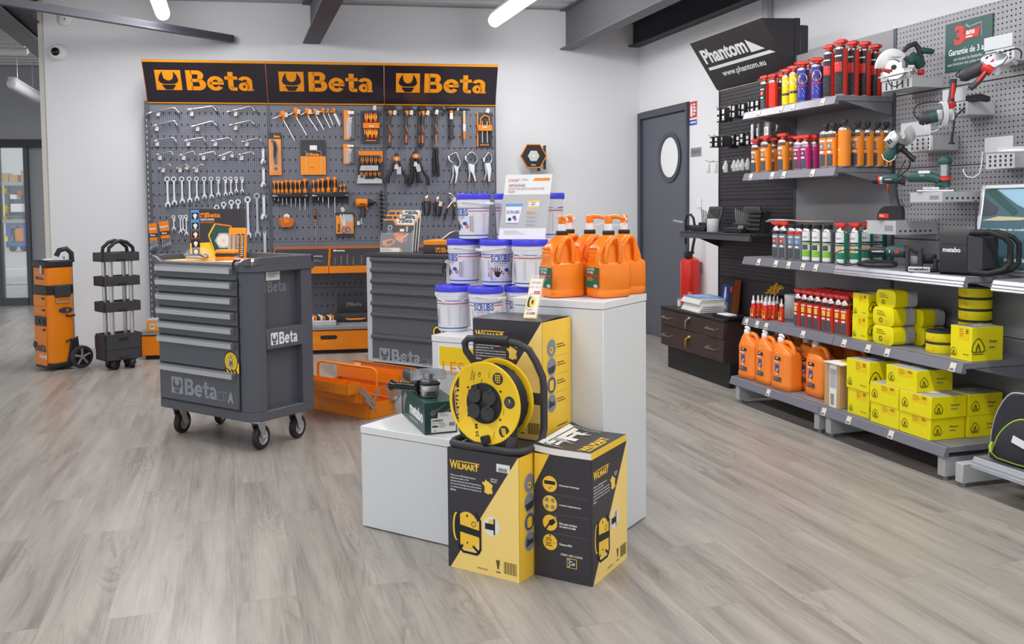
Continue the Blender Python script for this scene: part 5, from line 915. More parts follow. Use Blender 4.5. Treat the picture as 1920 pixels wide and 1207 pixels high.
def face_logo(mb, z=.0006):                          # printed broad side, 0..BW by 0..BH
    mb.poly([(0, 0), (BW*.03, 0), (BW*.99, BH), (0, BH)], 'card_black', z); mb.poly([(BW*.03, 0), (BW, 0), (BW, BH), (BW*.99, BH)], 'pale_yellow', z)
    k = BW/1050; X = lambda a: (a-130)*k; Y = lambda b: BH-(b-425-(a_[0]-130)*.146)*k*1.02
    a_ = [180]
    mb.text('W', .01, BH*.828, .032, .03, 'card_yellow', z+.0006, .035); mb.text('ILMART', .042, BH*.833, .086, .021, 'card_yellow', z+.0006, .035); mb.rect(.036, BH*.893, .132, BH*.901, 'card_yellow', z+.0006); mb.rect(.117, BH*.85, .1225, BH*.9, 'card_yellow', z+.0007)
    for i, s_ in enumerate(WTXT): mb.text(s_, .012, BH*.765-i*.0098, (.104, .076, .126, .126, .126, .024)[i], .0068, 'white', z+.0006, .02)
    mb.poly([(.142+.042*a, BH*.665+.05*b) for a, b in FRANCE], 'france', z+.0006); mb.text('Libercourt', .176, BH*.79, .027, .006, 'white', z+.0006); mb.text('FRANCE', .176, BH*.77, .024, .0055, 'white', z+.0006)
    reel_picture(mb, .02, BH*.13, .12, BH*.37, z+.0006)
    mb.disc(.178, BH*.41, .032, 'white', z+.0006, 24); mb.rect(.152, BH*.38, .186, BH*.43, 'black', z+.001); mb.rect(.186, BH*.345, .192, BH*.475, 'black', z+.001); mb.poly([(.165, BH*.43), (.184, BH*.43), (.184, BH*.47), (.168, BH*.465)], 'card_yellow', z+.001)
    mb.text('NF EN 61242', .12, .016, .04, .006, 'klin_dark', z+.0006); mb.bars(.225, .02, .05, .04, 'klin_dark', 14, z+.0006); mb.poly([(.2, .03), (.205, .03), (.21, .06), (.194, .06)], 'klin_dark', z+.0008); mb.rect(.195, .018, .212, .022, 'klin_dark', z+.0008)
def face_icons(mb, dark, z=.0006):                   # narrow side, 0..BD by 0..BH
    mb.rect(0, 0, BD, BH, 'card_black' if dark else 'card_yellow', z)
    if dark: mb.poly([(0, BH), (0, BH*.74), (BD*.27, BH)], 'card_yellow', z+.0003)
    tx = [['Disjoncteur thermique'], ['4 prises indépendantes'], ['Fiche avec manchon', 'de renfort du câble'], ['Puissance MAX']]
    for i in range(4):
        cy = BH*(.765-.157*i); cx = BD*(.275 if dark else .3); r = BD*.128 if dark else BD*.15; zz = z+.0006
        mb.disc(cx, cy, r, 'card_yellow' if dark else 'mid_grey', zz, 28)
        if dark:
            if i == 0: mb.rect(cx-r*.75, cy-r*.05, cx+r*.75, cy+r*.4, 'black', zz+.0003); mb.rect(cx-r*1.1, cy+.15*r, cx+r*1.1, cy+.2*r, 'mid_grey', zz+.0002); mb.text('t°', cx-r*.15, cy-r*.7, r*.4, r*.4, 'black', zz+.0003)
            if i == 1: [mb.disc(cx+a*r*.42, cy+b*r*.42, r*.27, 'mid_grey', zz+.0003, 12) for a in (-1, 1) for b in (-1, 1)]
            if i == 2: mb.poly([(cx-r*.7, cy-r*.75), (cx-r*.2, cy-.1*r), (cx-.1*r, cy+r*.3), (cx+r*.5, cy+r*.6), (cx+r*.8, cy+r*.2), (cx+.3*r, cy-r*.3), (cx-.1*r, cy-r*.3), (cx-.5*r, cy-.9*r)], 'black', zz+.0003); [mb.rect(cx+r*(.6+.2*j), cy+r*.5, cx+r*(.68+.2*j), cy+r*.95, 'light_grey', zz+.0002) for j in range(2)]
            if i == 3: mb.lines(cx-r*.6, cy-r*.6, r*1.2, r*.5, 2, 'klin_dark', zz+.0003, .5); mb.lines(cx-r*.6, cy+.1*r, r*1.2, r*.45, 2, 'klin_dark', zz+.0003, .5); mb.rect(cx-r, cy-.02*r, cx+r, cy+.02*r, 'klin_dark', zz+.0003); mb.poly([(cx, cy+r*1.0), (cx-.12*r, cy+r*.75), (cx+.1*r, cy+.8*r), (cx-.05*r, cy+.6*r)], 'black', zz+.0004)
            for j, s_ in enumerate(tx[i]): mb.text(s_, cx+r*1.3, cy-.004-.0095*j+(.004 if len(tx[i]) > 1 else 0), (.072, .078, .064, .046)[i] if j == 0 else .06, .0075, 'white', zz, .03)
            if i < 3: mb.rect(BD*.35, cy-BH*.079, BD*.93, cy-BH*.0765, 'text_grey', zz)
        else:
            mb.ring(cx, cy, r, r*1.06, 'light_grey', zz+.0001, 28); rr_ = r*.35
            if i == 0: mb.disc(cx, cy-r*.2, rr_, 'yellow', zz+.0003, 12); mb.disc(cx, cy-r*.2, rr_*.4, 'black', zz+.0006, 8)
            if i == 1: mb.poly([(cx-r*.9, cy-r*.1), (cx+r*.9, cy+.1*r), (cx+r*.6, cy-r*.7), (cx-.5*r, cy-.8*r)], 'charcoal', zz+.0003)
            if i == 2: mb.rect(cx-r*.4, cy-r*.6, cx+r*.4, cy+r*.5, 'yellow', zz+.0003); mb.ring(cx, cy, r*.7, r*.85, 'charcoal', zz+.0003, 20)
            if i == 3: mb.poly([(cx-r*.7, cy-r*.5), (cx+.7*r, cy-.3*r), (cx+.6*r, cy+.2*r), (cx, cy+.1*r), (cx-.5*r, cy+.5*r)], 'charcoal', zz+.0003)
            mb.lines(cx+r*1.25, cy-.008, BD*.4, .018, 2, 'klin_dark', zz, .4)
            if i < 3: mb.rect(BD*.2, cy-BH*.079, BD*.9, cy-BH*.0775, 'klin_dark', zz)
    if dark:
        mb.text('CÂBLE 100% CUIVRE', BD*.46, BH*.205, BD*.38, .009, 'white', z+.0006, .02); x, y, s_ = BD*.57, BH*.125, .036; mb.rect(x, y-.004, x+s_, y+s_-.008, 'card_yellow', z+.0006); mb.rect(x+.002, y-.002, x+s_-.002, y+s_-.01, 'card_black', z+.001); mb.text('Cu', x+.007, y+.006, .022, .014, 'white', z+.0014, .03); mb.text('63', x+.004, y+.021, .008, .005, 'white', z+.0014); mb.text('29', x+.004, y-.001, .008, .005, 'white', z+.0014)
    else: mb.text('www.wilmart.fr', BD*.5, .03, BD*.36, .008, 'klin_dark', z+.0006)
def carton(name, label, M, turned=False, tagged=False, open_top=False):
    t = thing(name, label, 'box', M); w_, d_ = (BD, BW) if turned else (BW, BD)
    mb = MB(); mb.box(0, 0, 0, w_, d_, BH, 'card_black', .0015); mb.at(front(0, -.0002, 0)); (face_icons(mb, True) if turned else face_logo(mb)); mb.at(rside(w_+.0002, 0, 0)); (face_logo(mb) if turned else face_icons(mb, False))
    if tagged: mb.at(front(0, -.0004, 0)); mb.rect(.2, BH*.865, .252, BH*.93, 'white', .002); mb.bars(.207, BH*.87, .036, .012, 'black', 16, .0024)
    mb.build('printed_carton', t)
    if open_top:
        for y0, y1, a in ((0, d_*.5, 3), (d_, d_*.52, -4)):
            mb = MB(); z = BH+.001; mb.add([(.002, y0, z), (w_-.002, y0, z), (w_-.004, y1, z+.004), (.004, y1, z+.006)], [(0, 1, 2, 3)], 'card_black'); mb.build('flap', t)
    return t
carton('reel_carton', 'dark and yellow reel carton standing on the floor under the yellow cable reel', PD.M(.5147+.002, -.14, 0), tagged=True)
CR = Frame(at_z(1002.7, 1076.9), -30); carton('reel_carton', 'reel carton turned with its icon side to the front, a catalogue on top', CR.M(.002, 0, 0), True)
carton('reel_carton', 'reel carton mostly hidden between the front cartons, carrying the one behind the reel', PD.M(.5085, .071, 0))
carton('reel_carton', 'reel carton standing behind the yellow cable reel with a small price card on top', Frame(PD.M(.477, .076, 0).translation, -31.5).M(0, 0, BH+.001), open_top=True)
# catalogue on the turned carton
t = thing('catalogue', 'thick curling dark and yellow catalogue lying on the icon side carton', 'catalogue', CR.M(.001, -.002, BH+.001)); n = 9; th = .021
def curl(u): return .018*max(0, (.45-u))**2*6
mb = MB(); mb.loft([[(BD*u, 0, curl(u)*.3), (BD*u, BW, curl(u)), (BD*u, BW, th+curl(u)), (BD*u, 0, th+curl(u)*.3)] for u in [i/n for i in range(n+1)]], 'paper'); mb.build('pages', t)
mb = MB(); mb.box(BD, 0, -.0005, BD+.001, BW, th+.0005, 'card_yellow'); mb.build('spine', t)
mb = MB(); mb.warp = lambda p: Vector((p.x, p.y, th+.0006+p.z+curl(p.x/BD)*(.3+.7*p.y/BW)))
for i in range(n): mb.rect(BD*i/n, 0, BD*(i+1)/n, BW, 'card_black', 0)
P0 = mb.T; R9 = T(BD*.93, BW*.06, 0) @ RZ(90)
mb.at(T(BD*.99, BW*.05, 0) @ RZ(90)); mb.text('WILMART', 0, .02, BW*.66, .034, 'card_yellow', .001, .03); mb.rect(0, .012, BW*.5, .017, 'card_yellow', .001)
mb.at(T(BD*.1, BW*.06, 0)); mb.text('04', .0, .02, .05, .022, 'white', .001, .02); mb.lines(0, .06, .09, .03, 3, 'light_grey', .001); mb.rect(.02, .095, .075, .125, 'white', .001); mb.lines(0, 0, .1, .01, 2, 'light_grey', .001); mb.poly([(.03, .17), (.06, .18), (.09, .2), (.06, .2), (.06, .23), (.05, .2), (.02, .2)], 'white', .001); mb.text('CATALOGUE', .0, .24, .1, .016, 'light_grey', .001); mb.build('cover', t)
# ------------------------------------------------------------------ cable reel on the left carton
RF = Frame(PD.M(.5147+BW/2, -.14+BD/2, 0).translation, -31); z0 = BH+.001
t = thing('cable_reel', 'yellow and black cable reel on a tubular stand on the left carton', 'cable reel', RF.M(0, 0, z0)); rt = .0125; hw_ = .142; R0 = .135; zc = .16; yf, yb = -.085, .0
mb = MB(); ba, fr_, zt = .062, -.098, .352
path = [(-.1, ba-.03, zt), (-.14, ba-.03, zt), (-.158, ba-.028, zt-.018), (-.155, ba-.025, zt-.045), (-.115, ba, zt-.115)]
bp = [(-hw_+.03, ba, rt), (-hw_, ba-.03, rt), (-hw_, fr_+.04, rt), (-hw_+.012, fr_+.012, rt), (-hw_+.04, fr_, rt), (hw_-.04, fr_, rt), (hw_-.012, fr_+.012, rt), (hw_, fr_+.04, rt), (hw_, ba-.05, rt), (hw_, ba-.015, rt+.012), (hw_, ba, rt+.05), (hw_, ba, .2), (hw_-.004, ba, .235), (hw_-.03, ba, .285), (hw_-.05, ba-.012, .325), (hw_-.085, ba-.025, .345), (.0, ba-.03, zt+.0)]
mb.tube(bp, rt, 'charcoal', 10); mb.tube([(-hw_+.03, ba, rt), (-hw_+.004, ba, rt+.03), (-hw_+.004, ba, .2), (-.115, ba, zt-.115)]+path[::-1][1:]+[(0, ba-.03, zt)], rt, 'charcoal', 10); mb.build('tube_frame', t, angle=60)
mb = MB(); mb.at(T(-.1, ba-.03, zt) @ RY(90)); pr_ = []
for i in range(19): pr_ += [(.0185 if i % 2 else .0172, i*.0066)]
mb.lathe([(.016, -.006), (.0195, -.004)]+pr_+[(.0195, .123), (.016, .126)], 'black', 14); mb.build('grip', t, angle=60)
mb = MB(); mb.box(-hw_, ba-.012, zc-.02, hw_, ba-.004, zc+.02, 'charcoal', .002); mb.build('cross_arm', t)
def flange(y, sgn, nm):
    mb = MB(); mb.at(axes((0, y, zc), (1, 0, 0), (0, 0, 1))); mb.lathe([(R0, -.002), (R0+.003, 0), (R0+.003, .006), (R0-.004, .0065), (R0-.008, .004)], 'yellow', 48)
    return mb
mb = flange(yb, 1, 'b'); mb.disc(.06, .09, .013, 'black', .0068, 14); mb.build('rear_flange', t, angle=50)
mb = flange(yf, 1, 'f'); mb.at(axes((0, yf, zc), (1, 0, 0), (0, 0, 1)))
z = .0045
cs = [(R0*.955*math.cos(math.radians(a)), R0*.955*math.sin(math.radians(a))) for a in range(140, 222, 6)]; mb.poly(cs, 'card_black', z)
mb.at(axes((0, yf, zc), (1, 0, 0), (0, 0, 1)) @ T(-.086, -.068, 0) @ RZ(95)); mb.text('WILMART', 0, 0, .118, .019, 'card_yellow', z+.0004, .04); mb.rect(.022, .0215, .112, .024, 'card_yellow', z+.0004); mb.text('ENROULEUR PRO', .02, -.0115, .088, .007, 'card_yellow', z+.0004)
mb.at(axes((0, yf, zc), (1, 0, 0), (0, 0, 1)) @ T(-.022, -.116, 0) @ RZ(96)); mb.text('25 M', 0, 0, .044, .012, 'black', z, .02)
mb.at(axes((0, yf, zc), (1, 0, 0), (0, 0, 1)) @ T(-.048, .072, 0) @ RZ(78)); mb.text('3G 2,5mm²', 0, 0, .036, .0075, 'black', z); mb.text('H07RN-F', .002, -.009, .03, .006, 'black', z); mb.text('CE', .02, -.03, .016, .01, 'black', z); mb.lines(-.002, -.041, .032, .004, 1, 'black', z, .5)
mb.at(axes((0, yf, zc), (1, 0, 0), (0, 0, 1)))
for cx, cy, kind in ((.054, .086, 0), (.098, .012, 1), (.077, -.087, 2)):
    mb.disc(cx, cy, .0205, 'card_black', z, 24)
    if kind == 0: [mb.disc(cx-.008+.0075*i, cy-.004+.0075*j, .0028, 'yellow', z+.0004, 8) for i in range(3) for j in range(3)]; mb.text('IP44', cx-.006, cy-.014, .014, .005, 'yellow', z+.0004)
    if kind == 1: mb.lines(cx-.013, cy-.013, .026, .024, 4, 'text_grey', z+.0004, .4); mb.text('!', cx-.002, cy-.002, .004, .012, 'yellow', z+.0006)
    if kind == 2: [mb.poly([(cx-.012+.006*i, cy+.012), (cx-.008+.006*i, cy+.012), (cx-.002+.005*i, cy-.012), (cx-.006+.005*i, cy-.012)], 'yellow', z+.0004) for i in range(3)]
for a in (35, 143, 217, 322): mb.disc(.079*math.cos(math.radians(a)), .079*math.sin(math.radians(a)), .0042, 'black', z, 8)
for x, y, a in ((.032, .098, 80), (.088, -.02, 85), (.05, -.1, 85)): mb.at(axes((0, yf, zc), (1, 0, 0), (0, 0, 1)) @ T(x-.012, y-.012, 0) @ RZ(a)); mb.lines(0, 0, .036, .002, 1, 'klin_dark', z, .8)
mb.build('front_flange', t, angle=50)
mb = MB(); mb.at(axes((0, yf, zc), (1, 0, 0), (0, 0, 1))); mb.lathe([(.068, .004), (.068, .007), (.064, .0085)], 'black', 36); mb.build('socket_plate', t)
for a, b in ((-.028, .026), (-.031, -.026), (.028, .022), (.022, -.03)):
    mb = MB(); M_ = axes((0, yf-.0085, zc), (1, 0, 0), (0, 0, 1)) @ T(a-.002, b, 0); mb.at(M_); mb.lathe([(.025, 0), (.0255, .009), (.024, .0115)], 'charcoal', 22)
    if a+b > -.04: mb.at(M_ @ RZ(30)); mb.box(.004, .012, 0, .022, .028, .014, 'charcoal', .002); mb.box(.006, .026, 0, .02, .031, .018, 'black', .002)
    mb.build('socket_cover', t)
mb = MB(); mb.at(axes((-.052, yf-.009, zc+.038), (1, 0, 0), (0, 0, 1))); mb.ball((0, 0, 0), .0065, 'red', 10); mb.build('reset_button', t)
mb = MB(); mb.at(axes((.012, yf-.006, zc-.118), (1, 0, 0), (0, 0, 1)) @ RZ(14)); mb.prism(rrect(-.014, -.014, .014, .014, .005), 0, .022, 'black', .003); mb.at(mb.T @ T(0, 0, .022)); mb.disc(-.001, .001, .003, 'charcoal', .0004, 8); mb.build('crank_knob', t)
mb = MB(); turns = 10
for l in range(2):
    pts = []; rr = .118-.007*l
    for i in range(turns*20+1):
        a = i/20*2*math.pi; pts.append((rr*math.cos(a), yf+.01+(yb-yf-.018)*(i/(turns*20)), zc+rr*math.sin(a)))
    mb.tube(pts, .0048, 'black', 6)
mb.at(axes((0, yb, zc), (1, 0, 0), (0, 0, 1))); mb.lathe([(.1, .0), (.1, -yf)], 'charcoal', 28); mb.build('wound_cable', t, angle=60)
mb = MB(); mb.tube([(-.115, yf+.02, zc-.03), (-.118, yf+.01, zc-.07), (-.09, yf-.002, zc-.118), (-.04, yf-.006, zc-.136), (.03, yf+.0, zc-.138), (.08, yf+.0, zc-.128), (.1, yf+.01, zc-.11)], .005, 'black', 8); mb.build('loose_cable', t, angle=60)
mb = MB(); mb.tube([(.112, yf+.03, zc-.045), (.108, yf+.015, zc-.07), (.102, yf+.01, zc-.1)], [.006, .0075, .011], 'black', 10); mb.tube([(.102, yf+.01, zc-.1), (.098, yf+.008, zc-.125), (.094, yf+.006, zc-.143)], [.017, .021, .019], 'charcoal', 12); mb.build('plug', t, angle=60)
t = thing('wire_stand', 'thin black wire card stand at the left corner of the cable reel', 'stand', RF.M(-.175, -.02, .392)); mb = MB(); mb.tube([(.12, .03, .04), (.03, 0, .03), (0, -.005, .02), (-.003, -.008, .004), (.01, -.01, .002), (.03, 0, .002), (.1, .04, .02)], .0014, 'black', 6); mb.build('wire', t, angle=60) if False else mb.build('wire', t)
# ------------------------------------------------------------------ green tool box with the angle grinder on it
MX = Frame(at_z(796.5, 816, .391), 19.5); bw, bd, bh = .122, .378, .118
t = thing('grinder_box', 'dark green tool box with white lettering on the low pedestal', 'box', MX.M(0, 0, .392)); mb = MB(); mb.box(0, 0, 0, bw, bd, bh, 'met_box', .001)
mb.at(lside(0, 0, 0)); mb.text('metabo', -bd*.62, bh*.3, bd*.56, bh*.4, 'white', .0006, .05); mb.lines(-bd*.62, bh*.1, bd*.58, bh*.1, 1, 'text_soft', .0006, .4); mb.poly([(-bd*.93, bh*.6), (-bd*.83, bh*.85), (-bd*.72, bh*.8), (-bd*.8, bh*.6), (-bd*.86, bh*.3), (-bd*.84, bh*.06), (-bd*.9, bh*.2)], 'alu', .0006)
mb.at(front(0, 0, 0))
for dx, dy in ((.0, 0), (.027, -.012)): mb.poly([(.02+dx, bh*.64+dy), (.028+dx, bh*.78+dy), (.036+dx, bh*.74+dy), (.08+dx, bh*.93+dy), (.083+dx, bh*.9+dy), (.045+dx, bh*.68+dy), (.04+dx, bh*.6+dy), (.028+dx, bh*.56+dy)], 'chrome_dull', .0006+dx*.01)
mb.rect(.024, .006, .118, .058, 'paper', .001); mb.rect(.05, .055, .118, .078, 'paper', .0014); mb.text('metabo', .027, .046, .042, .009, 'black', .0018, .03); mb.text('WEA 17-125', .027, .037, .03, .005, 'text_grey', .0018); mb.rect(.027, .025, .05, .031, 'black', .0018); mb.lines(.055, .02, .03, .022, 4, 'text_soft', .0018); mb.bars(.092, .026, .022, .014, 'black', 10, .0018); mb.text('CE', .034, .01, .008, .006, 'black', .0018); mb.lines(.055, .062, .04, .014, 3, 'text_soft', .0018); mb.build('printed_box', t)
t = thing('angle_grinder', 'angle grinder with a silver guard lying upside down on the green box', 'angle grinder', MX.M(.045, .115, .392+bh+.001)); zg = .035
mb = MB(); mb.tube([(0, .05, zg), (0, .08, zg), (0, .1, zg), (0, .16, zg), (0, .2, zg), (0, .205, zg)], [.03, .033, .035, .033, .031, .022], 'charcoal', 16); mb.tube([(0, .2, zg), (0, .27, zg-.008), (0, .33, zg-.008)], [.026, .024, .026], 'charcoal', 12); mb.build('motor_body', t)
mb = MB(); mb.loft([[(x*k, y*k, z) for x, y in rrect(-.034, -.05, .034, .05, .014, 3)] for z, k in ((.002, .86), (.02, 1), (.045, 1), (.05, .95))], 'alu'); mb.at(front(0, -.05, 0)); mb.rect(-.02, .012, .016, .016, 'black', .0006); mb.rect(-.02, .02, .016, .024, 'black', .0006); mb.at(lside(-.034, 0, 0)); mb.rect(0, .014, .03, .018, 'black', .0006); mb.build('gear_head', t)
mb = MB(); mb.loft([[(x, y, z) for x, y in rrect(-.036, -.052, .036, .052, .014, 3)] for z in (.048, .056)], 'black'); mb.lathe([(.03, .056), (.03, .066), (.018, .068), (.018, .072), (.022, .073), (.022, .086), (.006, .087), (.006, .092)], 'chrome_dull', 20); mb.build('spindle', t)
mb = MB(); n = 18; R1 = .067; rg = []
for i in range(n+1):
    a = math.radians(-10+200*i/n); c, s_ = math.cos(a), math.sin(a); rg.append([(R1*c, R1*s_, .062), (R1*c, R1*s_, .094), ((R1-.003)*c, (R1-.003)*s_, .094), ((R1-.003)*c, (R1-.003)*s_, .065), (.03*c, .03*s_, .065), (.03*c, .03*s_, .062)])
mb.loft(rg, 'alu'); mb.build('guard', t)
mb = MB(); mb.at(T(-.03, .01, .03) @ RZ(-52) @ RY(-90) @ RX(6)); mb.lathe([(.026, 0), (.026, .006), (.016, .012), (.0135, .03), (.0155, .06), (.0145, .1), (.015, .11), (.023, .124), (.023, .128), (.012, .129), (.010, .11)], 'black_gloss', 18); mb.build('side_handle', t)
# ------------------------------------------------------------------ buckets of wipes
BHT, BR = .216, .0825
def bucket_proto(label):
    t = thing('wipe_bucket', label, 'bucket', Matrix.Identity(4), 'white wipe buckets with blue lids'); r0, r1 = .069, .0765; zt = BHT-.03
    rad = lambda z: r0+(r1-r0)*z/zt
    mb = MB(); mb.lathe([(r0-.004, 0), (r0, .004), (rad(.15), .15), (rad(.15)+.001, .151), (rad(.165)+.001, .165), (rad(.165)+.0025, .166), (rad(zt)+.0025, zt)], 'bucket', 40)
    def wr(p): r = rad(p.y)+.0007+p.z; a = p.x/.073; return Vector((r*math.sin(a), -r*math.cos(a), p.y))
    L = MB(); L.warp = wr
    def band(x0, x1, z0, z1, m, z=0.):
        n = max(1, int((x1-x0)/.012))
        for i in range(n): L.rect(x0+(x1-x0)*i/n, z0, x0+(x1-x0)*(i+1)/n, z1, m, z)
    P2 = math.pi*.073
    band(-P2, P2, .141, .1445, 'navy'); band(-P2, P2, .014, .019, 'navy')
    for c in (0, ):
        band(-P2, -.048, .128, .1315, 'red', .0004); band(.048, P2, .128, .1315, 'red', .0004)
        for i, ch in enumerate('SCRUBS'):
            x = -.0475+i*.016; g = glyphs(ch, .02); L.text(ch, x+.001, .108, .0142, .0315, 'navy', .0004, .02)
            for zz, s_ in ((.108, 1), (.1365, 1)):
                if ch in 'RUB' and not (ch == 'U' and zz < .12): L.rect(x-.0012, zz, x+.0062, zz+.0026, 'navy', .0005)
                if ch in 'RU' and not (ch == 'R' and zz > .12) and not (ch == 'U' and zz < .12): L.rect(x+.009, zz, x+.0162, zz+.0026, 'navy', .0005)
        L.text('IN-A-BUCKET', -.032, .0985, .062, .0062, 'navy', .0004, .01); L.text('Hand Cleaner Towels', -.03, .0905, .05, .004, 'red', .0004)
        x0, z0 = -.018, .045
        L.poly([(x0-.012, z0+.006), (x0-.002, z0-.006), (x0+.01, z0-.006), (x0+.015, z0+.006), (x0+.012, z0+.018), (x0-.012, z0+.018)], 'black', .0004)
        for a, b, c2, d in ((-.012, .017, -.021, .036), (-.006, .018, -.0105, .042), (.001, .018, .001, .042), (.008, .017, .012, .038)): L.poly([(x0+a-.002, z0+b), (x0+a+.003, z0+b), (x0+c2+.0018, z0+d), (x0+c2-.0018, z0+d)], 'black', .0005)
        L.poly([(x0+.013, z0+.004), (x0+.026, z0+.022), (x0+.023, z0+.025), (x0+.011, z0+.014)], 'black', .0005)
        L.disc(.03, .072, .0125, 'navy', .0004, 18, .0085); L.disc(.042, .058, .0085, 'red', .0006, 16); L.disc(.042, .058, .004, 'white', .0008, 8); L.ring(.011, .054, .003, .0055, 'navy', .0004, 12)
        for i in range(3): L.rect(-.05, .072-i*.017, -.0405, .083-i*.017, 'red', .0004); L.disc(-.045, .0775-i*.017, .003, 'white', .0006, 8)
        L.text('72', -.049, .024, .012, .009, 'navy', .0004, .02); L.lines(-.03, .024, .06, .009, 2, 'navy', .0004, .35)
        for i in range(9):
            for j in range(2): L.ring(.058+j*.009, .038+i*.008, .0012, .0029, 'charcoal', .0004, 8)
        for s_ in (1, -1):
            xa = .074 if s_ > 0 else -.186
            for cc in range(2):
                for i in range(16): L.rect(xa+cc*.056 if s_ > 0 else xa+.036+cc*.056, .03+i*.0056, (xa+cc*.056 if s_ > 0 else xa+.036+cc*.056)+.051, .0331+i*.0056, 'text_soft', .0004)
        L.bars(-.062, .04, .008, .02, 'charcoal', 6, .0004); L.lines(-.062, .065, .01, .05, 9, 'text_soft', .0004)
    b = mb.build('pail', t); L.build('label_print', b)
    mb = MB(); z = zt; mb.lathe([(r1+.003, z-.002), (BR-.001, z-.002), (BR, z), (BR, z+.022), (BR-.003, z+.026), (BR-.012, z+.026), (BR-.014, z+.021), (.03, z+.021)], 'blue_lid', 40); mb.build('lid', t)
    return t
def handle_for(root, mode):
    mb = MB(); r = .0815; z = BHT-.042
    if mode == 0: pts = [(r*math.cos(a), -.0-.088*math.sin(a)**.8 if 0 < a < math.pi else 0, z-.036*math.sin(a)) for a in [math.pi*i/14 for i in range(15)]]
    else: pts = [(r*math.cos(a), -.092*math.sin(a), z-.01*math.sin(a)) for a in [math.pi*i/14 for i in range(15)]]
    mb.tube(pts, .0022, 'white_gloss', 6)
    for s_ in (-1, 1): mb.cyl((s_*.074, 0, z), (s_*.084, 0, z), .006, 'white_gloss', 10)
    if mode == 1: mb.at(T(.0, -.093, z-.01)); mb.box(-.03, -.004, -.006, .03, .004, .006, 'white_gloss', .002)
    return mb
BK = [('b', 848.5, 4.31, -115, 0, 'left bucket of the bottom row, plain label text to the front'), ('b', 910, 4.2, -8, 1, 'middle bucket of the bottom row above the dark carton'), ('b', 978, 4.26, -12, 1, 'bottom row bucket mostly hidden behind the tall pedestal'),
      ('m', 870.5, 4.4, -62, 1, 'left bucket of the middle row, lettering cut off at its left edge'), ('m', 932, 4.3, 14, 2, 'centre bucket of the middle row with the hand print in full view'), ('m', 994, 4.2, -120, 0, 'right bucket of the middle row touching the orange jug'),
      ('t', 889, 4.36, -58, 1, 'top row bucket at left, nearest the pliers on the tool wall'), ('t', 959, 4.46, 30, 2, 'top row bucket half hidden behind the leaning notice'), ('t', 1027, 4.42, -120, 0, 'top row bucket right of the leaning notice')]
for i, (row, px, ds, rz, hm, lb) in enumerate(BK):
    zb_ = {'b': .6455, 'm': .6455+BHT-.003, 't': .6455+2*BHT-.006}[row]; d = ray(px, 500); P = EYEP+d*(ds/d.y); base = Frame(P, 0)
    t = bucket_proto(lb); t.matrix_world = base.M(0, 0, zb_) @ RZ(rz+math.degrees(math.atan2(-P.x, P.y)))
    vis = RZ(-rz) @ RZ({0: 0, 1: 52, 2: -60}[hm])
    mb = handle_for(t, 0 if hm == 0 else 1); h = mb.build('carry_handle', t, vis, 60)
    if i > 0 and False: pass
# leaning notice in a clear-edged stand
q = EYEP+ray(934, 453)*(4.25/ray(934, 453).y); DS = Frame(q, -20); zz = .6455+2*BHT-.0065; w_, h = .226, .318; TL = RX(-21)
t = thing('notice_stand', 'white leaning sale notice standing on the middle row of buckets', 'notice', DS.M(0, 0, zz)); mb = MB(); mb.at(TL); mb.box(0, 0, 0, w_, .004, h, 'white', .001); mb.at(TL @ front(0, 0, 0)); X = lambda a: (a-860)/(1392-860)*w_-(970-0)*0; 
mb.rect(.0, h*.17, w_, h*.69, 'light_grey', .0006); mb.poly([(w_*.6, h*.9), (w_*.97, h*.9), (w_*.97, h*.945), (w_*.64, h*.945)], 'orange_flat', .0008); mb.ring(w_*.1, h*.91, .005, .008, 'orange_flat', .0008, 12); mb.text('NUANCES DE', w_*.15, h*.915, w_*.17, .007, 'orange_flat', .0008); mb.text('SOLOGNE', w_*.15, h*.895, w_*.14, .006, 'text_grey', .0008); mb.lines(w_*.36, h*.9, w_*.2, .012, 2, 'text_soft', .0008)
mb.text('DESTOCKAGE', w_*.09, h*.81, w_*.36, .013, 'charcoal', .0008, .01, .15); mb.text('LINGETTES NETTOYANTES POUR', w_*.09, h*.76, w_*.78, .011, 'brown_pic', .0008, 0, .15); mb.text('MAINS', w_*.09, h*.715, w_*.16, .011, 'brown_pic', .0008, 0, .15)
bx, bz = w_*.1, h*.235; mb.poly([(bx+.006, bz), (bx+.066, bz), (bx+.076, bz+.095), (bx-.004, bz+.095)], 'white', .0009); mb.rect(bx-.006, bz+.085, bx+.078, bz+.099, 'skin_blue', .0012); mb.text('SCRUBS', bx+.004, bz+.05, .062, .015, 'navy', .0012, .03); mb.disc(bx+.022, bz+.022, .009, 'black', .0012, 10); mb.disc(bx+.044, bz+.032, .009, 'navy', .0012, 12); mb.disc(bx+.05, bz+.022, .007, 'red', .0014, 10); mb.rect(bx+.006, bz, bx+.066, bz+.005, 'skin_blue', .0012)
mb.rect(w_*.55, h*.57, w_*.8, h*.595, 'card_yellow', .0009); mb.rect(w_*.57, h*.505, w_*.8, h*.57, 'white', .0009); mb.text('DE 27', w_*.63, h*.545, .022, .008, 'charcoal', .0012); mb.text('€ HT TTC', w_*.62, h*.515, .03, .007, 'text_grey', .0012) if False else mb.lines(w_*.62, h*.515, .035, .007, 1, 'text_grey', .0012, .6); mb.rect(w_*.57, h*.48, w_*.8, h*.493, 'card_yellow', .0009); mb.rect(w_*.55, h*.405, w_*.82, h*.425, 'can_orange', .0009)
for i, yy in enumerate((.37, .31, .25, .19)): mb.lines(w_*.55, h*yy, w_*.28, h*.04, 3, 'text_grey', .0009, .3)
mb.lines(w_*.1, h*.06, w_*.5, h*.07, 3, 'text_soft', .0009, .3); mb.build('notice', t)
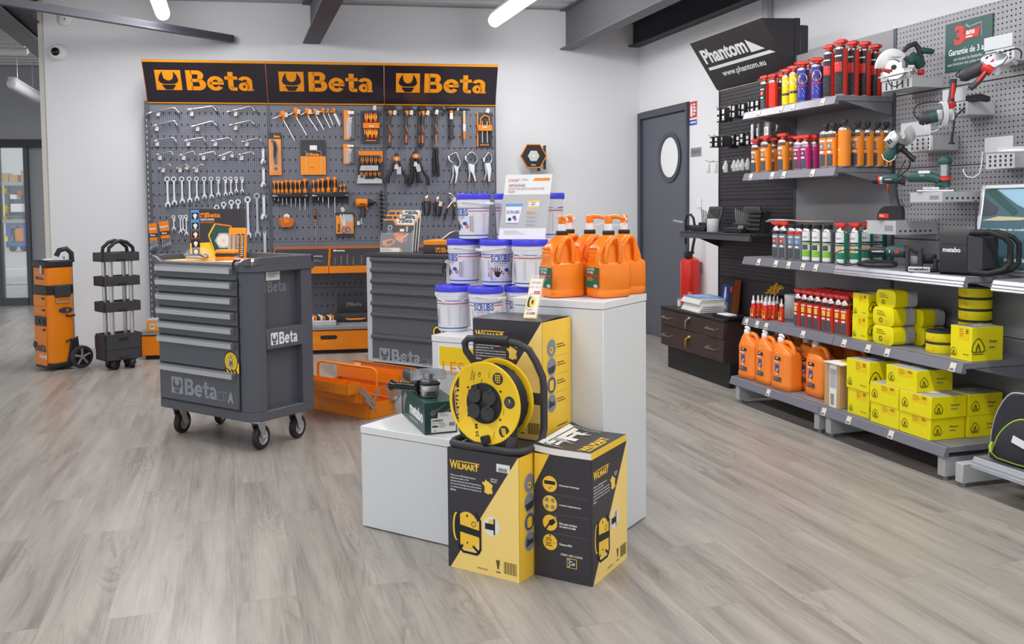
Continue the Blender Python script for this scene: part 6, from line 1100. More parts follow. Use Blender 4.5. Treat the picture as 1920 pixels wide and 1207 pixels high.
mb = MB(); mb.at(TL); mb.box(-.003, .004, 0, w_+.003, .006, h+.006, 'plastic_clear'); mb.at(Matrix.Identity(4)); mb.box(0, 0, 0, w_, .11, .003, 'plastic_clear'); mb.build('clear_stand', t)
# small price card on the rear carton
q = PD.M(.477, .076, 0) @ Vector((.14, .05, 0)); z3 = 2*BH+.004
q = at_z(981, 597, z3); PC = Frame(q, -25); w_, h = .05, .152; TL = RX(-27)
t = thing('price_card', 'small leaning price card with a reel picture on the carton behind the cable reel', 'price card', PC.M(0, 0, z3+.002)); mb = MB(); mb.at(TL); mb.box(0, 0, 0, w_, .0015, h, 'white'); mb.at(TL @ front(0, 0, 0)); mb.rect(0, 0, w_, h, 'card_yellow', .0003); mb.rect(.0025, .004, w_-.0025, h-.003, 'paper', .0006); mb.text('ENROULEUR', .007, h*.86, .037, .009, 'brown_pic', .0009, 0); mb.text('25 M - 3G 2.5', .004, h*.75, .042, .008, 'brown_pic', .0009, 0); mb.rect(.024, h*.6, .045, h*.68, 'red', .0009); mb.text('219€', .027, h*.62, .012, .006, 'white', .0012)
mb.disc(.017, h*.4, .012, 'black', .0009, 16, .021); mb.disc(.024, h*.4, .011, 'yellow', .0012, 18, .021); mb.disc(.025, h*.4, .0045, 'charcoal', .0015, 12, .009); mb.tube([(.022, h*.62, .001), (.012, h*.6, .001), (.008, h*.5, .001), (.006, h*.24, .001), (.012, h*.2, .001), (.028, h*.22, .001)], .0009, 'charcoal', 5); mb.rect(.009, h*.09, .042, h*.15, 'orange_dk', .0009); mb.lines(.011, h*.105, .028, h*.03, 1, 'white', .0012, .6); mb.build('card', t)
mb = MB(); mb.at(TL); mb.box(-.001, .0015, 0, w_+.004, .003, h+.014, 'plastic_clear'); mb.at(Matrix.Identity(4)); mb.box(0, 0, -.001, w_, .05, .001, 'plastic_clear'); mb.build('clear_stand', t)
# ------------------------------------------------------------------ orange pump jugs
def pump_jug(label, M, spin=0., group='orange pump jugs on the tall pedestal'):
    t = thing('pump_jug', label, 'jug', M, group); w_, d_ = .148, .112; mb = MB()
    H_ = lambda z: z if z < .13 else .13+(z-.13)*1.24
    def rg(x0, x1, y0, y1, r, z): return [(x, y, H_(z)) for x, y in rrect(x0, y0, x1, y1, r, 5)]
    a, b = w_/2, d_/2
    mb.loft([rg(-a+.01, a-.01, -b+.01, b-.01, .02, 0), rg(-a+.002, a-.002, -b+.002, b-.002, .025, .006), rg(-a, a, -b, b, .025, .012), rg(-a, a, -b, b, .025, .026), rg(-a+.002, a-.002, -b+.002, b-.002, .025, .03), rg(-a, a, -b, b, .025, .034), rg(-a, a, -b, b, .025, .118), rg(-a+.002, a-.003, -b+.003, b-.003, .025, .127),
             rg(-a, a-.01, -b+.014, b-.014, .022, .132), rg(-a, a-.014, -b+.016, b-.016, .022, .15), rg(-a+.004, a-.024, -b+.019, b-.019, .022, .175), rg(-a+.03, a-.04, -b+.025, b-.025, .022, .196), rg(-.026, .026, -.026, .026, .024, .208), rg(-.02, .02, -.02, .02, .019, .212)], 'jug')
    for i in range(3): mb.box(-a-.001, -b+.03, .15+i*.015, -a+.004, b-.03, .155+i*.015, 'jug', .002)
    mb.build('body', t, angle=50)
    mb = MB(); hp = [(-.046, -b+.006, .13), (-.05, -b+.004, .15), (-.04, -b+.004, .178), (-.018, -b+.008, .2), (.005, -b+.012, .203), (.014, -b+.008, .19), (.015, -b+.004, .16), (.015, -b+.006, .13)]; mb.tube([(p[0], p[1], H_(p[2])) for p in hp], [.008, .009, .009, .009, .009, .009, .008, .008], 'jug', 8); mb.build('handle', t, angle=70)
    mb = MB(); mb.at(lside(-a, 0, 0)); x0, x1 = -b+.014, b-.012; mb.rect(x0, .036, x1, .112, 'loc_green', .0008); mb.text('LOCTITE', x0+.008, .1, .05, .009, 'white', .0014, .03); mb.text('SF 7850', x0+.012, .088, .04, .009, 'white', .0014, .03); mb.rect(x0, .078, x1, .085, 'red', .0012); mb.lines(x0+.01, .06, .05, .015, 5, 'can_yellow', .0014, .3); mb.disc(x1-.02, .044, .013, 'white', .0014, 16, .006); mb.rect(x1-.026, .0425, x1-.014, .0455, 'red', .0018); mb.build('label', t)
    UP = T(0, 0, H_(.212)-.212)
    mb = MB().at(UP); mb.lathe([(.021, .211), (.0225, .213), (.0225, .224), (.02, .227)], 'black', 20); mb.build('collar', t)
    mb = MB().at(UP); mb.lathe([(.0155, .227), (.0155, .252)], 'white_gloss', 16); mb.build('pump_neck', t)
    mb = MB(); mb.at(UP @ RZ(spin)); mb.lathe([(.0135, .252), (.0145, .256), (.0145, .274), (.013, .281), (.004, .2835)], 'jug', 16); mb.tube([(0, 0, .277), (.03, 0, .278), (.055, 0, .272), (.064, 0, .268)], [.0085, .008, .006, .005], 'jug', 8); mb.build('pump_head', t, angle=60)
    mb = MB(); mb.at(UP @ RZ(spin)); mb.tube([(.062, 0, .269), (.068, 0, .266)], .005, 'white_gloss', 8); mb.tube([(.065, 0, .264), (.058, 0, .254), (.04, 0, .247), (.018, 0, .246)], .0016, 'white_gloss', 5); mb.build('nozzle_strap', t, angle=70)
    return t
for x, y, sp, lb in ((.665, .395, -105, 'front left orange pump jug beside the white buckets'), (.822, .468, -36, 'front orange pump jug at the near edge, green label in view'), (.815, .615, -122, 'orange pump jug at the right rear corner of the tall pedestal'), (.69, .57, -36, 'orange pump jug in the middle of the back, mostly hidden'), (.575, .612, -105, 'orange pump jug behind the front left one, only its pump showing')):
    pump_jug(lb, Frame(PD.M(x, y, 0).translation, 29).M(0, 0, .882), sp)
# ------------------------------------------------------------------ long shelf run on the right wall
PV = .452; BAYX = [-.945, 0, .905, 1.81, 1.96, 2.87]; TOPZ = 2.145; ZBASE = .16; ZS = {1: 1.787, 2: 1.413, 3: .90, 4: .523}
def bay(x0, x1, label, kind):
    t = thing('shelf_bay', label, 'shelf unit', G.M(x0, 0, 0), 'bays of the long shelf run'); w_ = x1-x0; c = {'plain': 'panel_grey', 'peg': 'panel_grey', 'black': 'ph_black'}[kind]; zt = TOPZ if kind != 'black' else 2.04
    mb = MB(); mb.box(.013, PV+.012, .06, w_-.013, PV+.05, zt, {'plain': c, 'peg': 'slate_dark', 'black': 'plinth'}[kind]); mb.build('backing', t)
    segs = {'plain': [(.08, .6, c), (.605, 1.1, c), (1.105, 1.6, c), (1.605, zt, c)], 'peg': [(.08, .6, c), (.605, 1.03, c), (1.035, 1.40, 'peg_light'), (1.405, 1.785, 'peg_light'), (1.79, zt, 'peg_light')], 'black': [(.06, .7, c), (.705, 1.25, 'peg_black'), (1.255, 1.7, 'peg_black'), (1.705, zt, 'peg_black')]}[kind]
    for a, b, m in segs:
        mb = MB()
        if m.startswith('peg'): mb.add([(.006, PV, a), (w_-.006, PV, a), (w_-.006, PV, b), (.006, PV, b)], [(0, 1, 2, 3)], m)
        else: mb.box(.006, PV, a, w_-.006, PV+.011, b, m)
        mb.build('back_panel', t)
    for x in (0, w_-.012):
        mb = MB(); mb.box(x, PV-.004, 0, x+.012, PV+.06, zt, 'slate_dark' if kind != 'black' else 'ph_black'); mb.build('upright', t)
    if kind != 'black':
        for x in (.03, w_-.07):
            mb = MB(); mb.box(x, .02, .02, x+.045, PV+.02, .105, 'light_grey', .003); mb.cyl((x+.02, .05, 0), (x+.02, .05, .02), .012, 'mid_grey', 10); mb.cyl((x+.02, PV-.1, 0), (x+.02, PV-.1, .02), .012, 'mid_grey', 10); mb.build('foot', t)
    return t
bay(BAYX[0], BAYX[1], 'black pierced shelf bay beside the white wall under the tilted white lettered header', 'black')
bay(BAYX[1], BAYX[2], 'plain grey shelf bay holding the rows of spray cans', 'plain')
bay(BAYX[2], BAYX[3], 'grey pierced shelf bay where the green power tools hang', 'peg')
bay(BAYX[4]-.145, BAYX[5], 'grey pierced shelf bay at the right edge of the picture', 'peg')
def shelf(x0, x1, y0, ztop, label, rail='rail', tags=(), base=False, m='shelf_grey'):
    t = thing('shelf', label, 'shelf', G.M(x0, 0, 0), 'grey shelves of the long shelf run'); w_ = x1-x0
    mb = MB(); mb.box(.0015, y0+.012, ztop-.028, w_-.0015, PV-.005, ztop, m, .002); mb.build('board', t)
    zb = ztop-.048; mb = MB(); pr_ = [(y0-.004, zb), (y0-.008, zb+.004), (y0+.006, ztop-.004), (y0+.012, ztop), (y0+.02, ztop), (y0+.02, zb)]
    mb.loft([[(x, a, b) for a, b in pr_] for x in (.002, w_-.002)], rail)
    if rail == 'rail_alu': mb.box(.001, y0-.009, zb+.012, w_-.001, y0-.001, zb+.016, rail); mb.box(.001, y0-.005, zb+.026, w_-.001, y0+.004, zb+.03, rail)
    mb.build('price_rail', t, angle=25)
    if not base:
        for x in (.006, w_-.018): mb = MB(); mb.prism([(0, 0), (0, 0)], 0, 0, m) if False else mb.loft([[(xx, PV-.01, ztop-.03), (xx, PV-.01, ztop-.1), (xx, y0+.12, ztop-.045), (xx, y0+.06, ztop-.03)] for xx in (x, x+.012)], m); mb.build('bracket', t)
    for k, tx in enumerate(tags):
        a = tx-x0; mb = MB(); mb.add([(a-.018, y0-.0095, zb+.004), (a+.018, y0-.0095, zb+.004), (a+.02, y0+.003, zb+.042), (a-.016, y0+.003, zb+.042)], [(0, 1, 2, 3)], 'tag'); mb.add([(a-.012, y0-.0098, zb+.009), (a+.01, y0-.0098, zb+.009), (a+.011, y0-.0068, zb+.018), (a-.011, y0-.0068, zb+.018)], [(0, 1, 2, 3)], 'text_grey'); mb.build('price_tag', t)
    return t
def tx(pxs, z, y=.085): return [G.on(p, q, y).x for p, q in pxs]
shelf(0, .905, .085, ZS[1], 'top shelf of the plain bay with red, yellow and blue spray cans', tags=tx([(1423, 215), (1465, 207), (1487, 203), (1543, 195)], 1))
shelf(0, .905, .085, ZS[2], 'second shelf of the plain bay with orange and magenta cans', tags=tx([(1408, 334), (1448, 332), (1470, 330), (1524, 328)], 2))
shelf(0, .905, .085, ZS[3], 'middle shelf of the plain bay with grey, white and green cans', tags=tx([(1423, 492), (1455, 497), (1479, 500), (1506, 501), (1530, 505)], 3))
shelf(.905, 1.81, .085, ZS[3], 'middle shelf with a bright metal edge under the radio and corded tool', 'rail_alu')
shelf(0, .905, .085, ZS[4], 'lower shelf of the plain bay with glue bottles and red cans', tags=tx([(1400, 605), (1420, 609), (1437, 613), (1506, 628)], 4))
shelf(.905, 1.81, .085, ZS[4], 'lower shelf with yellow boxes, disc packs and round tubs', tags=tx([(1583, 645), (1628, 655), (1664, 662), (1787, 687)], 4))
shelf(0, .905, 0, ZBASE, 'bottom shelf of the plain bay with orange pump jugs', base=True, tags=tx([(1441, 736)], 5, 0))
shelf(.905, 1.81, 0, ZBASE, 'bottom shelf with the stacked long yellow boxes', base=True, tags=tx([(1545, 769), (1592, 784), (1671, 813)], 5, 0))
shelf(BAYX[4], BAYX[5], 0, ZBASE, 'bottom shelf at the right edge carrying the black bag', 'rail_alu', base=True)
shelf(BAYX[4], BAYX[5], .085, ZS[3], 'middle shelf at the right edge with a bright metal lip', 'rail_alu')
# ------------------------------------------------------------------ spray cans
PROTO = {}
def trigger_cap(t, r, h, m='red_cap', big=1.):
    mb = MB(); mb.lathe([(r*.55, h), (r*.6, h+.006), (r*.5, h+.012)], m, 12); mb.loft([[(x*k, y*k, z) for x, y in rrect(-r*1.05*big, -r*.62, r*.95*big, r*.62, r*.3, 3)] for z, k in ((h+.008, .8), (h+.012, 1), (h+.024, .95), (h+.03, .6))], m); mb.build('trigger_cap', t)
    mb = MB(); mb.tube([(-r*.9*big, 0, h+.018), (-r*1.5*big, 0, h+.022)], .006, m, 8); mb.build('nozzle', t)
def can(kind, r, h, M, label, group):
    k = (kind, round(r, 4), round(h, 3))
    if k in PROTO: return dup(PROTO[k], M, label, group)
    t = thing('spray_can', label, 'spray can', M, group); PROTO[k] = t
    body, lab, band, pic, low, cap = {'red': ('can_red', 'can_red', 'black', 'can_yellow', 'slate_dark', 'trig'), 'redsolid': ('can_red', 'can_red', 'paper', 'can_red', 'red', 'trig'), 'blackred': ('can_red', 'black', 'black', 'red', 'slate_dark', 'trig'), 'bigred': ('can_red', 'black', 'red', 'white', 'black', 'trig'), 'yellow': ('can_yellow', 'can_yellow', 'can_yellow', 'skin_blue', 'charcoal', 'trig'), 'blue': ('can_blue', 'can_blue', 'can_blue', 'can_yellow', 'can_blue', 'trig'),
        'orange': ('can_orange', 'can_orange', 'slate_dark', 'logo_dark', 'slate_dark', 'trig'), 'orangetall': ('can_orange', 'can_orange', 'slate_dark', 'logo_dark', 'slate_dark', 'nozzle'), 'orangeback': ('can_orange', 'can_orange', 'can_orange', 'can_orange', 'can_orange', 'nozzle'), 'magenta': ('can_mag', 'can_mag', 'chrome_dull', 'met_green', 'slate_dark', 'trig'),
        'grey': ('can_grey', 'can_grey', 'black', 'red', 'slate_dark', 'trig'), 'greyb': ('can_grey', 'can_grey', 'red', 'skin_blue', 'slate_dark', 'cap'), 'lime': ('can_grey', 'can_white', 'lime', 'slate_dark', 'lime', 'cap'), 'green': ('can_green', 'can_white', 'loc_green', 'wood', 'can_green', 'trig')}[kind]
    mb = MB(); mb.lathe([(r*.86, 0), (r*.97, .003), (r*.97, .006), (r, .007)], 'chrome_dull', 24, True); mb.lathe([(r, .007), (r, h-.022)], body, 24, False)
    mb.lathe([(r, h-.022), (r*.97, h-.02), (r*.98, h-.016), (r*.9, h-.01), (r*.62, h-.003), (r*.55, h)], 'chrome', 24, True); b = mb.build('can', t)
    L = MB(); L.warp = lambda p: Vector(((r+.0005+p.z)*math.sin(p.x/r), -(r+.0005+p.z)*math.cos(p.x/r), p.y)); H0, H1 = .009, h-.024; HH = H1-H0; w_ = r*1.0
    def bd(x0, x1, a, c, m, z=0.):
        n = 6
        for i in range(n): L.rect(x0+(x1-x0)*i/n, H0+HH*a, x0+(x1-x0)*(i+1)/n, H0+HH*c, m, z)
    if lab != body: bd(-w_, w_, 0, 1, lab)
    if kind in ('lime', 'green'):
        bd(-w_, w_, .62, .68, 'black', .0003); bd(-w_, w_, .55, .6, band, .0003); bd(-w_*.6, w_*.6, .36, .54, pic, .0003); bd(-w_, w_, .12, .34, low, .0003); L.text('RAPI', -w_*.45, H0+HH*.78, w_*.9, HH*.06, 'text_grey', .0005, .02); L.text('SPRAY', -w_*.5, H0+HH*.63, w_, HH*.04, 'white', .0006, .02) if False else L.lines(-w_*.5, H0+HH*.63, w_, HH*.04, 1, 'white', .0006, .7); L.lines(-w_*.7, H0+HH*.16, w_*.7, HH*.14, 4, 'can_white', .0006, .3)
    elif kind == 'blue':
        L.disc(0, H0+HH*.72, r*.8, 'can_yellow', .0003, 20, HH*.17); L.text('WD-40', -r*.6, H0+HH*.68, r*1.2, HH*.09, 'can_blue', .0006, .04); bd(-w_, w_, .46, .5, 'red', .0003); L.lines(-w_*.7, H0+HH*.1, w_*1.2, HH*.3, 5, 'can_white', .0005, .4)
    elif kind == 'yellow':
        bd(-w_, w_, .72, .9, 'skin_blue', .0003) if False else L.disc(0, H0+HH*.78, r*.7, 'can_white', .0003, 16, HH*.12); L.disc(0, H0+HH*.55, r*.75, 'gold', .0003, 16, HH*.1); bd(-w_, w_, .33, .42, 'charcoal', .0003); bd(-w_, w_, .08, .3, 'can_yellow', .0002); L.lines(-w_*.6, H0+HH*.36, w_, HH*.04, 1, 'white', .0006, .7)
    elif kind == 'orangeback': L.lines(-w_, H0+HH*.5, w_*2, HH*.42, 12, 'wood', .0003, .25); [L.disc(-w_*.6+.012*i, H0+HH*.45, .004, 'white', .0004, 8) for i in range(3)]; L.lines(-w_, H0+HH*.05, w_*2, HH*.3, 8, 'wood', .0003, .25)
    elif kind == 'bigred':
        bd(-w_*.75, w_*.75, .5, .72, 'red', .0003); L.text('RESET', -w_*.6, H0+HH*.58, w_*1.2, HH*.09, 'white', .0006, .03) if False else L.lines(-w_*.55, H0+HH*.52, w_*1.1, HH*.2, 2, 'white', .0006, .5); bd(-w_*.7, w_*.7, .84, .87, 'white', .0003); L.lines(-w_*.6, H0+HH*.1, w_*1.2, HH*.3, 7, 'light_grey', .0004, .3); bd(w_*1.0, w_*1.7, .0, 1, 'can_red', .0002)
    elif kind != 'redsolid':
        bd(-w_, w_, .88, .99, band, .0003); L.lines(-w_*.7, H0+HH*.91, w_*1.2, HH*.05, 1, 'white', .0006, .5); bd(-w_*.85, w_*.5, .76, .81, 'can_white', .0004); bd(-w_*.55, w_*.35, .53, .72, pic, .0003); L.disc(-w_*.1, H0+HH*.62, r*.25, 'light_grey', .0006, 10); bd(-w_*.7, w_*.6, .49, .51, 'black', .0004); bd(-w_*.5, w_*.3, .4, .47, 'can_white', .0004); bd(-w_*.8, w_*.6, .0, .37, low, .0003); L.lines(-w_*.65, H0+HH*.05, w_*1.1, HH*.28, 5, 'light_grey', .0006, .28)
    else: L.lines(-w_, H0+HH*.2, w_*.8, HH*.5, 8, 'can_white', .0004, .2)
    L.build('label_print', b)
    if cap == 'trig': trigger_cap(t, r, h, 'red_cap')
    elif cap == 'cap': mb = MB(); mb.lathe([(r*.8, h-.012), (r*.82, h-.01), (r*.82, h+.014), (r*.7, h+.017)], 'black', 20); mb.build('cap', t)
    else: mb = MB(); mb.lathe([(r*.3, h), (r*.34, h+.004), (r*.34, h+.016), (r*.5, h+.017), (r*.42, h+.034), (r*.2, h+.036)], 'black', 14); mb.build('spray_nozzle', t)
    return t
def put(kind, px, y, z, r, h, label, group, rz=None):
    rz = {'blue': 48, 'yellow': 42, 'orangeback': 0}.get(kind, 15) if rz is None else rz
    x = G.on(px, 400, y).x; return can(kind, r, h, G.M(x, y, z+.0006) @ RZ(rz), label, group)
g1 = 'spray cans on the top shelf'
for kd, px, y, r, h, lb in (('blackred', 1433, .14, .026, .175, 'leftmost can of the top shelf, red with black label'), ('redsolid', 1449, .15, .028, .175, 'all red can, second on the top shelf'), ('blackred', 1462.5, .2, .025, .175, 'black and red can between the all red and yellow ones'), ('yellow', 1473, .15, .026, .185, 'left yellow can on the top shelf'), ('yellow', 1487, .14, .0265, .19, 'right yellow can on the top shelf'), ('blue', 1504, .135, .033, .2, 'left blue and yellow can on the top shelf'), ('blue', 1530, .135, .033, .2, 'right blue and yellow can on the top shelf'), ('yellow', 1541, .23, .026, .185, 'yellow can half hidden behind the right blue one'),
    ('bigred', 1553, .15, .031, .255, 'tall red can next to the right blue can'), ('bigred', 1574.5, .15, .0325, .265, 'tall red and black can at the front corner of the top shelf'), ('bigred', 1596, .235, .0325, .265, 'tall red can third from the front corner'), ('bigred', 1618, .31, .0325, .265, 'tall red can in front of the circular saw, second from the back'), ('bigred', 1638, .385, .0325, .255, 'rearmost tall red can by the circular saw')): put(kd, px, y, ZS[1], r, h, lb, g1)
for k, (px, y) in enumerate(((1490, .22), (1512, .23))): put('blackred', px, y, ZS[1], .026, .2, ['red capped can behind the right yellow one', 'red capped can behind the left blue one'][k], g1)
x = G.on(1470, 200, .36).x; t = thing('open_carton', 'brown carton with a raised flap behind the cans on the top shelf', 'box', G.M(x, .3, ZS[1]+.001)); mb = MB(); mb.box(-.12, 0, 0, .14, .13, .17, 'carton'); mb.build('carton', t); mb = MB(); mb.loft([[(-.12, 0, .17), (.14, 0, .17), (.14, .004, .17), (-.12, .004, .17)], [(-.12, -.06, .215), (.14, -.06, .235), (.14, -.056, .235), (-.12, -.056, .215)]], 'carton'); mb.build('flap', t)
g2 = 'cans on the second shelf'
L2 = [('orange', 1418, .2, .0325, .185, 'leftmost orange can of the second shelf, behind its neighbour'), ('orange', 1436, .14, .033, .19, 'front orange can near the left end of the second shelf'), ('orange', 1453, .24, .0325, .185, 'red capped orange can behind the front ones on the second shelf'), ('orange', 1468.5, .145, .033, .19, 'red capped orange can left of the magenta cans'), ('orange', 1486, .24, .0325, .185, 'orange can half hidden left of the magenta cans'), ('magenta', 1497.5, .145, .03, .165, 'left magenta can on the second shelf'), ('magenta', 1511, .15, .03, .165, 'middle magenta can on the second shelf'), ('magenta', 1526, .2, .03, .165, 'right magenta can on the second shelf'),
 ('orangetall', 1547, .14, .0325, .205, 'leftmost tall orange can with a black nozzle'), ('orangetall', 1561, .15, .0325, .205, 'second tall orange can with a black nozzle'), ('orangetall', 1572, .25, .0325, .205, 'tall orange can peeping out behind the plain backed one'), ('orangeback', 1582, .155, .0325, .215, 'tall orange can turned with its plain back forward'), ('orangetall', 1607, .235, .0325, .205, 'tall orange can second from the shelf corner'), ('orangetall', 1625, .295, .0325, .205, 'tall orange can third from the shelf corner'), ('orangetall', 1644.5, .36, .0325, .205, 'tall orange can left of the hanging grinder'), ('orangetall', 1660, .412, .0325, .205, 'rearmost tall orange can behind the hanging grinder')]
for kd, px, y, r, h, lb in L2: put(kd, px, y, ZS[2], r, h, lb, g2)
for k, (px, y) in enumerate(((1503, .24), (1518, .27))): put('orange', px, y, ZS[2], .03, .175, 'red capped can behind the %s magenta can' % ['left', 'middle'][k], g2)
g3 = 'cans on the middle shelf'
def putb(kind, px, py, z, r, h, label, group, rz=20):
    y = max(.11+r, G.flat(px, py, z).y+r); return can(kind, r, h, G.M(G.on(px, py-20, y).x, y, z+.0006) @ RZ(rz), label, group)
for kd, px, py, lb in (('grey', 1457.8, 486.7, 'leftmost grey can with a red cap on the middle shelf'), ('grey', 1471, 487.5, 'second grey can with a red cap on the middle shelf'), ('greyb', 1487, 489, 'grey can with a black cap, left of the pair'), ('greyb', 1500, 490, 'grey can with a black cap, right of the pair'), ('lime', 1514.3, 492, 'left lime and white can'), ('lime', 1532.5, 493.5, 'middle lime and white can'), ('lime', 1552.5, 494, 'right lime and white can'),
    ('green', 1577.5, 498, 'front dark green and white can with a red cap'), ('green', 1604, 497, 'second dark green and white can behind the tool cord'), ('green', 1626, 494, 'third dark green and white can above the cord coil'), ('green', 1649, 493, 'dark green can behind the corded tool body'), ('green', 1671, 490, 'rearmost dark green can left of the tool holder')): putb(kd, px, py, ZS[3], .0295, .19, lb, g3)
q = G.flat(1448, 485, ZS[3]); mb = MB(); mb.box(0, 0, 0, .035, .12, .13, 'klin', .001); mb.at(front(0, 0, 0)); mb.lines(.005, .02, .02, .08, 5, 'klin_dark', .0006, .3); solo('slim_box', mb, 'slim yellow box at the left end of the middle shelf', 'box', G.M(q.x-.02, .18, ZS[3]+.001))
q = G.on(1452, 419, .17); mb = MB(); mb.loft([[(x, y, .001+zz) for x, y in ((a, -.03), (a, .1))]+[(x, y, .003+zz) for x, y in ((a, .1), (a, -.03))] for a, zz in ((-.04, -.006), (0, .008), (.1, .006), (.3, .004), (.44, .003))], 'paper'); mb.at(T(0, 0, .0035)); mb.rect(.1, -.02, .42, .08, 'orange_dk', .006); solo('flat_sheet', mb, 'flat white and red sheet lying over the can caps on the middle shelf', 'paper', G.M(q.x-.01, .17, ZS[3]+.19+.03))
# glue bottles, box, gold display and red cans of the lower shelf
def bottle(M, label):
    t = thing('glue_bottle', label, 'bottle', M, 'red glue bottles with white spouts'); mb = MB()
    mb.loft([[(x*a, y*b, z) for x, y in circ(1, 16)] for z, a, b in ((0, .02, .013), (.003, .021, .014), (.06, .0205, .0135), (.076, .016, .012), (.086, .011, .0105), (.09, .011, .0105))], 'can_red'); b = mb.build('bottle', t)
    mb = MB(); mb.rect(-.015, .01, .015, .058, 'can_yellow', 0); mb.rect(-.01, .036, .01, .052, 'red', .0004); mb.rect(.002, .014, .013, .026, 'paper', .0004); b2 = mb; mb2 = MB(); mb2.v = [Vector((v.x, -.0145-v.z+abs(v.x)*.12, v.y)) for v in mb.v]; mb2.f = mb.f; mb2.mi = mb.mi; mb2.mats = mb.mats; mb2.build('label', b)
    mb = MB(); mb.lathe([(.0115, .09), (.0115, .104), (.006, .108), (.005, .13), (.0025, .14)], 'white_gloss', 14); mb.build('spout_cap', t); return t
GB = [(245, 383), (290, 381), (328, 380), (371, 382), (403, 384), (440, 386), (472, 390), (357, 404), (397, 400), (437, 402), (510, 420)]; proto = None
NM = ['outermost left glue bottle of the back row', 'second glue bottle from left in the back row', 'third glue bottle from left in the back row', 'fourth glue bottle from left, behind the front row', 'fifth glue bottle from left, behind the front row', 'glue bottle behind the gap of the front row', 'rear right glue bottle below the gold display', 'front row glue bottle at left', 'front row glue bottle in the middle', 'front row glue bottle right of the middle', 'nearest glue bottle standing apart at right']
for i, (a, b) in enumerate(GB):
    q = G.flat(1360+a/5.03, 520+b/5.03, ZS[4]); M = G.M(q.x, q.y+.014, ZS[4]+.0006)
    if proto is None: proto = bottle(M, NM[i])
    else: dup(proto, M, NM[i])
q = G.flat(1473, 597, ZS[4]); t = thing('white_tin', 'white cylindrical tin with black lettering behind the glue bottles', 'tin', G.M(q.x, q.y+.05, ZS[4]+.001)); mb = MB(); mb.lathe([(.05, 0), (.05, .14), (.047, .145)], 'can_white', 24); mb.build('tin', t); mb = MB(); mb.warp = lambda p: Vector((.0505*math.sin(p.x/.05), -.0505*math.cos(p.x/.05), p.y)); mb.poly([(-.05, .005), (.0, .005), (-.02, .09), (-.05, .1)], 'black'); mb.rect(.012, .01, .04, .06, 'can_yellow'); mb.disc(-.02, .11, .012, 'red', 0, 12); mb.build('label_print', t)
q = G.on(1453, 556, .33); t = thing('gold_display', 'cluster of gold tipped bits in a dark tray behind the glue bottles', 'display', G.M(q.x, .33, ZS[4]+.001)); mb = MB(); mb.box(-.07, -.05, 0, .06, .06, .12, 'black', .003); mb.build('tray', t); mb = MB()
for k in range(26): a, b = -.05+.02*(k % 6), -.03+.018*(k//6); mb.ball((a, b, .135+.01*((k*7) % 5)/4+.012*(k//6)), .011, 'gold', 6)
mb.build('gold_bits', t); o = bpy.data.objects[mb.__class__.__name__] if False else None
XR = [(1489.2, 611.8), (1502.3, 614.4), (1514, 616.8), (1528, 619.4), (1540, 622.4), (1553.8, 624.4), (1567.4, 627.4), (1581.3, 629.7)]
RWN = ['front row', 'second row', 'third row', 'rear row']
for rr_ in range(4):
    for i, (px, py) in enumerate(XR):
        q = G.flat(px, py, ZS[4]); can('red', .0262, .185, G.M(q.x+.003*(rr_ % 2), .15+.062*rr_+.006*((i*3) % 3), ZS[4]+.0006) @ RZ(16+((i*37+rr_*11) % 5-2)*4), '%s from left of the %s of slim red cans on the lower shelf' % (ORD[i], RWN[rr_]), 'slim red cans on the lower shelf')
# yellow abrasive cartons
def tri_mark(mb, x, y, s_, m='klin_dark', z=.0008):
    o_ = [(0, 1), (.22, .86), (.46, .5), (.5, .22), (.4, .12), (-.4, .12), (-.5, .22), (-.46, .5), (-.22, .86)]; P_ = [(x+a*s_, y+b*s_) for a, b in o_]; q_ = inset(P_[::-1], s_*.07)
    mb.add([(a, b, z) for a, b in P_[::-1]]+[(a, b, z) for a, b in q_], [(i, (i+1) % 9, 9+(i+1) % 9, 9+i) for i in range(9)], m)
    mb.rect(x-.38*s_, y, x+.38*s_, y+.07*s_, m, z); mb.poly([(x-.2*s_, y+.2*s_), (x-.12*s_, y+.5*s_), (x, y+.7*s_), (x+.12*s_, y+.5*s_), (x+.2*s_, y+.2*s_), (x+.09*s_, y+.2*s_), (x, y+.48*s_), (x-.09*s_, y+.2*s_)], m, z)
def klin(x, y, z, w_, d_, h, label, group, long=True, strip=True):
    t = thing('yellow_carton', label, 'box', G.M(x, y, z), group); mb = MB(); mb.box(0, 0, 0, w_, d_, h, 'klin', .001); mb.at(top(0, 0, h+.0003)); mb.rect(.004, .004, w_-.002, d_-.002, 'grey_card'); mb.disc(w_*.5, d_*.5, min(w_, d_)*.18, 'paper', .0006, 16)
    mb.at(front(0, -.0003, 0)); tri_mark(mb, w_*(.18 if long else .16), h*(.25 if long else .1), h*(.45 if long else .26)); mb.rect(w_*.4, h*.62, w_*.88, h*.97, 'can_yellow', .0004); mb.lines(w_*.43, h*.66, w_*.24, h*.26, 4, 'klin_dark', .0008, .25); mb.bars(w_*.72, h*.8, w_*.13, h*.13, 'klin_dark', 8, .0008)
    if not long: mb.text('Klingspor', w_*.62, h*.15, w_*.26, h*.06, 'klin_dark', .0008); 
    mb.at(rside(w_+.0003, 0, 0)); tri_mark(mb, d_*.2, h*.2, h*.5); mb.text('Klingspor', d_*.55, h*.5, d_*.26, h*.13, 'klin_dark', .0008, .02); mb.lines(d_*.55, h*.32, d_*.3, h*.1, 1, 'logo_dark', .0008, .5); mb.build('printed_carton', t); return t
gk = 'long yellow cartons on the bottom shelf'; zb = ZBASE+.001; hK = .098
klin(1.502, .015, zb, .2, .185, hK, 'front yellow carton at the lowest right of the bottom shelf stack', gk); klin(1.506, .01, zb+hK+.001, .205, .19, hK, 'front yellow carton second from the floor, at the right', gk)
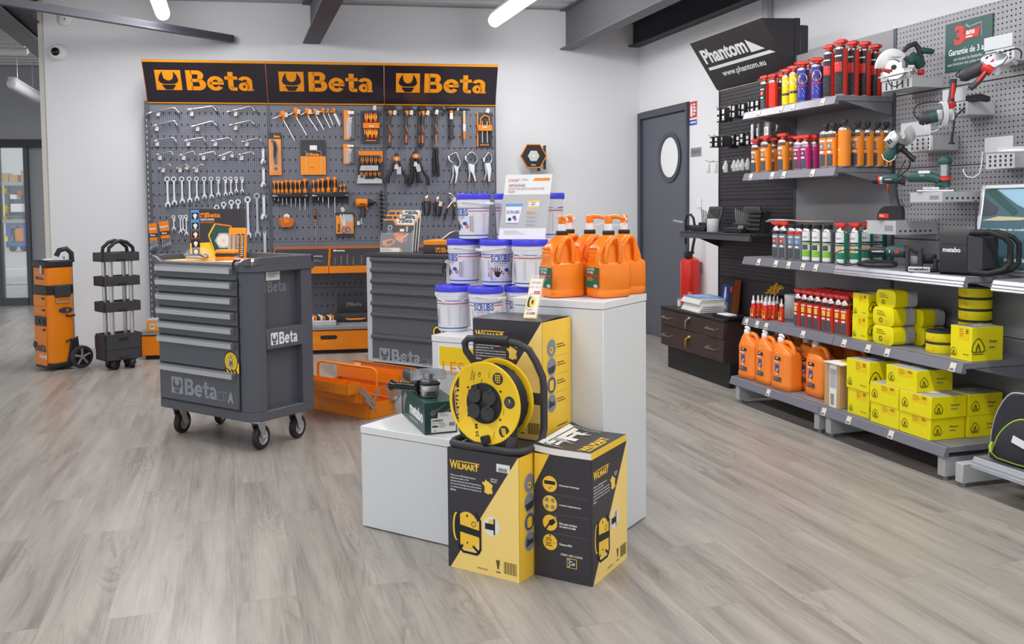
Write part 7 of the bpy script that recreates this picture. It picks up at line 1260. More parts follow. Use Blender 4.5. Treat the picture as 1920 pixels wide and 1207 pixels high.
klin(1.297, .015, zb, .2, .185, hK, 'front yellow carton at the lowest left, with a white oval sticker', gk); klin(1.295, .012, zb+hK+.001, .2, .19, hK, 'front yellow carton under the topmost one, left column', gk)
klin(1.4, .02, zb+2*hK+.002, .205, .2, hK, 'topmost long yellow carton of the bottom shelf stack', gk)
klin(1.512, .212, zb, .2, .185, hK, 'rear yellow carton at floor level beside the bag', gk); klin(1.514, .21, zb+hK+.001, .2, .19, hK, 'rear yellow carton upper of two beside the bag', gk)
klin(1.09, .04, zb, .165, .17, .128, 'tall yellow carton at the lower left beside the brown carton', 'tall yellow cartons', False); klin(1.085, .035, zb+.129, .175, .18, .15, 'tall yellow carton with an open grey top beside the brown carton', 'tall yellow cartons', False)
ga = 'square yellow cartons on the lower shelf'; klin(1.0, .13, ZS[4]+.001, .118, .15, .118, 'lower of two square yellow cartons beside the red cans', ga, False); klin(1.004, .13, ZS[4]+.12, .12, .15, .118, 'upper of two square yellow cartons beside the red cans', ga, False)
klin(1.675, .14, ZS[4]+.001, .125, .17, .15, 'large square yellow carton at the right end of the lower shelf', 'square yellow cartons on the lower shelf', False)
t = thing('brown_carton', 'brown carton with pale labels standing between the jugs and yellow cartons', 'box', G.M(.895, .04, zb)); mb = MB(); mb.box(0, 0, 0, .13, .2, .23, 'carton', .001); mb.at(front(0, -.0004, 0)); mb.rect(.045, .0, .105, .225, 'paper', .0004); mb.rect(.05, .1, .1, .2, 'skin_blue' if False else 'text_soft', .0008); mb.bars(.055, .01, .03, .06, 'charcoal', 8, .0008); mb.build('carton', t); mb = MB(); mb.box(.02, -.02, .231, .17, .12, .236, 'paper'); mb.box(.08, .03, .236, .2, .1, .24, 'can_yellow'); mb.build('paper_slip', t)
# shrink-wrapped disc packs and round tubs
def discs(x, y, z, w_, h, label):
    t = thing('disc_pack', label, 'disc pack', G.M(x, y, z), 'wrapped disc packs'); d_ = .13; n = 13; O2 = rrect(0, 0, w_, h, h*.3, 4); rg = []; mb = MB()
    for i in range(n):
        for yy, k in ((.1, 0), (.7, 0), (.8, .004)): rg.append([(w_/2+(a-w_/2)*(1-k/w_*2), d_*(i+yy)/n, h/2+(b-h/2)*(1-k/h*2)) for a, b in O2])
    mb.loft(rg, 'grey_card'); mb.build('discs', t, angle=20); mb = MB()
    mb.loft([[(a, yy, b) for a, b in rrect(-e, -e*.3, w_+e, h+e, h*.3, 4)] for yy, e in ((-.004, -.008), (-.002, .001), (d_*.52, .0015))], 'klin'); mb.at(front(0, -.0045, 0)); mb.lines(w_*.2, h*.5, w_*.5, h*.3, 3, 'klin_dark', .0006, .3); mb.ring(w_*.4, h*.3, h*.08, h*.14, 'klin_dark', .0006, 14); mb.build('wrapper', t); return t
discs(1.165, .13, ZS[4]+.001, .15, .092, 'wrapped disc pack at the bottom of the left stack'); discs(1.165, .13, ZS[4]+.094, .15, .09, 'wrapped disc pack in the middle of the left stack'); discs(1.175, .14, ZS[4]+.185, .14, .085, 'wrapped disc pack on top of the left stack'); discs(1.235, .27, ZS[4]+.001, .13, .088, 'lower wrapped disc pack of the right stack'); discs(1.235, .27, ZS[4]+.09, .12, .085, 'upper wrapped disc pack of the right stack')
def tub(x, y, z, label):
    t = thing('round_tub', label, 'tub', G.M(x, y, z), 'round yellow tubs with dark lids'); r = .071; mb = MB(); mb.lathe([(r*.97, 0), (r, .003), (r, .044)], 'klin', 30); mb.at(front(0, -r-.0005, 0)); mb.rect(-.025, .012, .02, .03, 'can_yellow', .0006); mb.build('tub', t); mb = MB(); mb.lathe([(r*1.01, .041), (r*1.02, .042), (r*1.02, .05), (r*.97, .0515)], 'charcoal', 30); mb.build('lid', t); return t
for i, lb in enumerate(('lowest', 'second from bottom', 'third from bottom', 'third from top', 'second from top', 'top')): tub(1.6, .345, ZS[4]+.001+.0525*i, '%s tub of the tall stack of round yellow tubs' % lb)
for i, lb in enumerate(('lower', 'upper')): tub(1.53, .225, ZS[4]+.001+.0525*i, '%s tub of the pair left of the square carton' % lb)
# orange pump jugs on the bottom shelf
def amber(M, label):
    t = thing('hand_soap_jug', label, 'jug', M, 'orange soap jugs on the bottom shelf'); w_, d_ = .168, .115; mb = MB()
    def rg(x0, x1, y0, y1, r, z): return [(x, y, z) for x, y in rrect(x0, y0, x1, y1, r, 4)]
    a, b = w_/2, d_/2
    mb.loft([rg(-a+.008, a-.008, -b+.008, b-.008, .02, 0), rg(-a, a, -b, b, .028, .01), rg(-a, a, -b, b, .028, .035), rg(-a+.003, a-.003, -b+.003, b-.003, .028, .042), rg(-a+.002, a-.002, -b+.002, b-.002, .028, .2), rg(-a+.006, a-.008, -b+.006, b-.006, .028, .215), rg(-a+.006, a-.055, -b+.02, b-.02, .025, .245), rg(-a+.006, -a+.056, -.024, .024, .02, .262), rg(-a+.008, -a+.054, -.022, .022, .02, .268)], 'jug_amber'); mb.build('body', t, angle=50)
    mb = MB(); mb.tube([(-a+.05, 0, .252), (-.005, 0, .272), (.03, 0, .268), (.055, 0, .245), (.068, 0, .205)], [.013, .014, .014, .014, .014], 'jug_amber', 10); mb.build('handle', t, angle=70)
    mb = MB(); mb.at(front(0, -b-.0008+.002, 0)); mb.rect(-.04, .17, .015, .188, 'black', .001); mb.lines(-.03, .175, .035, .008, 1, 'white', .0014, .7); mb.lines(-.045, .152, .065, .01, 1, 'white', .001, .6); mb.rect(-.035, .1, .0, .145, 'navy', .001); mb.poly([(-.03, .102), (-.012, .105), (-.004, .125), (-.02, .12)], 'wood', .0014); mb.lines(-.03, .082, .025, .014, 2, 'white', .001, .6); mb.rect(-.05, .05, .02, .074, 'slate_dark', .001); mb.lines(-.045, .056, .05, .012, 2, 'light_grey', .0014, .3); mb.rect(-.03, .207, -.015, .212, 'white', -.003); mb.build('label', t)
    mb = MB(); x = -a+.031; mb.at(T(x, 0, 0)); mb.lathe([(.02, .268), (.021, .27), (.021, .288), (.018, .292)], 'white_gloss', 18); mb.build('collar', t); mb = MB(); mb.at(T(x, 0, 0)); mb.lathe([(.013, .29), (.016, .3), (.018, .306), (.014, .312), (.004, .314)], 'white_gloss', 16); mb.tube([(0, 0, .304), (.022, -.004, .303), (.033, -.006, .296)], [.007, .006, .004], 'white_gloss', 8); mb.build('pump_head', t); return t
AJ = [(.118, .085, 'leftmost front orange soap jug at the end of the bottom shelf'), (.30, .09, 'second front orange soap jug on the bottom shelf'), (.485, .085, 'third front orange soap jug, showing its full side'), (.56, .205, 'orange soap jug set back behind the third one'), (.715, .15, 'fourth front orange soap jug, set back from the shelf edge'), (.80, .32, 'orange soap jug beside the brown carton, partly hidden'), (.2, .255, 'rear soap jug behind the first gap'), (.385, .27, 'rear soap jug behind the second gap'), (.62, .335, 'rear soap jug behind the set back ones')]
pa = amber(G.M(AJ[0][0], AJ[0][1], zb) @ RZ(4), AJ[0][2])
for i, (x, y, lb) in enumerate(AJ[1:]): dup(pa, G.M(x, y, zb) @ RZ(4+(i % 3-1)*5), lb)
# ------------------------------------------------------------------ tilted header and black pierced bay
x0 = -.935; W_ = .93; yt, yb_ = .21, .425; zt = G.on(1299, 80, yt).z; zb0 = G.on(1346, 167, yb_).z
t = thing('header_sign', 'tilted black header with white lettering, an arrow and a web address above the black bay', 'sign', G.M(x0, 0, 0))
mb = MB(); mb.loft([[(x, yt, zt), (x, PV-.008, zt+.01), (x, PV-.008, zb0-.01), (x, yb_, zb0)] for x in (0, W_)], 'ph_black'); mb.build('box', t)
mb = MB(); F_ = axes((0, yb_, zb0), (1, 0, 0), (0, yt-yb_, zt-zb0)); Hh = math.hypot(yt-yb_, zt-zb0); mb.at(F_)
V = lambda b: Hh*(1-b)
mb.text('Phantom', W_*.065, V(.48), W_*.6, Hh*.29, 'can_white', .0012, .035); mb.poly([(W_*.69, V(.25)), (W_*.69, V(.5)), (W_*.86, V(.5))], 'can_white', .0012); mb.poly([(W_*.06, V(.61)), (W_*.06, V(.55)), (W_*.9, V(.55)), (W_*.95, V(.61))], 'can_white', .0012); mb.text('www.phantom.eu', W_*.2, V(.82), W_*.58, Hh*.15, 'can_white', .0012, .02); mb.build('lettering', t)
mb = MB(); mb.box(W_-.03, PV-.006, zb0-.01, W_+.004, PV+.03, zt+.012, 'ph_black'); mb.box(W_-.02, PV+.03, zb0-.01, W_+.006, PV+.09, zt-.03, 'ph_black', .004); mb.build('side_post', t)
gp, gh = 'packs hanging on the black bay', 'wire hooks on the black bay'
def hook(x, z, y0=.16):
    mb = MB(); mb.tube([(0, 0, 0), (0, y0-PV+.02, .0), (0, y0-PV, .012)], .0022, 'zinc', 5); solo('wire_hook', mb, 'thin wire display hook with goods hanging from the black pierced bay', 'hook', G.M(x, PV-.001, z), gh)
def pack(px, py, h, w_, y, label, kind='black', y0=None):
    q = G.on(px, py, y); t = thing('hanging_pack', label, 'pack', G.M(q.x, y, q.z), gp); mb = MB()
    if kind == 'black':
        mb.box(-w_/2, 0, -h, w_/2, .02, 0, 'black', .002); mb.build('box', t); mb = MB(); mb.at(front(0, -.0005, 0)); mb.rect(-w_*.38, -h*.42, w_*.38, -h*.12, 'paper', .0004); mb.lines(-w_*.3, -h*.38, w_*.6, h*.2, 3, 'text_grey', .0008, .3); mb.rect(-w_*.38, -h*.9, w_*.38, -h*.6, 'paper', .0004); mb.bars(-w_*.3, -h*.85, w_*.6, h*.1, 'charcoal', 7, .0008); mb.build('label', t)
        for k in (1, 2): mb = MB(); mb.box(-w_/2, .022*k+.001, -h, w_/2, .022*k+.02, 0, 'black', .002); mb.build('box', t)
    elif kind == 'tube':
        mb = MB(); mb.lathe([(w_*.45, -h), (w_*.5, -h+.004), (w_*.5, -h*.3), (w_*.4, -h*.2), (w_*.3, -h*.1)], 'plastic_milk', 12); mb.build('tube', t); mb = MB(); mb.at(front(0, -w_*.52, 0)); mb.rect(-w_*.4, -h*.72, w_*.4, -h*.45, 'paper', .001); mb.lines(-w_*.3, -h*.7, w_*.6, h*.18, 2, 'text_grey', .0014, .4); mb.build('label', t); mb = MB(); mb.tube([(-w_*.3, 0, -h*.12), (-w_*.3, 0, -.006), (0, 0, 0), (w_*.3, 0, -.006), (w_*.3, 0, -h*.12)], .003, 'white', 6); mb.build('hanger', t)
    else:
        mb = MB(); mb.box(-w_/2, 0, -h, w_/2, .012, 0, 'plastic_clear' if kind == 'clear' else 'paper', .003); mb.box(-w_*.3, .003, -h*.92, w_*.3, .009, -h*.1, 'mid_grey' if kind == 'clear' else 'black', .002); mb.at(front(0, -.0006, 0)); mb.rect(-w_*.42, -h*.75, w_*.42, -h*.3, 'paper', .0006); mb.lines(-w_*.3, -h*.7, w_*.6, h*.3, 4, 'charcoal', .001, .35); mb.build('sleeve', t)
    hook(q.x, q.z+.003, y-.02); return t
k = 0
for rw, lst, h in (('top row', [(1346.5, 204, .2), (1356, 202, .2), (1368, 196, .24), (1375, 196, .24), (1384.5, 193, .27), (1392.5, 193, .27), (1402, 189, .3), (1410, 188, .3), (1419, 186, .31)], .09), ('middle row', [(1333, 257, .17), (1342.5, 256, .17), (1352, 255, .2), (1366, 258, .27), (1373, 252, .29), (1383, 254, .3), (1390, 249, .31), (1401, 252, .33)], .07)):
    for i, (px, py, y) in enumerate(lst): pack(px, py, h, .036, y, '%s from left of the black packs in the %s of the black bay' % (ORD[i], rw))
for i, (px, py, y) in enumerate(((1327.5, 304, .17), (1341, 304, .18), (1360.5, 302, .25), (1376.5, 300, .3), (1384, 299, .31), (1392, 298, .32), (1402, 297, .34))): pack(px, py, .075, .03, y, '%s from left of the clear hanging tubes in the low row' % ORD[i], 'tube')
pack(1409, 233, .13, .02, .33, 'long narrow white pack hanging left of the clear sleeves', 'white'); pack(1420, 231, .11, .024, .36, 'narrow clear sleeve hanging left of the wide one', 'clear'); pack(1437, 227, .12, .06, .36, 'wide clear sleeve with white print above the orange cans', 'clear')
q = G.on(1453, 230, .38); mb = MB(); mb.tube([(0, 0, 0), (.02, 0, -.004), (.028, 0, -.03), (.012, 0, -.055)], [.004, .007, .007, .003], 'wood', 8); solo('hook_blade', mb, 'pale curved blade hanging above the red capped orange cans', 'blade', G.M(q.x, .38, q.z)); hook(q.x, q.z, .36)
# black shelf with drill sets
zs_ = G.on(1278, 441, .13).z+.03
t = thing('shelf', 'black shelf with open drill bit sets on the black bay', 'shelf', G.M(-.94, 0, 0), None)
mb = MB(); mb.box(0, .14, zs_-.02, .93, PV-.003, zs_, 'ph_black', .002); mb.loft([[(x, .13, zs_-.045), (x, .145, zs_), (x, .155, zs_), (x, .155, zs_-.045)] for x in (0, .93)], 'charcoal'); mb.build('board', t)
for x in (.01, .91): mb = MB(); mb.loft([[(xx, PV-.005, zs_-.02), (xx, PV-.005, zs_-.12), (xx, .22, zs_-.03), (xx, .2, zs_-.02)] for xx in (x, x+.012)], 'ph_black'); mb.build('bracket', t)
def bitset(px, y, w_, h, label, yaw=0):
    x = G.on(px, 440, y).x; t = thing('drill_bit_set', label, 'drill bit set', G.M(x, y, zs_+.001, math.radians(yaw)), 'open drill bit sets'); mb = MB(); mb.box(-w_/2, 0, 0, w_/2, .06, .06, 'black', .004); mb.box(-w_/2, -.07, 0, w_/2, -.004, .035, 'black', .004); mb.build('case_base', t); mb = MB(); mb.at(T(0, .06, .05) @ RX(-18)); mb.box(-w_/2, 0, 0, w_/2, .02, h, 'charcoal', .006); mb.box(-w_*.35, -.004, h*.2, w_*.35, 0, h*.85, 'black'); mb.build('case_lid', t)
    for j in range(8): mb = MB(); a = -w_*.42+j*w_*.12; mb.cyl((a, .03, .06), (a, .02, .06+h*(.75-.05*j)), .0042-.0003*j, 'chrome_dull', 7); mb.build('drill_bit', t)
    return t
bitset(1322, .27, .15, .13, 'open black drill bit set at the left of the black shelf, behind the jar', 12); bitset(1387, .27, .17, .13, 'open black drill bit set in the middle of the black shelf', 8)
x = G.on(1419, 440, .27).x; t = thing('bit_organizer', 'tilted dark organizer with ribbed pockets at the right of the black shelf', 'organizer', G.M(x, .25, zs_+.001)); mb = MB(); mb.at(RX(-10)); mb.box(-.07, 0, 0, .07, .06, .15, 'charcoal', .008); [mb.box(-.075, -.02, .012+.028*j, .075, .0, .034+.028*j, 'black', .004) for j in range(5)]; mb.build('case', t); mb = MB(); [mb.cyl((-.12+.016*j, -.04, .004), (-.12+.016*j, -.04, .05), .004, 'chrome', 7) for j in range(4)]; mb.box(-.135, -.06, 0, -.06, -.02, .03, 'black', .003); mb.build('loose_bits', t)
x = G.on(1334, 440, .19).x; t = thing('clear_jar', 'clear plastic jar standing at the front edge of the black shelf', 'jar', G.M(x, .2, zs_+.001)); mb = MB(); mb.lathe([(.038, 0), (.04, .004), (.04, .085), (.037, .09)], 'plastic_milk', 22); mb.build('jar', t); mb = MB(); mb.lathe([(.034, .004), (.034, .05)], 'mid_grey', 16); mb.build('contents', t)
x = G.on(1300, 440, .25).x; t = thing('gooseneck_lamp', 'small black gooseneck lamp with a grey tip at the left end of the black shelf', 'lamp', G.M(x, .25, zs_+.001)); mb = MB(); mb.box(-.05, -.03, 0, .06, .04, .04, 'black', .005); mb.build('base', t); mb = MB(); mb.tube([(.02, 0, .035), (.02, -.01, .09), (.0, -.02, .115), (-.03, -.03, .112), (-.05, -.035, .08), (-.055, -.035, .0), (-.05, -.035, -.1)], .009, 'black', 8); mb.build('neck', t, angle=60); mb = MB(); mb.cyl((-.05, -.05, .055), (-.19, -.06, .068), .01, 'mid_grey', 10); mb.build('tip', t)
# ------------------------------------------------------------------ dark drawer cabinet under the black bay
zc0, zc1 = .19, .462; t = thing('drawer_unit', 'dark brown two drawer cabinet standing under the black bay', 'cabinet', G.M(-1.275, .165, 0)); cw = .93
mb = MB(); mb.box(.03, .03, 0, cw-.0, .27, .172, 'black', .003); mb.build('plinth', t); mb = MB(); mb.box(0, .0, zc0-.02, cw, .275, zc1-.018, 'brown', .001); mb.build('carcass', t); mb = MB(); mb.box(-.003, -.016, zc1-.018, cw+.003, .28, zc1, 'black', .002); mb.build('top', t)
zm = (zc0+zc1)/2
for a, b in ((zm+.002, zc1-.021), (zc0-.015, zm-.002)):
    mb = MB(); mb.box(.002, -.014, a, cw-.002, 0, b, 'brown', .002); d = mb.build('drawer', t); zh = a+(b-a)*.55
    for xh in (.06, cw-.2): mb = MB(); mb.tube([(xh, -.014, zh), (xh, -.04, zh-.002), (xh+.13, -.04, zh-.002), (xh+.13, -.014, zh)], .0055, 'chrome', 7); mb.build('handle', d)
    mb = MB(); xk = cw*.49; mb.cyl((xk, -.02, zh+.03), (xk, -.01, zh+.03), .012, 'chrome', 12); mb.tube([(xk, -.022, zh+.03), (xk-.03, -.028, zh+.005), (xk-.035, -.028, zh-.05)], [.007, .009, .005], 'gold' if a < zm else 'chrome_dull', 6); mb.build('lock_key', d)
def onK(px, py): return G.flat(px, py, zc1)
q = onK(1318, 579); t = thing('magazine_stack', 'stack of white edged magazines lying on the dark brown cabinet', 'magazines', G.M(q.x+.06, .19, zc1+.001, math.radians(-3)))
mb = MB(); zz = 0
for j in range(7): a = ((j*5) % 4-1.5)*.006; mb.box(-.10+a, -.0+a, zz, .20+a, .21+a, zz+.0135, 'paper', .002); zz += .0145
mb.build('magazines', t); mb = MB(); mb.box(-.1, .0, zz, .2, .21, zz+.002, 'skin_blue'); mb.at(top(0, 0, zz+.0022)); mb.lines(-.08, .02, .2, .15, 5, 'can_white', .0004, .3); mb.build('cover', t)
q = G.on(1362, 525, .37); t = thing('picture_box', 'upright black box with a blue lamp picture leaning behind the magazines', 'box', G.M(q.x, .36, zc1+.001)); mb = MB(); mb.at(RX(-6)); mb.box(-.085, 0, 0, .09, .05, .24, 'black', .001); mb.box(.0905, .001, 0, .092, .05, .24, 'brown_pic'); mb.at(RX(-6) @ front(0, -.0005, 0)); mb.rect(-.07, .07, .03, .2, 'night', .0004); mb.disc(-.02, .12, .022, 'skin_blue', .0008, 14, .04); mb.rect(-.03, .07, -.01, .18, 'white_gloss', .0012); mb.text('PHANTOM', -.07, .21, .06, .01, 'can_white', .0008, .02) if False else mb.lines(-.07, .03, .13, .016, 1, 'can_white', .0008, .7); mb.rect(.04, .15, .07, .19, 'red', .0006); mb.build('printed_box', t)
q = onK(1388, 596); t = thing('plastic_tray', 'flat black tray with white slips on the right of the dark brown cabinet', 'tray', G.M(q.x-.02, .175, zc1+.001)); mb = MB(); mb.box(-.12, 0, 0, .1, .12, .004, 'black'); [mb.box(a, b, 0, c, d, .022, 'black') for a, b, c, d in ((-.12, 0, .1, .004), (-.12, .116, .1, .12), (-.12, 0, -.116, .12), (.096, 0, .1, .12))]; mb.build('tray', t); mb = MB(); mb.box(-.1, .02, .004, .03, .1, .024, 'paper', .002); mb.build('slips', t)
q = onK(1389, 585); mb = MB(); mb.lathe([(.034, 0), (.036, .003), (.036, .075), (.034, .078), (.033, .074), (.033, .006)], 'plastic_clear', 20); solo('clear_cup', mb, 'clear plastic cup at the right rear of the dark brown cabinet', 'cup', G.M(min(q.x, -.4), .36, zc1+.001))
for px, py, lb in ((1269, 575, 'small clear vial at the far left corner of the dark brown cabinet'), (1289, 573, 'small clear vial standing in the pale block beside the magazines')): q = onK(px, py); t = thing('glass_vial', lb, 'vial', G.M(q.x, q.y+.02, zc1+(.042 if px > 1280 else .001)), 'small clear vials'); mb = MB(); mb.lathe([(.016, 0), (.017, .002), (.017, .06), (.015, .063)], 'plastic_clear', 14); mb.build('vial', t); mb = MB(); mb.lathe([(.012, .003), (.012, .045)], 'paper', 12); mb.build('paper_roll', t)
q = onK(1288, 577); mb = MB(); mb.box(-.05, 0, 0, .05, .05, .04, 'plastic_milk', .004); solo('pale_block', mb, 'pale translucent block holding a vial on the dark brown cabinet', 'block', G.M(q.x, q.y, zc1+.001))
# fire extinguisher on the wall
q = G.on(1294, 520, WR-.1); zb_ = G.on(1294, 566, WR-.1).z; zt_ = G.on(1294, 487, WR-.1).z; t = thing('fire_extinguisher', 'red fire extinguisher on the white wall left of the magazine stack', 'fire extinguisher', G.M(q.x, WR-.1, 0)); r = .082
mb = MB(); mb.lathe([(r*.9, zb_-.03), (r, zb_-.02), (r, zt_-.03), (r*.9, zt_), (r*.5, zt_+.02), (.02, zt_+.03)], 'ext_red', 28); mb.build('cylinder', t); mb = MB(); mb.warp = lambda p: Vector(((r+.001)*math.sin(p.x/r), -(r+.001)*math.cos(p.x/r), p.y)); [mb.rect(-.1+.02*i, zb_+.02, -.08+.02*i, zb_+.2, 'red') for i in range(5)]; mb.rect(-.095, zb_+.17, -.04, zb_+.19, 'skin_blue', 0); mb.lines(-.095, zb_+.03, .075, .13, 6, 'can_white', 0, .3); mb.build('label', t)
mb = MB(); mb.cyl((0, 0, zt_+.02), (0, 0, zt_+.06), .02, 'chrome_dull', 12); mb.box(-.02, -.05, zt_+.05, .02, .03, zt_+.07, 'black', .004); mb.box(.01, -.07, zt_+.02, .05, .0, zt_+.06, 'black', .006); mb.build('valve', t); mb = MB(); mb.tube([(.03, 0, zt_+.05), (.05, .0, zt_+.12), (.045, .02, zt_+.2), (.04, .04, zt_+.22)], .012, 'black', 8); mb.build('hose', t); mb = MB(); mb.box(-.03, r, zt_-.1, .03, .098, zt_-.02, 'mid_grey'); mb.build('wall_bracket', t)
# ------------------------------------------------------------------ power tools on the pierced bay, each turned towards the shop
class Rig:
    def __init__(s, name, label, cat, px, py, y, group=None, turn=0.):
        q = G.on(px, py, y); P = G.o+G.X*q.x+G.Y*q.y; s.k = (Vector((P.x, P.y, q.z))-EYEP).dot(_fwd)/FPX; s.px, s.py = px, py
        a = math.atan2(-P.x, P.y)+math.radians(turn); s.M = Matrix.Translation((P.x, P.y, q.z)) @ Matrix.Rotation(a, 4, 'Z') @ front(); s.t = thing(name, label, cat, s.M, group)
    def mb(s): return MB().at(S(s.k))
    def p(s, x, y, z=0.): return (x-s.px, s.py-y, z)
    def q(s, *pts): return [(x-s.px, s.py-y) for x, y in pts]
    def part(s, mb, n, angle=45): return mb.build(n, s.t, angle=angle)
def plate(px0, py0, px1, py1, label, y=.36, holes=True, upper=True):     # silver holder plate screwed to the sheet, with two arms
    a, b = G.on(px0, (py0+py1)/2, y), G.on(px1, (py0+py1)/2, y); z0, z1 = G.on((px0+px1)/2, py1, y).z, G.on((px0+px1)/2, py0, y).z; w_ = b.x-a.x
    t = thing('tool_holder', label, 'holder', G.M(a.x, y, 0), 'silver tool holders'); zm = z0+(z1-z0)*.5; mb = MB()
    if upper: mb.box(0, -.003, zm+.004, w_*.93, 0, z1, 'silver_paint')
    mb.box(w_*.05, -.003, z0, w_, 0, zm-.002 if upper else z1, 'silver_paint')
    if holes: mb.at(front(0, -.0032, 0)); zz = zm if upper else z1; [mb.rect(w_*(.2+.17*i)-.006, z0+(zz-z0)*(.22+.27*j)-.006, w_*(.2+.17*i)+.006, z0+(zz-z0)*(.22+.27*j)+.006, 'plinth', .0004) for i in range(5) for j in range(3)]; mb.at(Matrix.Identity(4))
    mb.build('face_plate', t)
    for x in (w_*.05, w_-.004): mb = MB(); mb.box(x, 0, z0, x+.004, PV-y-.001, zm, 'silver_paint'); mb.build('side_arm', t)
    mb = MB(); mb.box(w_*.05, 0, z0, w_, PV-y-.001, z0+.003, 'silver_paint'); mb.build('floor_plate', t); return t
def ledge(px0, px1, py0, py1, y, label):
    a, b = G.on(px0, py0, y), G.on(px1, py0, y); z1, z0 = a.z, G.on(px0, py1, y).z; w_ = b.x-a.x; t = thing('tool_ledge', label, 'ledge', G.M(a.x, y, 0), 'small silver tool ledges'); mb = MB(); mb.box(-.01, 0, z1-.004, w_, PV-y-.001, z1, 'silver_paint'); mb.build('ledge_top', t); mb = MB(); mb.box(0, 0, z0, w_, .004, z1-.004, 'silver_paint'); mb.at(front(0, -.0004, 0)); mb.rect(w_*.62, z0+(z1-z0)*.25, w_*.9, z1-(z1-z0)*.35, 'mid_grey', .0004); mb.build('lip', t); mb = MB(); mb.box(w_-.004, .004, z0, w_, PV-y-.001, z1-.004, 'silver_paint'); mb.at(rside(w_+.0004, 0, 0)); [mb.rect(.02+.03*i, z0+.012, .032+.03*i, z0+.022, 'plinth') for i in range(int((PV-y-.04)/.03))]; mb.build('side_arm', t); return t
def cable(o, pts, r=.9, m='black', nm='power_cable'):
    mb = o.mb(); P_ = [Vector(p) for p in pts]; out = []
    for i in range(len(P_)-1):
        a, b, c, d = P_[max(i-1, 0)], P_[i], P_[i+1], P_[min(i+2, len(P_)-1)]
        for j in range(4): u = j/4; out.append(.5*((2*b)+(c-a)*u+(2*a-5*b+4*c-d)*u*u+(3*b-a-3*c+d)*u**3))
    mb.tube(out+[P_[-1]], r, m, 6); o.part(mb, nm, 70)
# circular saw
plate(1652, 131, 1711, 168, 'silver holder plate under the circular saw', .27, True, True)
o = Rig('circular_saw', 'circular saw with a white blade guard hanging top left on the pierced bay', 'saw', 1690, 134, .26, turn=14)
mb = o.mb(); n = 16; c = (1672, 128); RO, RI = 36, 15; ar = [(c[0]+RO*.86*math.cos(math.radians(a)), c[1]-RO*math.sin(math.radians(a))) for a in [180-i*(180-38)/n for i in range(n+1)]]; ai = [(c[0]+3+RI*math.cos(math.radians(a)), c[1]-RI*1.1*math.sin(math.radians(a))) for a in [40+i*(180-40)/n for i in range(n+1)]]; mb.prism(o.q(*(ar+ai)), 3, 9, 'white', 1); mb.at(S(o.k)@T(0, 0, 9.1)); mb.text('metabo', -19, 24, 16, 4, 'text_grey', .1, .02); o.part(mb, 'blade_guard')
mb = o.mb(); mb.at(S(o.k)@Matrix.Translation(o.p(1676, 126, 0))); mb.lathe([(22, 1), (22, 2)], 'chrome', 30); mb.lathe([(5, 2), (5, 4)], 'charcoal', 12); o.part(mb, 'saw_blade')
mb = o.mb(); mb.prism(o.q((1653, 128), (1664, 130), (1672, 131), (1671, 137), (1663, 134), (1653, 131)), 9, 11, 'red', .6); o.part(mb, 'guard_lever')
mb = o.mb(); mb.loft([[o.p(1646, 145.5, 14), o.p(1646, 147, 14), o.p(1646, 147, -6), o.p(1646, 145.5, -6)], [o.p(1706, 133, 14), o.p(1706, 134.5, 14), o.p(1720, 135.5, -12), o.p(1720, 134, -12)]], 'chrome'); mb.box(1700-1690, 134-134, -2, 1712-1690, 11, 8, 'alu', 1); o.part(mb, 'base_plate')
mb = o.mb(); mb.tube([o.p(1702, 118, -2), o.p(1712, 108, -4), o.p(1722, 116, -8), o.p(1728, 126, -10)], [9, 11, 10, 7], 'met_green', 12); mb.at(S(o.k)@Matrix.Translation(o.p(1700, 120, -14))); mb.lathe([(11, 0), (13, 2), (13, 14), (12, 16)], 'charcoal', 18); o.part(mb, 'motor', 60)
mb = o.mb(); mb.tube([o.p(1692, 98, -4), o.p(1704, 86, -6), o.p(1716, 82, -8), o.p(1722, 90, -9), o.p(1727, 106, -10), o.p(1732, 122, -10)], [3, 5, 5.5, 5, 4.5, 4], 'charcoal', 10); mb.tube([o.p(1722, 93, -9), o.p(1732, 95, -10), o.p(1746, 97, -11), o.p(1750, 98, -11)], [4, 6, 5.5, 3.5], 'met_green', 10); mb.ball(o.p(1717, 80, -7), 3.2, 'red', 8); o.part(mb, 'handle', 60)
mb = o.mb(); mb.box(1722-1690, -6, -14, 1733-1690, 4, -5, 'red', 1.5); o.part(mb, 'knob')
cable(o, [o.p(1665, 148, 2), o.p(1672, 160, 0), o.p(1684, 160, 0), o.p(1700, 146, -4)], 1)
# grinder with red grip, top right
plate(1846, 66, 1903, 118, 'silver holder plate behind the top right grinder', .33)
o = Rig('angle_grinder', 'large grinder with a red and black grip at the top right of the pierced bay', 'angle grinder', 1860, 122, .17, turn=10)
mb = o.mb(); mb.tube([o.p(1806, 143, 2), o.p(1812, 140, 2), o.p(1830, 130, 3), o.p(1846, 121, 4)], [8, 12, 14, 12], 'charcoal', 14); o.part(mb, 'motor_body', 60)
mb = o.mb(); mb.prism(o.q((1838, 112), (1844, 104), (1862, 100), (1880, 106), (1884, 112), (1876, 124), (1862, 132), (1846, 128), (1838, 120)), 4, 22, 'alu', 3); mb.at(S(o.k)@T(0, 0, 22.2)); mb.poly(o.q((1844, 112), (1848, 108), (1851, 109), (1847, 114)), 'black', .1); mb.poly(o.q((1851, 107), (1855, 105), (1857, 106.5), (1853, 110)), 'black', .1); mb.poly(o.q((1851, 120), (1859, 112), (1859, 119)), 'red', .1); o.part(mb, 'gear_head')
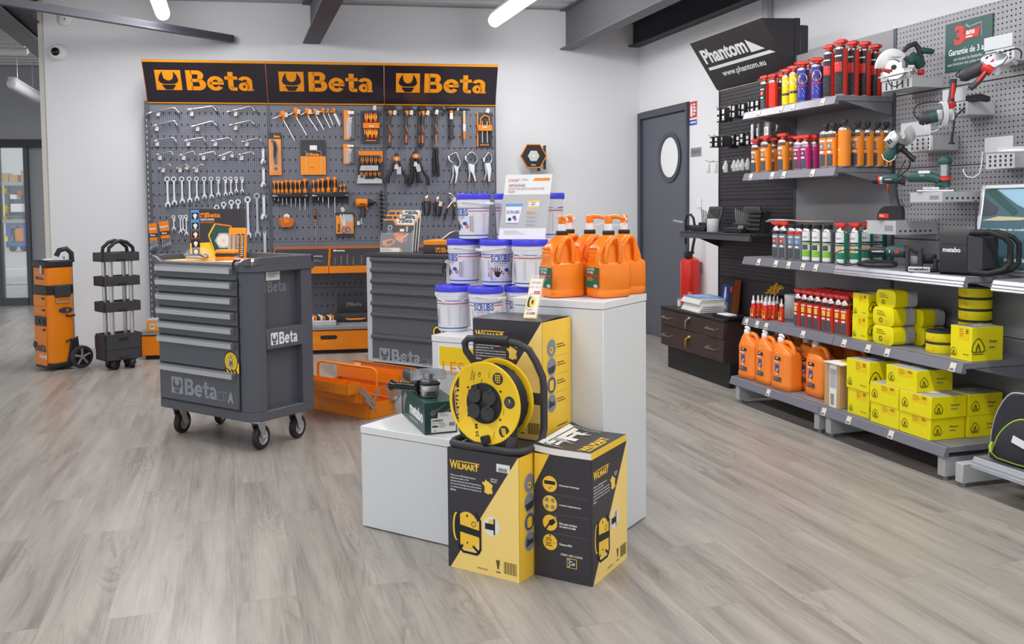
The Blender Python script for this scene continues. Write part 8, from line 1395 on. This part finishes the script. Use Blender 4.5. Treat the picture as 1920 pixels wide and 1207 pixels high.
mb = o.mb(); mb.tube([o.p(1842, 126, 12), o.p(1850, 130, 14), o.p(1858, 136, 14)], [9, 11, 9], 'red', 12); mb.tube([o.p(1850, 132, 16), o.p(1844, 140, 18), o.p(1834, 154, 20), o.p(1820, 166, 22)], [6, 5, 5.4, 6], 'charcoal', 10); mb.tube([o.p(1845, 137, 22.5), o.p(1831, 155, 24.5)], 2.6, 'can_red', 8); o.part(mb, 'side_handle', 60)
mb = o.mb(); n = 14; rg = []
for i in range(n+1):
    a = math.radians(-100+150*i/n); c_, s_ = math.cos(a), math.sin(a); ctr = Vector(o.p(1872, 128, 2)); U_ = Vector((.78, .62, -.1)); V_ = Vector((.1, -.05, 1)).normalized(); D_v = Vector((.55, -.75, .0)).normalized(); d = U_*c_*1.0+V_*s_; rg.append([ctr+d*30, ctr+d*30+D_v*12, ctr+d*28+D_v*12, ctr+d*27+D_v*1.5, ctr+d*10+D_v*1.5, ctr+d*10])
mb.loft(rg, 'alu'); o.part(mb, 'guard')
cable(o, [o.p(1806, 143, 0), o.p(1800, 135, -8), o.p(1830, 116, -16), o.p(1895, 92, -20), o.p(1912, 96, -20), o.p(1912, 110, -20)], 1.4)
o2 = o
# grinder with upright red handle
plate(1768, 166, 1815, 218, 'silver holder plate behind the upright red handled grinder', .3)
o = Rig('angle_grinder', 'grinder with an upright red grip in the middle of the pierced bay', 'angle grinder', 1765, 215, .22, turn=8)
mb = o.mb(); mb.tube([o.p(1726, 223, 0), o.p(1732, 222, 0), o.p(1745, 219, 0), o.p(1755, 217, 0)], [9, 12.5, 12, 11], 'charcoal', 14); mb.tube([o.p(1744, 219, 0), o.p(1757, 216.5, 0)], [12.6, 12], 'met_green', 14); o.part(mb, 'motor_body', 60)
mb = o.mb(); mb.prism(rrect(1755-1765, -10, 1766-1765, 9, 3, 3), -8, 9, 'lampgrey', 2); mb.prism(rrect(11, -13, 23, 11, 4, 3), -9, 7, 'alu', 2); o.part(mb, 'gear_head')
mb = o.mb(); rg = []
for i in range(17):
    a = math.radians(-115+230*i/16); c_, s_ = math.cos(a), math.sin(a); x = 4; rg.append([(x+4-7+11*c_*.55-3, 25*s_, 14*c_), (x+6+8*c_*.55-3, 25*s_, 14*c_), (x+6+8*c_*.55-3, 22*s_, 12*c_), (x+3-7+11*c_*.55-3, 22*s_, 12*c_)])
mb.loft(rg, 'lampgrey'); mb.at(S(o.k)@T(4, 0, 0)@RY(90)); mb.lathe([(14, -.5), (14, .5)], 'silver_paint', 24); o.part(mb, 'guard')
mb = o.mb(); mb.tube([o.p(1781, 205, 0), o.p(1781, 195, 0), o.p(1781, 192, 0)], [5, 9, 8], 'red', 12); mb.tube([o.p(1781, 192, 0), o.p(1782, 180, 0), o.p(1784, 165, 0), o.p(1784, 150, 0)], [6.5, 5.2, 6, 7], 'charcoal', 12); mb.tube([o.p(1782.5, 186, 3.5), o.p(1784.5, 158, 3.5)], [3.2, 3.6], 'can_red', 8); o.part(mb, 'side_handle', 60)
cable(o, [o.p(1726, 223, 0), o.p(1718, 212, -2), o.p(1722, 196, -4), o.p(1745, 190, -6), o.p(1770, 190, -8)], 1.4)
cable(o, [o.p(1814, 198, -4), o.p(1800, 208, 4), o.p(1788, 222, 4), o.p(1786, 240, 2), o.p(1784, 262, 2)], 1.6)
mb = o.mb(); mb.tube([o.p(1784, 250, 2), o.p(1783, 262, 2), o.p(1783, 269, 2)], [1.6, 2.6, 3.4], 'black', 8); mb.cyl(o.p(1783, 268, 2), o.p(1783, 270.5, 2), 6, 'black', 10); o.part(mb, 'plug')
mb = o.mb(); mb.tube([o.p(1736, 231, 6), o.p(1737, 240, 6), o.p(1745, 247, 6), o.p(1755, 245, 4), o.p(1759, 242, 2)], 1, 'white_gloss', 6); mb.cyl(o.p(1746, 237, 0), o.p(1746, 280, -2), .8, 'white_gloss', 5); o.part(mb, 'holding_hook', 70)
o = Rig('cable_coil', 'bundled black cable tied beside the upright red handled grinder', 'cable', 1832, 183, .33)
for j in range(6): mb = o.mb(); mb.tube([(-19, -4+j*1.4, j % 3), (-8, -7+j*2.2, 2+j % 3), (6, -6+j*2.3, 2+j % 2), (17, -8+j*1.8, j % 3), (22, -6+j, 0)], 1.5, 'black', 6); o.part(mb, 'cable_turn', 70)
# left grinder
plate(1690, 228, 1750, 284, 'silver holder plate behind the left grinder', .3)
o = Rig('angle_grinder', 'grinder with a grey guard and black side grip hanging left, by the orange cans', 'angle grinder', 1680, 268, .2, turn=6)
mb = o.mb(); mb.tube([o.p(1678, 266, 4), o.p(1674, 280, 2), o.p(1669, 294, 0), o.p(1668, 300, 0)], [10, 12, 12.5, 10], 'met_green', 14); o.part(mb, 'motor_body', 60)
mb = o.mb(); mb.prism(o.q((1657, 264), (1668, 249), (1676, 245), (1688, 257), (1683, 268), (1672, 279), (1666, 277)), 4, 22, 'alu', 3); mb.at(S(o.k)@T(0, 0, 22.2)); mb.poly(o.q((1661, 266), (1664, 263.5), (1669, 270), (1666, 272)), 'black', .1); mb.poly(o.q((1665, 263), (1667, 261), (1672, 267), (1670, 269)), 'black', .1); o.part(mb, 'gear_head')
mb = o.mb(); ctr = Vector(o.p(1690, 252, 8)); A1 = Vector((.55, -.83, 0)).normalized(); A2 = Vector((.35, .25, .9)).normalized(); AX = A1.cross(A2).normalized(); AX = AX if AX.x > 0 else -AX; rg = []
for i in range(17):
    a = math.radians(-75+205*i/16); d = A1*math.cos(a-math.pi*.15)+A2*math.sin(a-math.pi*.15); rg.append([ctr+d*24, ctr+d*22+AX*11, ctr+d*19+AX*11, ctr+d*21, ctr+d*9, ctr+d*9-AX*2])
mb.loft(rg, 'lampgrey'); o.part(mb, 'guard')
mb = o.mb(); mb.tube([o.p(1684, 276, 14), o.p(1690, 280, 16)], [7, 8.5], 'black', 12); mb.tube([o.p(1690, 281, 16), o.p(1698, 289, 18), o.p(1706, 298, 20), o.p(1711, 301, 21)], [5.5, 4.6, 5.2, 5.6], 'black_gloss', 12); o.part(mb, 'side_handle', 60)
mb = o.mb(); mb.tube([o.p(1655, 289, 8), o.p(1658, 298, 12), o.p(1667, 303.5, 13), o.p(1676, 299, 12), o.p(1680, 290, 8)], .9, 'white_gloss', 6); o.part(mb, 'holding_hook', 70)
cable(o, [o.p(1668, 301, 0), o.p(1668, 312, 0), o.p(1676, 322, 0)], 1.3); cable(o, [o.p(1704, 302, 8), o.p(1703, 314, 4), o.p(1694, 324, 2), o.p(1684, 332, 0)], 1.2); cable(o, [o.p(1697, 300, 2), o.p(1688, 318, 0), o.p(1683, 330, 0)], .9)
# drill driver, standing on its ledge
ledge(1626, 1680, 413, 438, .2, 'small silver ledge under the cordless drill')
o = Rig('drill_driver', 'cordless drill standing on its battery on the left silver ledge', 'drill', 1672, 380, .24, turn=-12)
mb = o.mb(); mb.tube([o.p(1656, 336, 0), o.p(1662, 335, 0), o.p(1682, 335, 0), o.p(1690, 336, 0)], [8, 9.5, 9.5, 8], 'met_green', 14); mb.tube([o.p(1684, 337, 0), o.p(1696, 340, -2)], [8, 8.5], 'charcoal', 12); mb.at(S(o.k)@T(0, 0, 9.6)); mb.text('metabo', -11, 42.5, 12, 3, 'can_white', .1, .03); o.part(mb, 'motor_body', 60)
mb = o.mb(); mb.tube([o.p(1648, 337, 0), o.p(1651, 337, 0)], [9, 9], 'red', 14); mb.tube([o.p(1650.5, 337, 0), o.p(1656, 336.5, 0)], [8.4, 8.6], 'chrome', 14); mb.tube([o.p(1637, 338, 0), o.p(1640, 338, 0), o.p(1648, 337.4, 0)], [4, 6, 7], 'black', 12); o.part(mb, 'chuck')
mb = o.mb(); mb.loft([[(x-o.px+dx, o.py-y, z) for x, z in ((-w_, -d_), (w_, -d_), (w_, d_), (-w_, d_)) for dx in (0,)] if False else [(cx-o.px+a*w_, o.py-y, b*d_) for a, b in ((-1, -.7), (-.7, -1), (.7, -1), (1, -.7), (1, .7), (.7, 1), (-.7, 1), (-1, .7))] for cx, y, w_, d_ in ((1672, 344, 9, 6), (1673, 354, 7.5, 6.5), (1676, 370, 7, 7), (1679, 384, 7.5, 7), (1680, 388, 11, 9))], 'charcoal'); o.part(mb, 'grip'); mb = o.mb(); mb.box(-7.5, 20, 3, -4.5, 36, 7, 'red', 1); o.part(mb, 'trigger')
mb = o.mb(); mb.loft([[(x-o.px, o.py-y, z) for x, z in ((a, -12), (b, -12), (b+1, -9), (b+1, 9), (b, 12), (a, 12), (a-1, 9), (a-1, -9))] for y, a, b in ((386, 1662, 1690), (391, 1655, 1692), (399, 1650, 1693), (412, 1649, 1693))], 'black'); mb.at(S(o.k)@T(0, 0, 12.1)); mb.rect(-20, -28.5, -3, -20, 'can_red', .1); mb.text('LiHD', -19, -26.5, 8, 4, 'can_white', .2, .02) if False else mb.lines(-19, -27, 12, 5, 2, 'can_white', .2, .4); o.part(mb, 'battery')
cable(o, [o.p(1688, 372, -2), o.p(1692, 385, -2), o.p(1700, 388, -3), o.p(1708, 384, -3)], .6)
# jigsaw
ledge(1707, 1767, 361, 379, .2, 'small silver ledge under the green jigsaw')
o = Rig('jigsaw', 'dark green jigsaw with a domed top standing on the right silver ledge', 'jigsaw', 1745, 345, .24, turn=-10)
mb = o.mb(); mb.tube([o.p(1705, 331, 0), o.p(1710, 331, 0), o.p(1740, 331, 0), o.p(1752, 334, 0), o.p(1762, 338, 0)], [8, 10, 10.5, 9, 8], 'met_green', 14); mb.at(S(o.k)@T(0, 0, 10.6)); mb.rect(-20, 20, 0, 25, 'can_white', .1); mb.lines(-18, 14, 12, 4, 2, 'light_grey', .1, .5); o.part(mb, 'motor_body', 60)
mb = o.mb(); mb.tube([o.p(1772, 352, 0), o.p(1770, 336, 0), o.p(1769, 316, 0), o.p(1769, 306, 0), o.p(1769, 299, 0), o.p(1768, 294.5, 0)], [7, 9, 9.5, 11, 12, 7], 'met_green', 14); mb.ball(o.p(1769, 304, 0), 13, 'met_green', 14, (1, .72, .9)); o.part(mb, 'head', 60)
mb = o.mb(); mb.tube([o.p(1769, 331, 2), o.p(1769, 310, 2)], [9, 9], 'chrome_dull', 14); o.part(mb, 'metal_sleeve'); mb = o.mb(); mb.tube([o.p(1771, 339, 2), o.p(1771, 332, 2)], [10, 10], 'can_red', 14); o.part(mb, 'orange_collar')
mb = o.mb(); mb.box(1723-1745, -15, -10, 1787-1745, -11, 12, 'alu', .8); mb.box(1733-1745, -11, -7, 1762-1745, -6, 9, 'alu', .8); mb.tube([o.p(1752, 350, 0), o.p(1760, 346, 0), o.p(1768, 344, 0)], [3, 6, 6], 'met_green', 10); mb.cyl(o.p(1773, 341, 0), o.p(1773, 356, 0), 1, 'chrome', 6); o.part(mb, 'shoe_plate')
cable(o, [o.p(1704, 331, 0), o.p(1692, 335, -2), o.p(1683, 338, -4)], 1.4)
# empty holder with hook, guarantee sign, framed poster
plate(1847, 256, 1904, 316, 'empty silver holder plate at the right edge above the framed poster', .33)
o = Rig('angle_profile', 'silver profile bar lying across the empty holder plate', 'bar', 1890, 282, .27); mb = o.mb(); mb.box(-18, -5, -3, 40, 2, 3, 'alu', .5); mb.box(-19, 2, -3, 40, 7, -2, 'silver_paint'); o.part(mb, 'bar')
o = Rig('wire_hook', 'large bare white wire hook left of the empty holder plate', 'hook', 1830, 310, .33); mb = o.mb(); mb.tube([o.p(1841, 284, 0), o.p(1839, 312, 0), o.p(1836, 325, 2), o.p(1826, 333, 4), o.p(1815, 331, 5), o.p(1809, 322, 6), o.p(1809, 316, 6)], 1.1, 'white_gloss', 7); mb.cyl(o.p(1840, 298, 0), o.p(1840, 298, -40), 1.1, 'white_gloss', 6); o.part(mb, 'wire', 70)
a, b = G.on(1772, 90, PV-.01), G.on(1860, 60, PV-.01); z1, z0 = G.on(1772, 47, PV-.01).z, G.on(1772, 136, PV-.01).z; w_ = b.x-a.x; h = z1-z0
t = thing('guarantee_sign', 'dark green sign with a red figure three on the upper pierced sheet', 'sign', G.M(a.x, PV-.008, z0)); mb = MB(); mb.box(0, 0, 0, w_, .006, h, 'met_green'); mb.at(front()); mb.text('Garantie de 3 ans', w_*.08, h*.32, w_*.86, h*.13, 'can_white', .001, .015); mb.text('sur toutes les batteries', w_*.2, h*.2, w_*.6, h*.07, 'light_grey', .001); mb.text('sans limitation des cycles de charge', w_*.06, h*.09, w_*.88, h*.075, 'light_grey', .001)
mb.text('3', w_*.2, h*.52, w_*.22, h*.4, 'red', .001, .05); mb.poly([(w_*.4, h*.6), (w_*.72, h*.62), (w_*.76, h*.8), (w_*.44, h*.78)], 'red', .0012); mb.text('ans', w_*.46, h*.69, w_*.18, h*.08, 'can_white', .0016, .03); mb.lines(w_*.46, h*.62, w_*.22, h*.04, 1, 'can_white', .0016, .7); mb.poly([(w_*.4, h*.84), (w_*.46, h*.93), (w_*.52, h*.86), (w_*.78, h*.9), (w_*.79, h*.62), (w_*.77, h*.62), (w_*.765, h*.87), (w_*.5, h*.83), (w_*.45, h*.88)], 'mid_grey', .0009); mb.build('sign_plate', t)
yF = .36; a, b = G.on(1836, 345, yF), G.on(1912, 345, yF); z1 = a.z; z0 = ZS[3]+.002; w_ = .36; h = z1-z0
t = thing('framed_poster', 'silver framed poster with a work scene leaning on the shelf behind the radio', 'poster', G.M(a.x, .325, z0)); ln = RX(-8)
for p_ in ((0, 0, .022, h), (w_-.022, 0, w_, h), (.022, h-.022, w_-.022, h), (.022, 0, w_-.022, .022)): mb = MB(); mb.at(ln); mb.box(p_[0], -.008, p_[1], p_[2], .012, p_[3], 'alu', .004); mb.build('frame_bar', t)
mb = MB(); mb.at(ln); mb.box(.015, .0, .015, w_-.015, .01, h-.015, 'pic_teal'); mb.at(ln @ front(0, -.001, 0)); A = lambda u, v: (.02+(w_-.04)*u, .02+(h-.04)*v)
mb.poly([A(0, 1), A(1, 1), A(1, .66), A(.6, .8), A(.2, 1)], 'pic_sky', .0004); mb.poly([A(0, .97), A(.18, 1), A(.62, .72), A(.55, .66)], 'met_green', .0008); mb.poly([A(0, .6), A(.3, .655), A(.75, .645), A(.98, .66), A(.7, .61), A(.3, .6)], 'pic_sand', .0008); mb.poly([A(.76, .65), (A(.8, .76)), A(.86, .77), A(.9, .65)], 'can_yellow', .001); mb.poly([A(0, .9), A(.28, .76), A(.24, .68), A(0, .66)], 'slate_dark', .0006); mb.text('une question de confiance', *A(.04, .47), w_*.78, h*.034, 'can_white', .001, .02); mb.text('SOLUTIONS COMPLÈTES', *A(.04, .425), w_*.5, h*.02, 'can_white', .001); mb.lines(*A(.04, .385), w_*.42, h*.02, 1, 'light_grey', .001, .6); mb.text('metabo', *A(.5, .1), w_*.38, h*.05, 'can_white', .001, .04); mb.rect(*A(0, 0), *A(1, .04), 'met_green', .0006); mb.build('picture', t)
# radio, corded tool, stand
q = G.flat(1773, 514, ZS[3]); RD = Frame(G.o+G.X*1.635+G.Y*.105, -73.08+12); zr = ZS[3]+.001
t = thing('site_radio', 'black ruggedised radio with side grips and a raised aerial on the middle shelf', 'radio', RD.M(0, 0, zr)); w_, d_, h = .16, .2, .2
mb = MB(); P_ = lambda x, y: (x, y)
mb.loft([[(x0_, y, z0_), (x1_, y, z0_), (x1_+.0, y, z0_+.02), (x1_, y, z1_), (x0_, y, z1_), (x0_-.0, y, z0_+.02)] for y, x0_, x1_, z0_, z1_ in ((0, .0, w_*.85, .012, h-.03), (.02, -.01, w_*.9, .0, h), (.14, -.0, w_*1.0, .0, h-.005), (.16, .02, w_*.9, .02, h-.03))], 'black'); mb.at(front(0, -.001, 0)); mb.text('metabo', w_*.12, h*.5, w_*.55, h*.11, 'can_white', .001, .03); mb.rect(w_*.05, h*.68, w_*.8, h*.74, 'charcoal', .0005); mb.build('body', t)
mb = MB(); mb.at(T(w_, 0, 0)); mb.loft([[(x, y, z) for y, z in ((a, b), (c_, b), (c_, d2), (a, d2))] for x, a, c_, b, d2 in ((-.03, .0, .16, .01, h-.02), (.03, .03, .14, .03, h-.035))], 'charcoal'); mb.build('speaker', t)
mb = MB(); g_ = [(w_*.9, .02, .015), (w_+.06, .03, .012), (w_+.11, .06, .03), (w_+.125, .08, .06), (w_+.125, .08, h-.06), (w_+.11, .06, h-.03), (w_+.06, .03, h-.008), (w_*.9, .02, h-.012)]; mb.tube(g_, [.014, .014, .014, .013, .013, .014, .014, .014], 'black', 8); mb.tube([(p[0]-.0, p[1]+.06, p[2]) for p in g_], .011, 'black', 8); mb.build('side_grip', t, angle=70); mb = MB(); mb.cyl((w_*.6, .12, h-.01), (w_*.57, .12, h+.13), .0045, 'charcoal', 7); mb.build('aerial', t)
o = Rig('die_grinder', 'long corded green tool lying across the middle shelf beside the radio', 'grinder', 1660, 471, .16, turn=-4)
mb = o.mb(); mb.tube([o.p(1605, 469, 0), o.p(1606, 469, 0), o.p(1632, 470, 0)], [1.4, 2, 2.4], 'charcoal', 10); mb.tube([o.p(1631, 470, 0), o.p(1633, 470, 0), o.p(1660, 470.5, 0), o.p(1663, 471, 0)], [5, 8, 8, 8.6], 'black', 14); mb.tube([o.p(1662, 471, 0), o.p(1672, 471, 0), o.p(1693, 471.5, 0)], [8.8, 11, 11], 'met_green', 14); mb.tube([o.p(1692, 471.5, 0), o.p(1699, 472, 0), o.p(1702, 472, 0)], [11.4, 12, 9], 'black', 14); mb.at(S(o.k)@T(0, 0, 8.1)); mb.text('metabo', -23, -1.5, 21, 4, 'can_white', .1, .03); mb.at(S(o.k)@T(0, 0, 11)); mb.disc(20, 0, 4, 'can_red', .4, 12); mb.rect(7, -2, 9, 3, 'can_white', .3); o.part(mb, 'body', 60)
cable(o, [o.p(1605, 469, 0), o.p(1590, 469, 2), o.p(1574, 474, 6), o.p(1571, 486, 8), o.p(1580, 496, 8), o.p(1595, 499, 6), o.p(1612, 495, 4), o.p(1640, 492, 2)], 1)
for j in range(4): cable(o, [o.p(1610, 497-j*1.2, 4-j), o.p(1630, 492-j*1.3, 6-j), o.p(1660, 491-j, 6-j), o.p(1679, 495-j*1.4, 4-j), o.p(1676, 500-j, 3-j), o.p(1640, 501-j, 4-j), o.p(1612, 499-j, 4-j)], .9, 'black', 'cable_turn')
o = Rig('tool_stand', 'black display stand with upright posts and a white name strip between tool and radio', 'stand', 1725, 508, .14, turn=-4)
mb = o.mb(); mb.box(-24, 0, -14, 32, 5, 16, 'black', 1); mb.at(S(o.k)@T(0, 0, 16)); mb.rect(-19, -0, 18, 9, 'can_white', .2); mb.text('metabo', -17, 2, 33, 5.5, 'black', .4, .04); o.part(mb, 'base'); 
for x, a, r in ((1704, 463, 4.2), (1726, 464, 4.6), (1752, 484, 4.4)): mb = o.mb(); mb.tube([o.p(x, 506, 6), o.p(x, a+1.5, 6), o.p(x, a, 6)], [r, r, r*.6], 'charcoal', 12); o.part(mb, 'post')
mb = o.mb(); mb.tube([o.p(1706, 466, 2), o.p(1716, 472, 2), o.p(1726, 478, 2)], 3, 'black', 8); mb.box(0, 14, -8, 28, 32, 2, 'black', 2); mb.box(-18, 12, -6, -2, 28, 3, 'mid_grey', 2); mb.tube([o.p(1752, 490, 0), o.p(1762, 486, 0), o.p(1770, 490, 0)], 2.6, 'black', 8); o.part(mb, 'clamp'); mb = o.mb(); mb.cyl(o.p(1758, 508, 10), o.p(1759, 494, 10), 1.3, 'chrome', 8); o.part(mb, 'bright_pin')
# ------------------------------------------------------------------ black bag on the far right shelf
q = G.flat(1868, 872, ZBASE); BGF = Frame(G.o+G.X*(BAYX[4]+.05)+G.Y*.03, -73.08+8); t = thing('tool_bag', 'black bag with lime piping cut off by the right edge of the picture', 'bag', BGF.M(0, 0, ZBASE+.001)); w_, d_, h = .42, .26, .3
prf = [(0, .0), (.02, -.0), (.05, 0)]
out = [(.03, 0), (w_-.03, 0), (w_, .04), (w_-.01, h*.6), (w_-.06, h*.92), (w_-.12, h), (.14, h), (.075, h*.93), (.02, h*.6), (0, .05)]
def sm(pts, n=3):
    r_ = []; L_ = len(pts)
    for i in range(L_):
        a, b, c, d = (Vector(pts[(i+k) % L_]) for k in (-1, 0, 1, 2))
        for j in range(n): u = j/n; r_.append(tuple(.5*((2*b)+(c-a)*u+(2*a-5*b+4*c-d)*u*u+(3*b-a-3*c+d)*u**3)))
    return r_
so = sm(out); mb = MB(); mb.loft([[(w_/2+(x-w_/2)*k, y, h*.5+(z-h*.5)*k if z > .02 else z+.01*(1-k)) for x, z in so] for y, k in ((.0, .93), (.03, 1), (d_-.03, 1), (d_, .93))], 'bag'); mb.build('body', t, angle=60)
mb = MB(); mb.at(front(0, 0, 0)); mb.tube([(w_/2+(x-w_/2)*.97, h*.5+(z-h*.5)*.97, -.012) for x, z in so], .0035, 'light_grey', 6, True); mb.build('grey_piping', t, angle=70)
pk = sm([(.06, .02), (w_-.08, .02), (w_-.05, .06), (w_-.09, h*.5), (w_-.15, h*.66), (.16, h*.66), (.09, h*.5), (.05, .08)]); mb = MB(); mb.at(front(0, .0, 0)); mb.prism(pk, 0, .028, 'bag', .01); mb.build('front_pocket', t, angle=60); mb = MB(); mb.at(front(0, -.02, 0)); mb.tube([(x, z, .0) for x, z in pk], .003, 'bag_lime', 6, True); mb.build('lime_piping', t, angle=70)
mb = MB(); mb.at(front(0, -.03, 0) @ T(.13, h*.34, 0) @ RZ(-16)); mb.prism([(0, 0), (.075, 0), (.075, .03), (0, .03)], 0, .002, 'white'); mb.build('white_label', t); mb = MB(); mb.at(front(0, -.03, 0)); mb.ring(.25, h*.33, .035, .045, 'mid_grey', .001, 24); mb.build('round_badge', t)
mb = MB(); mb.tube([(.045, -.03, h*.28), (.04, -.036, h*.22), (.042, -.034, h*.14)], [.004, .007, .005], 'bag_lime', 6); mb.build('zip_pull', t); mb = MB(); mb.tube([(.1, .1, h-.01), (.14, .1, h+.04), (.26, .1, h+.045), (.31, .1, h-.01)], .012, 'bag', 8); mb.tube([(.14, .09, h+.035), (.1, .09, h+.012)], .006, 'bag_lime', 6); mb.build('carry_handle', t, angle=70)
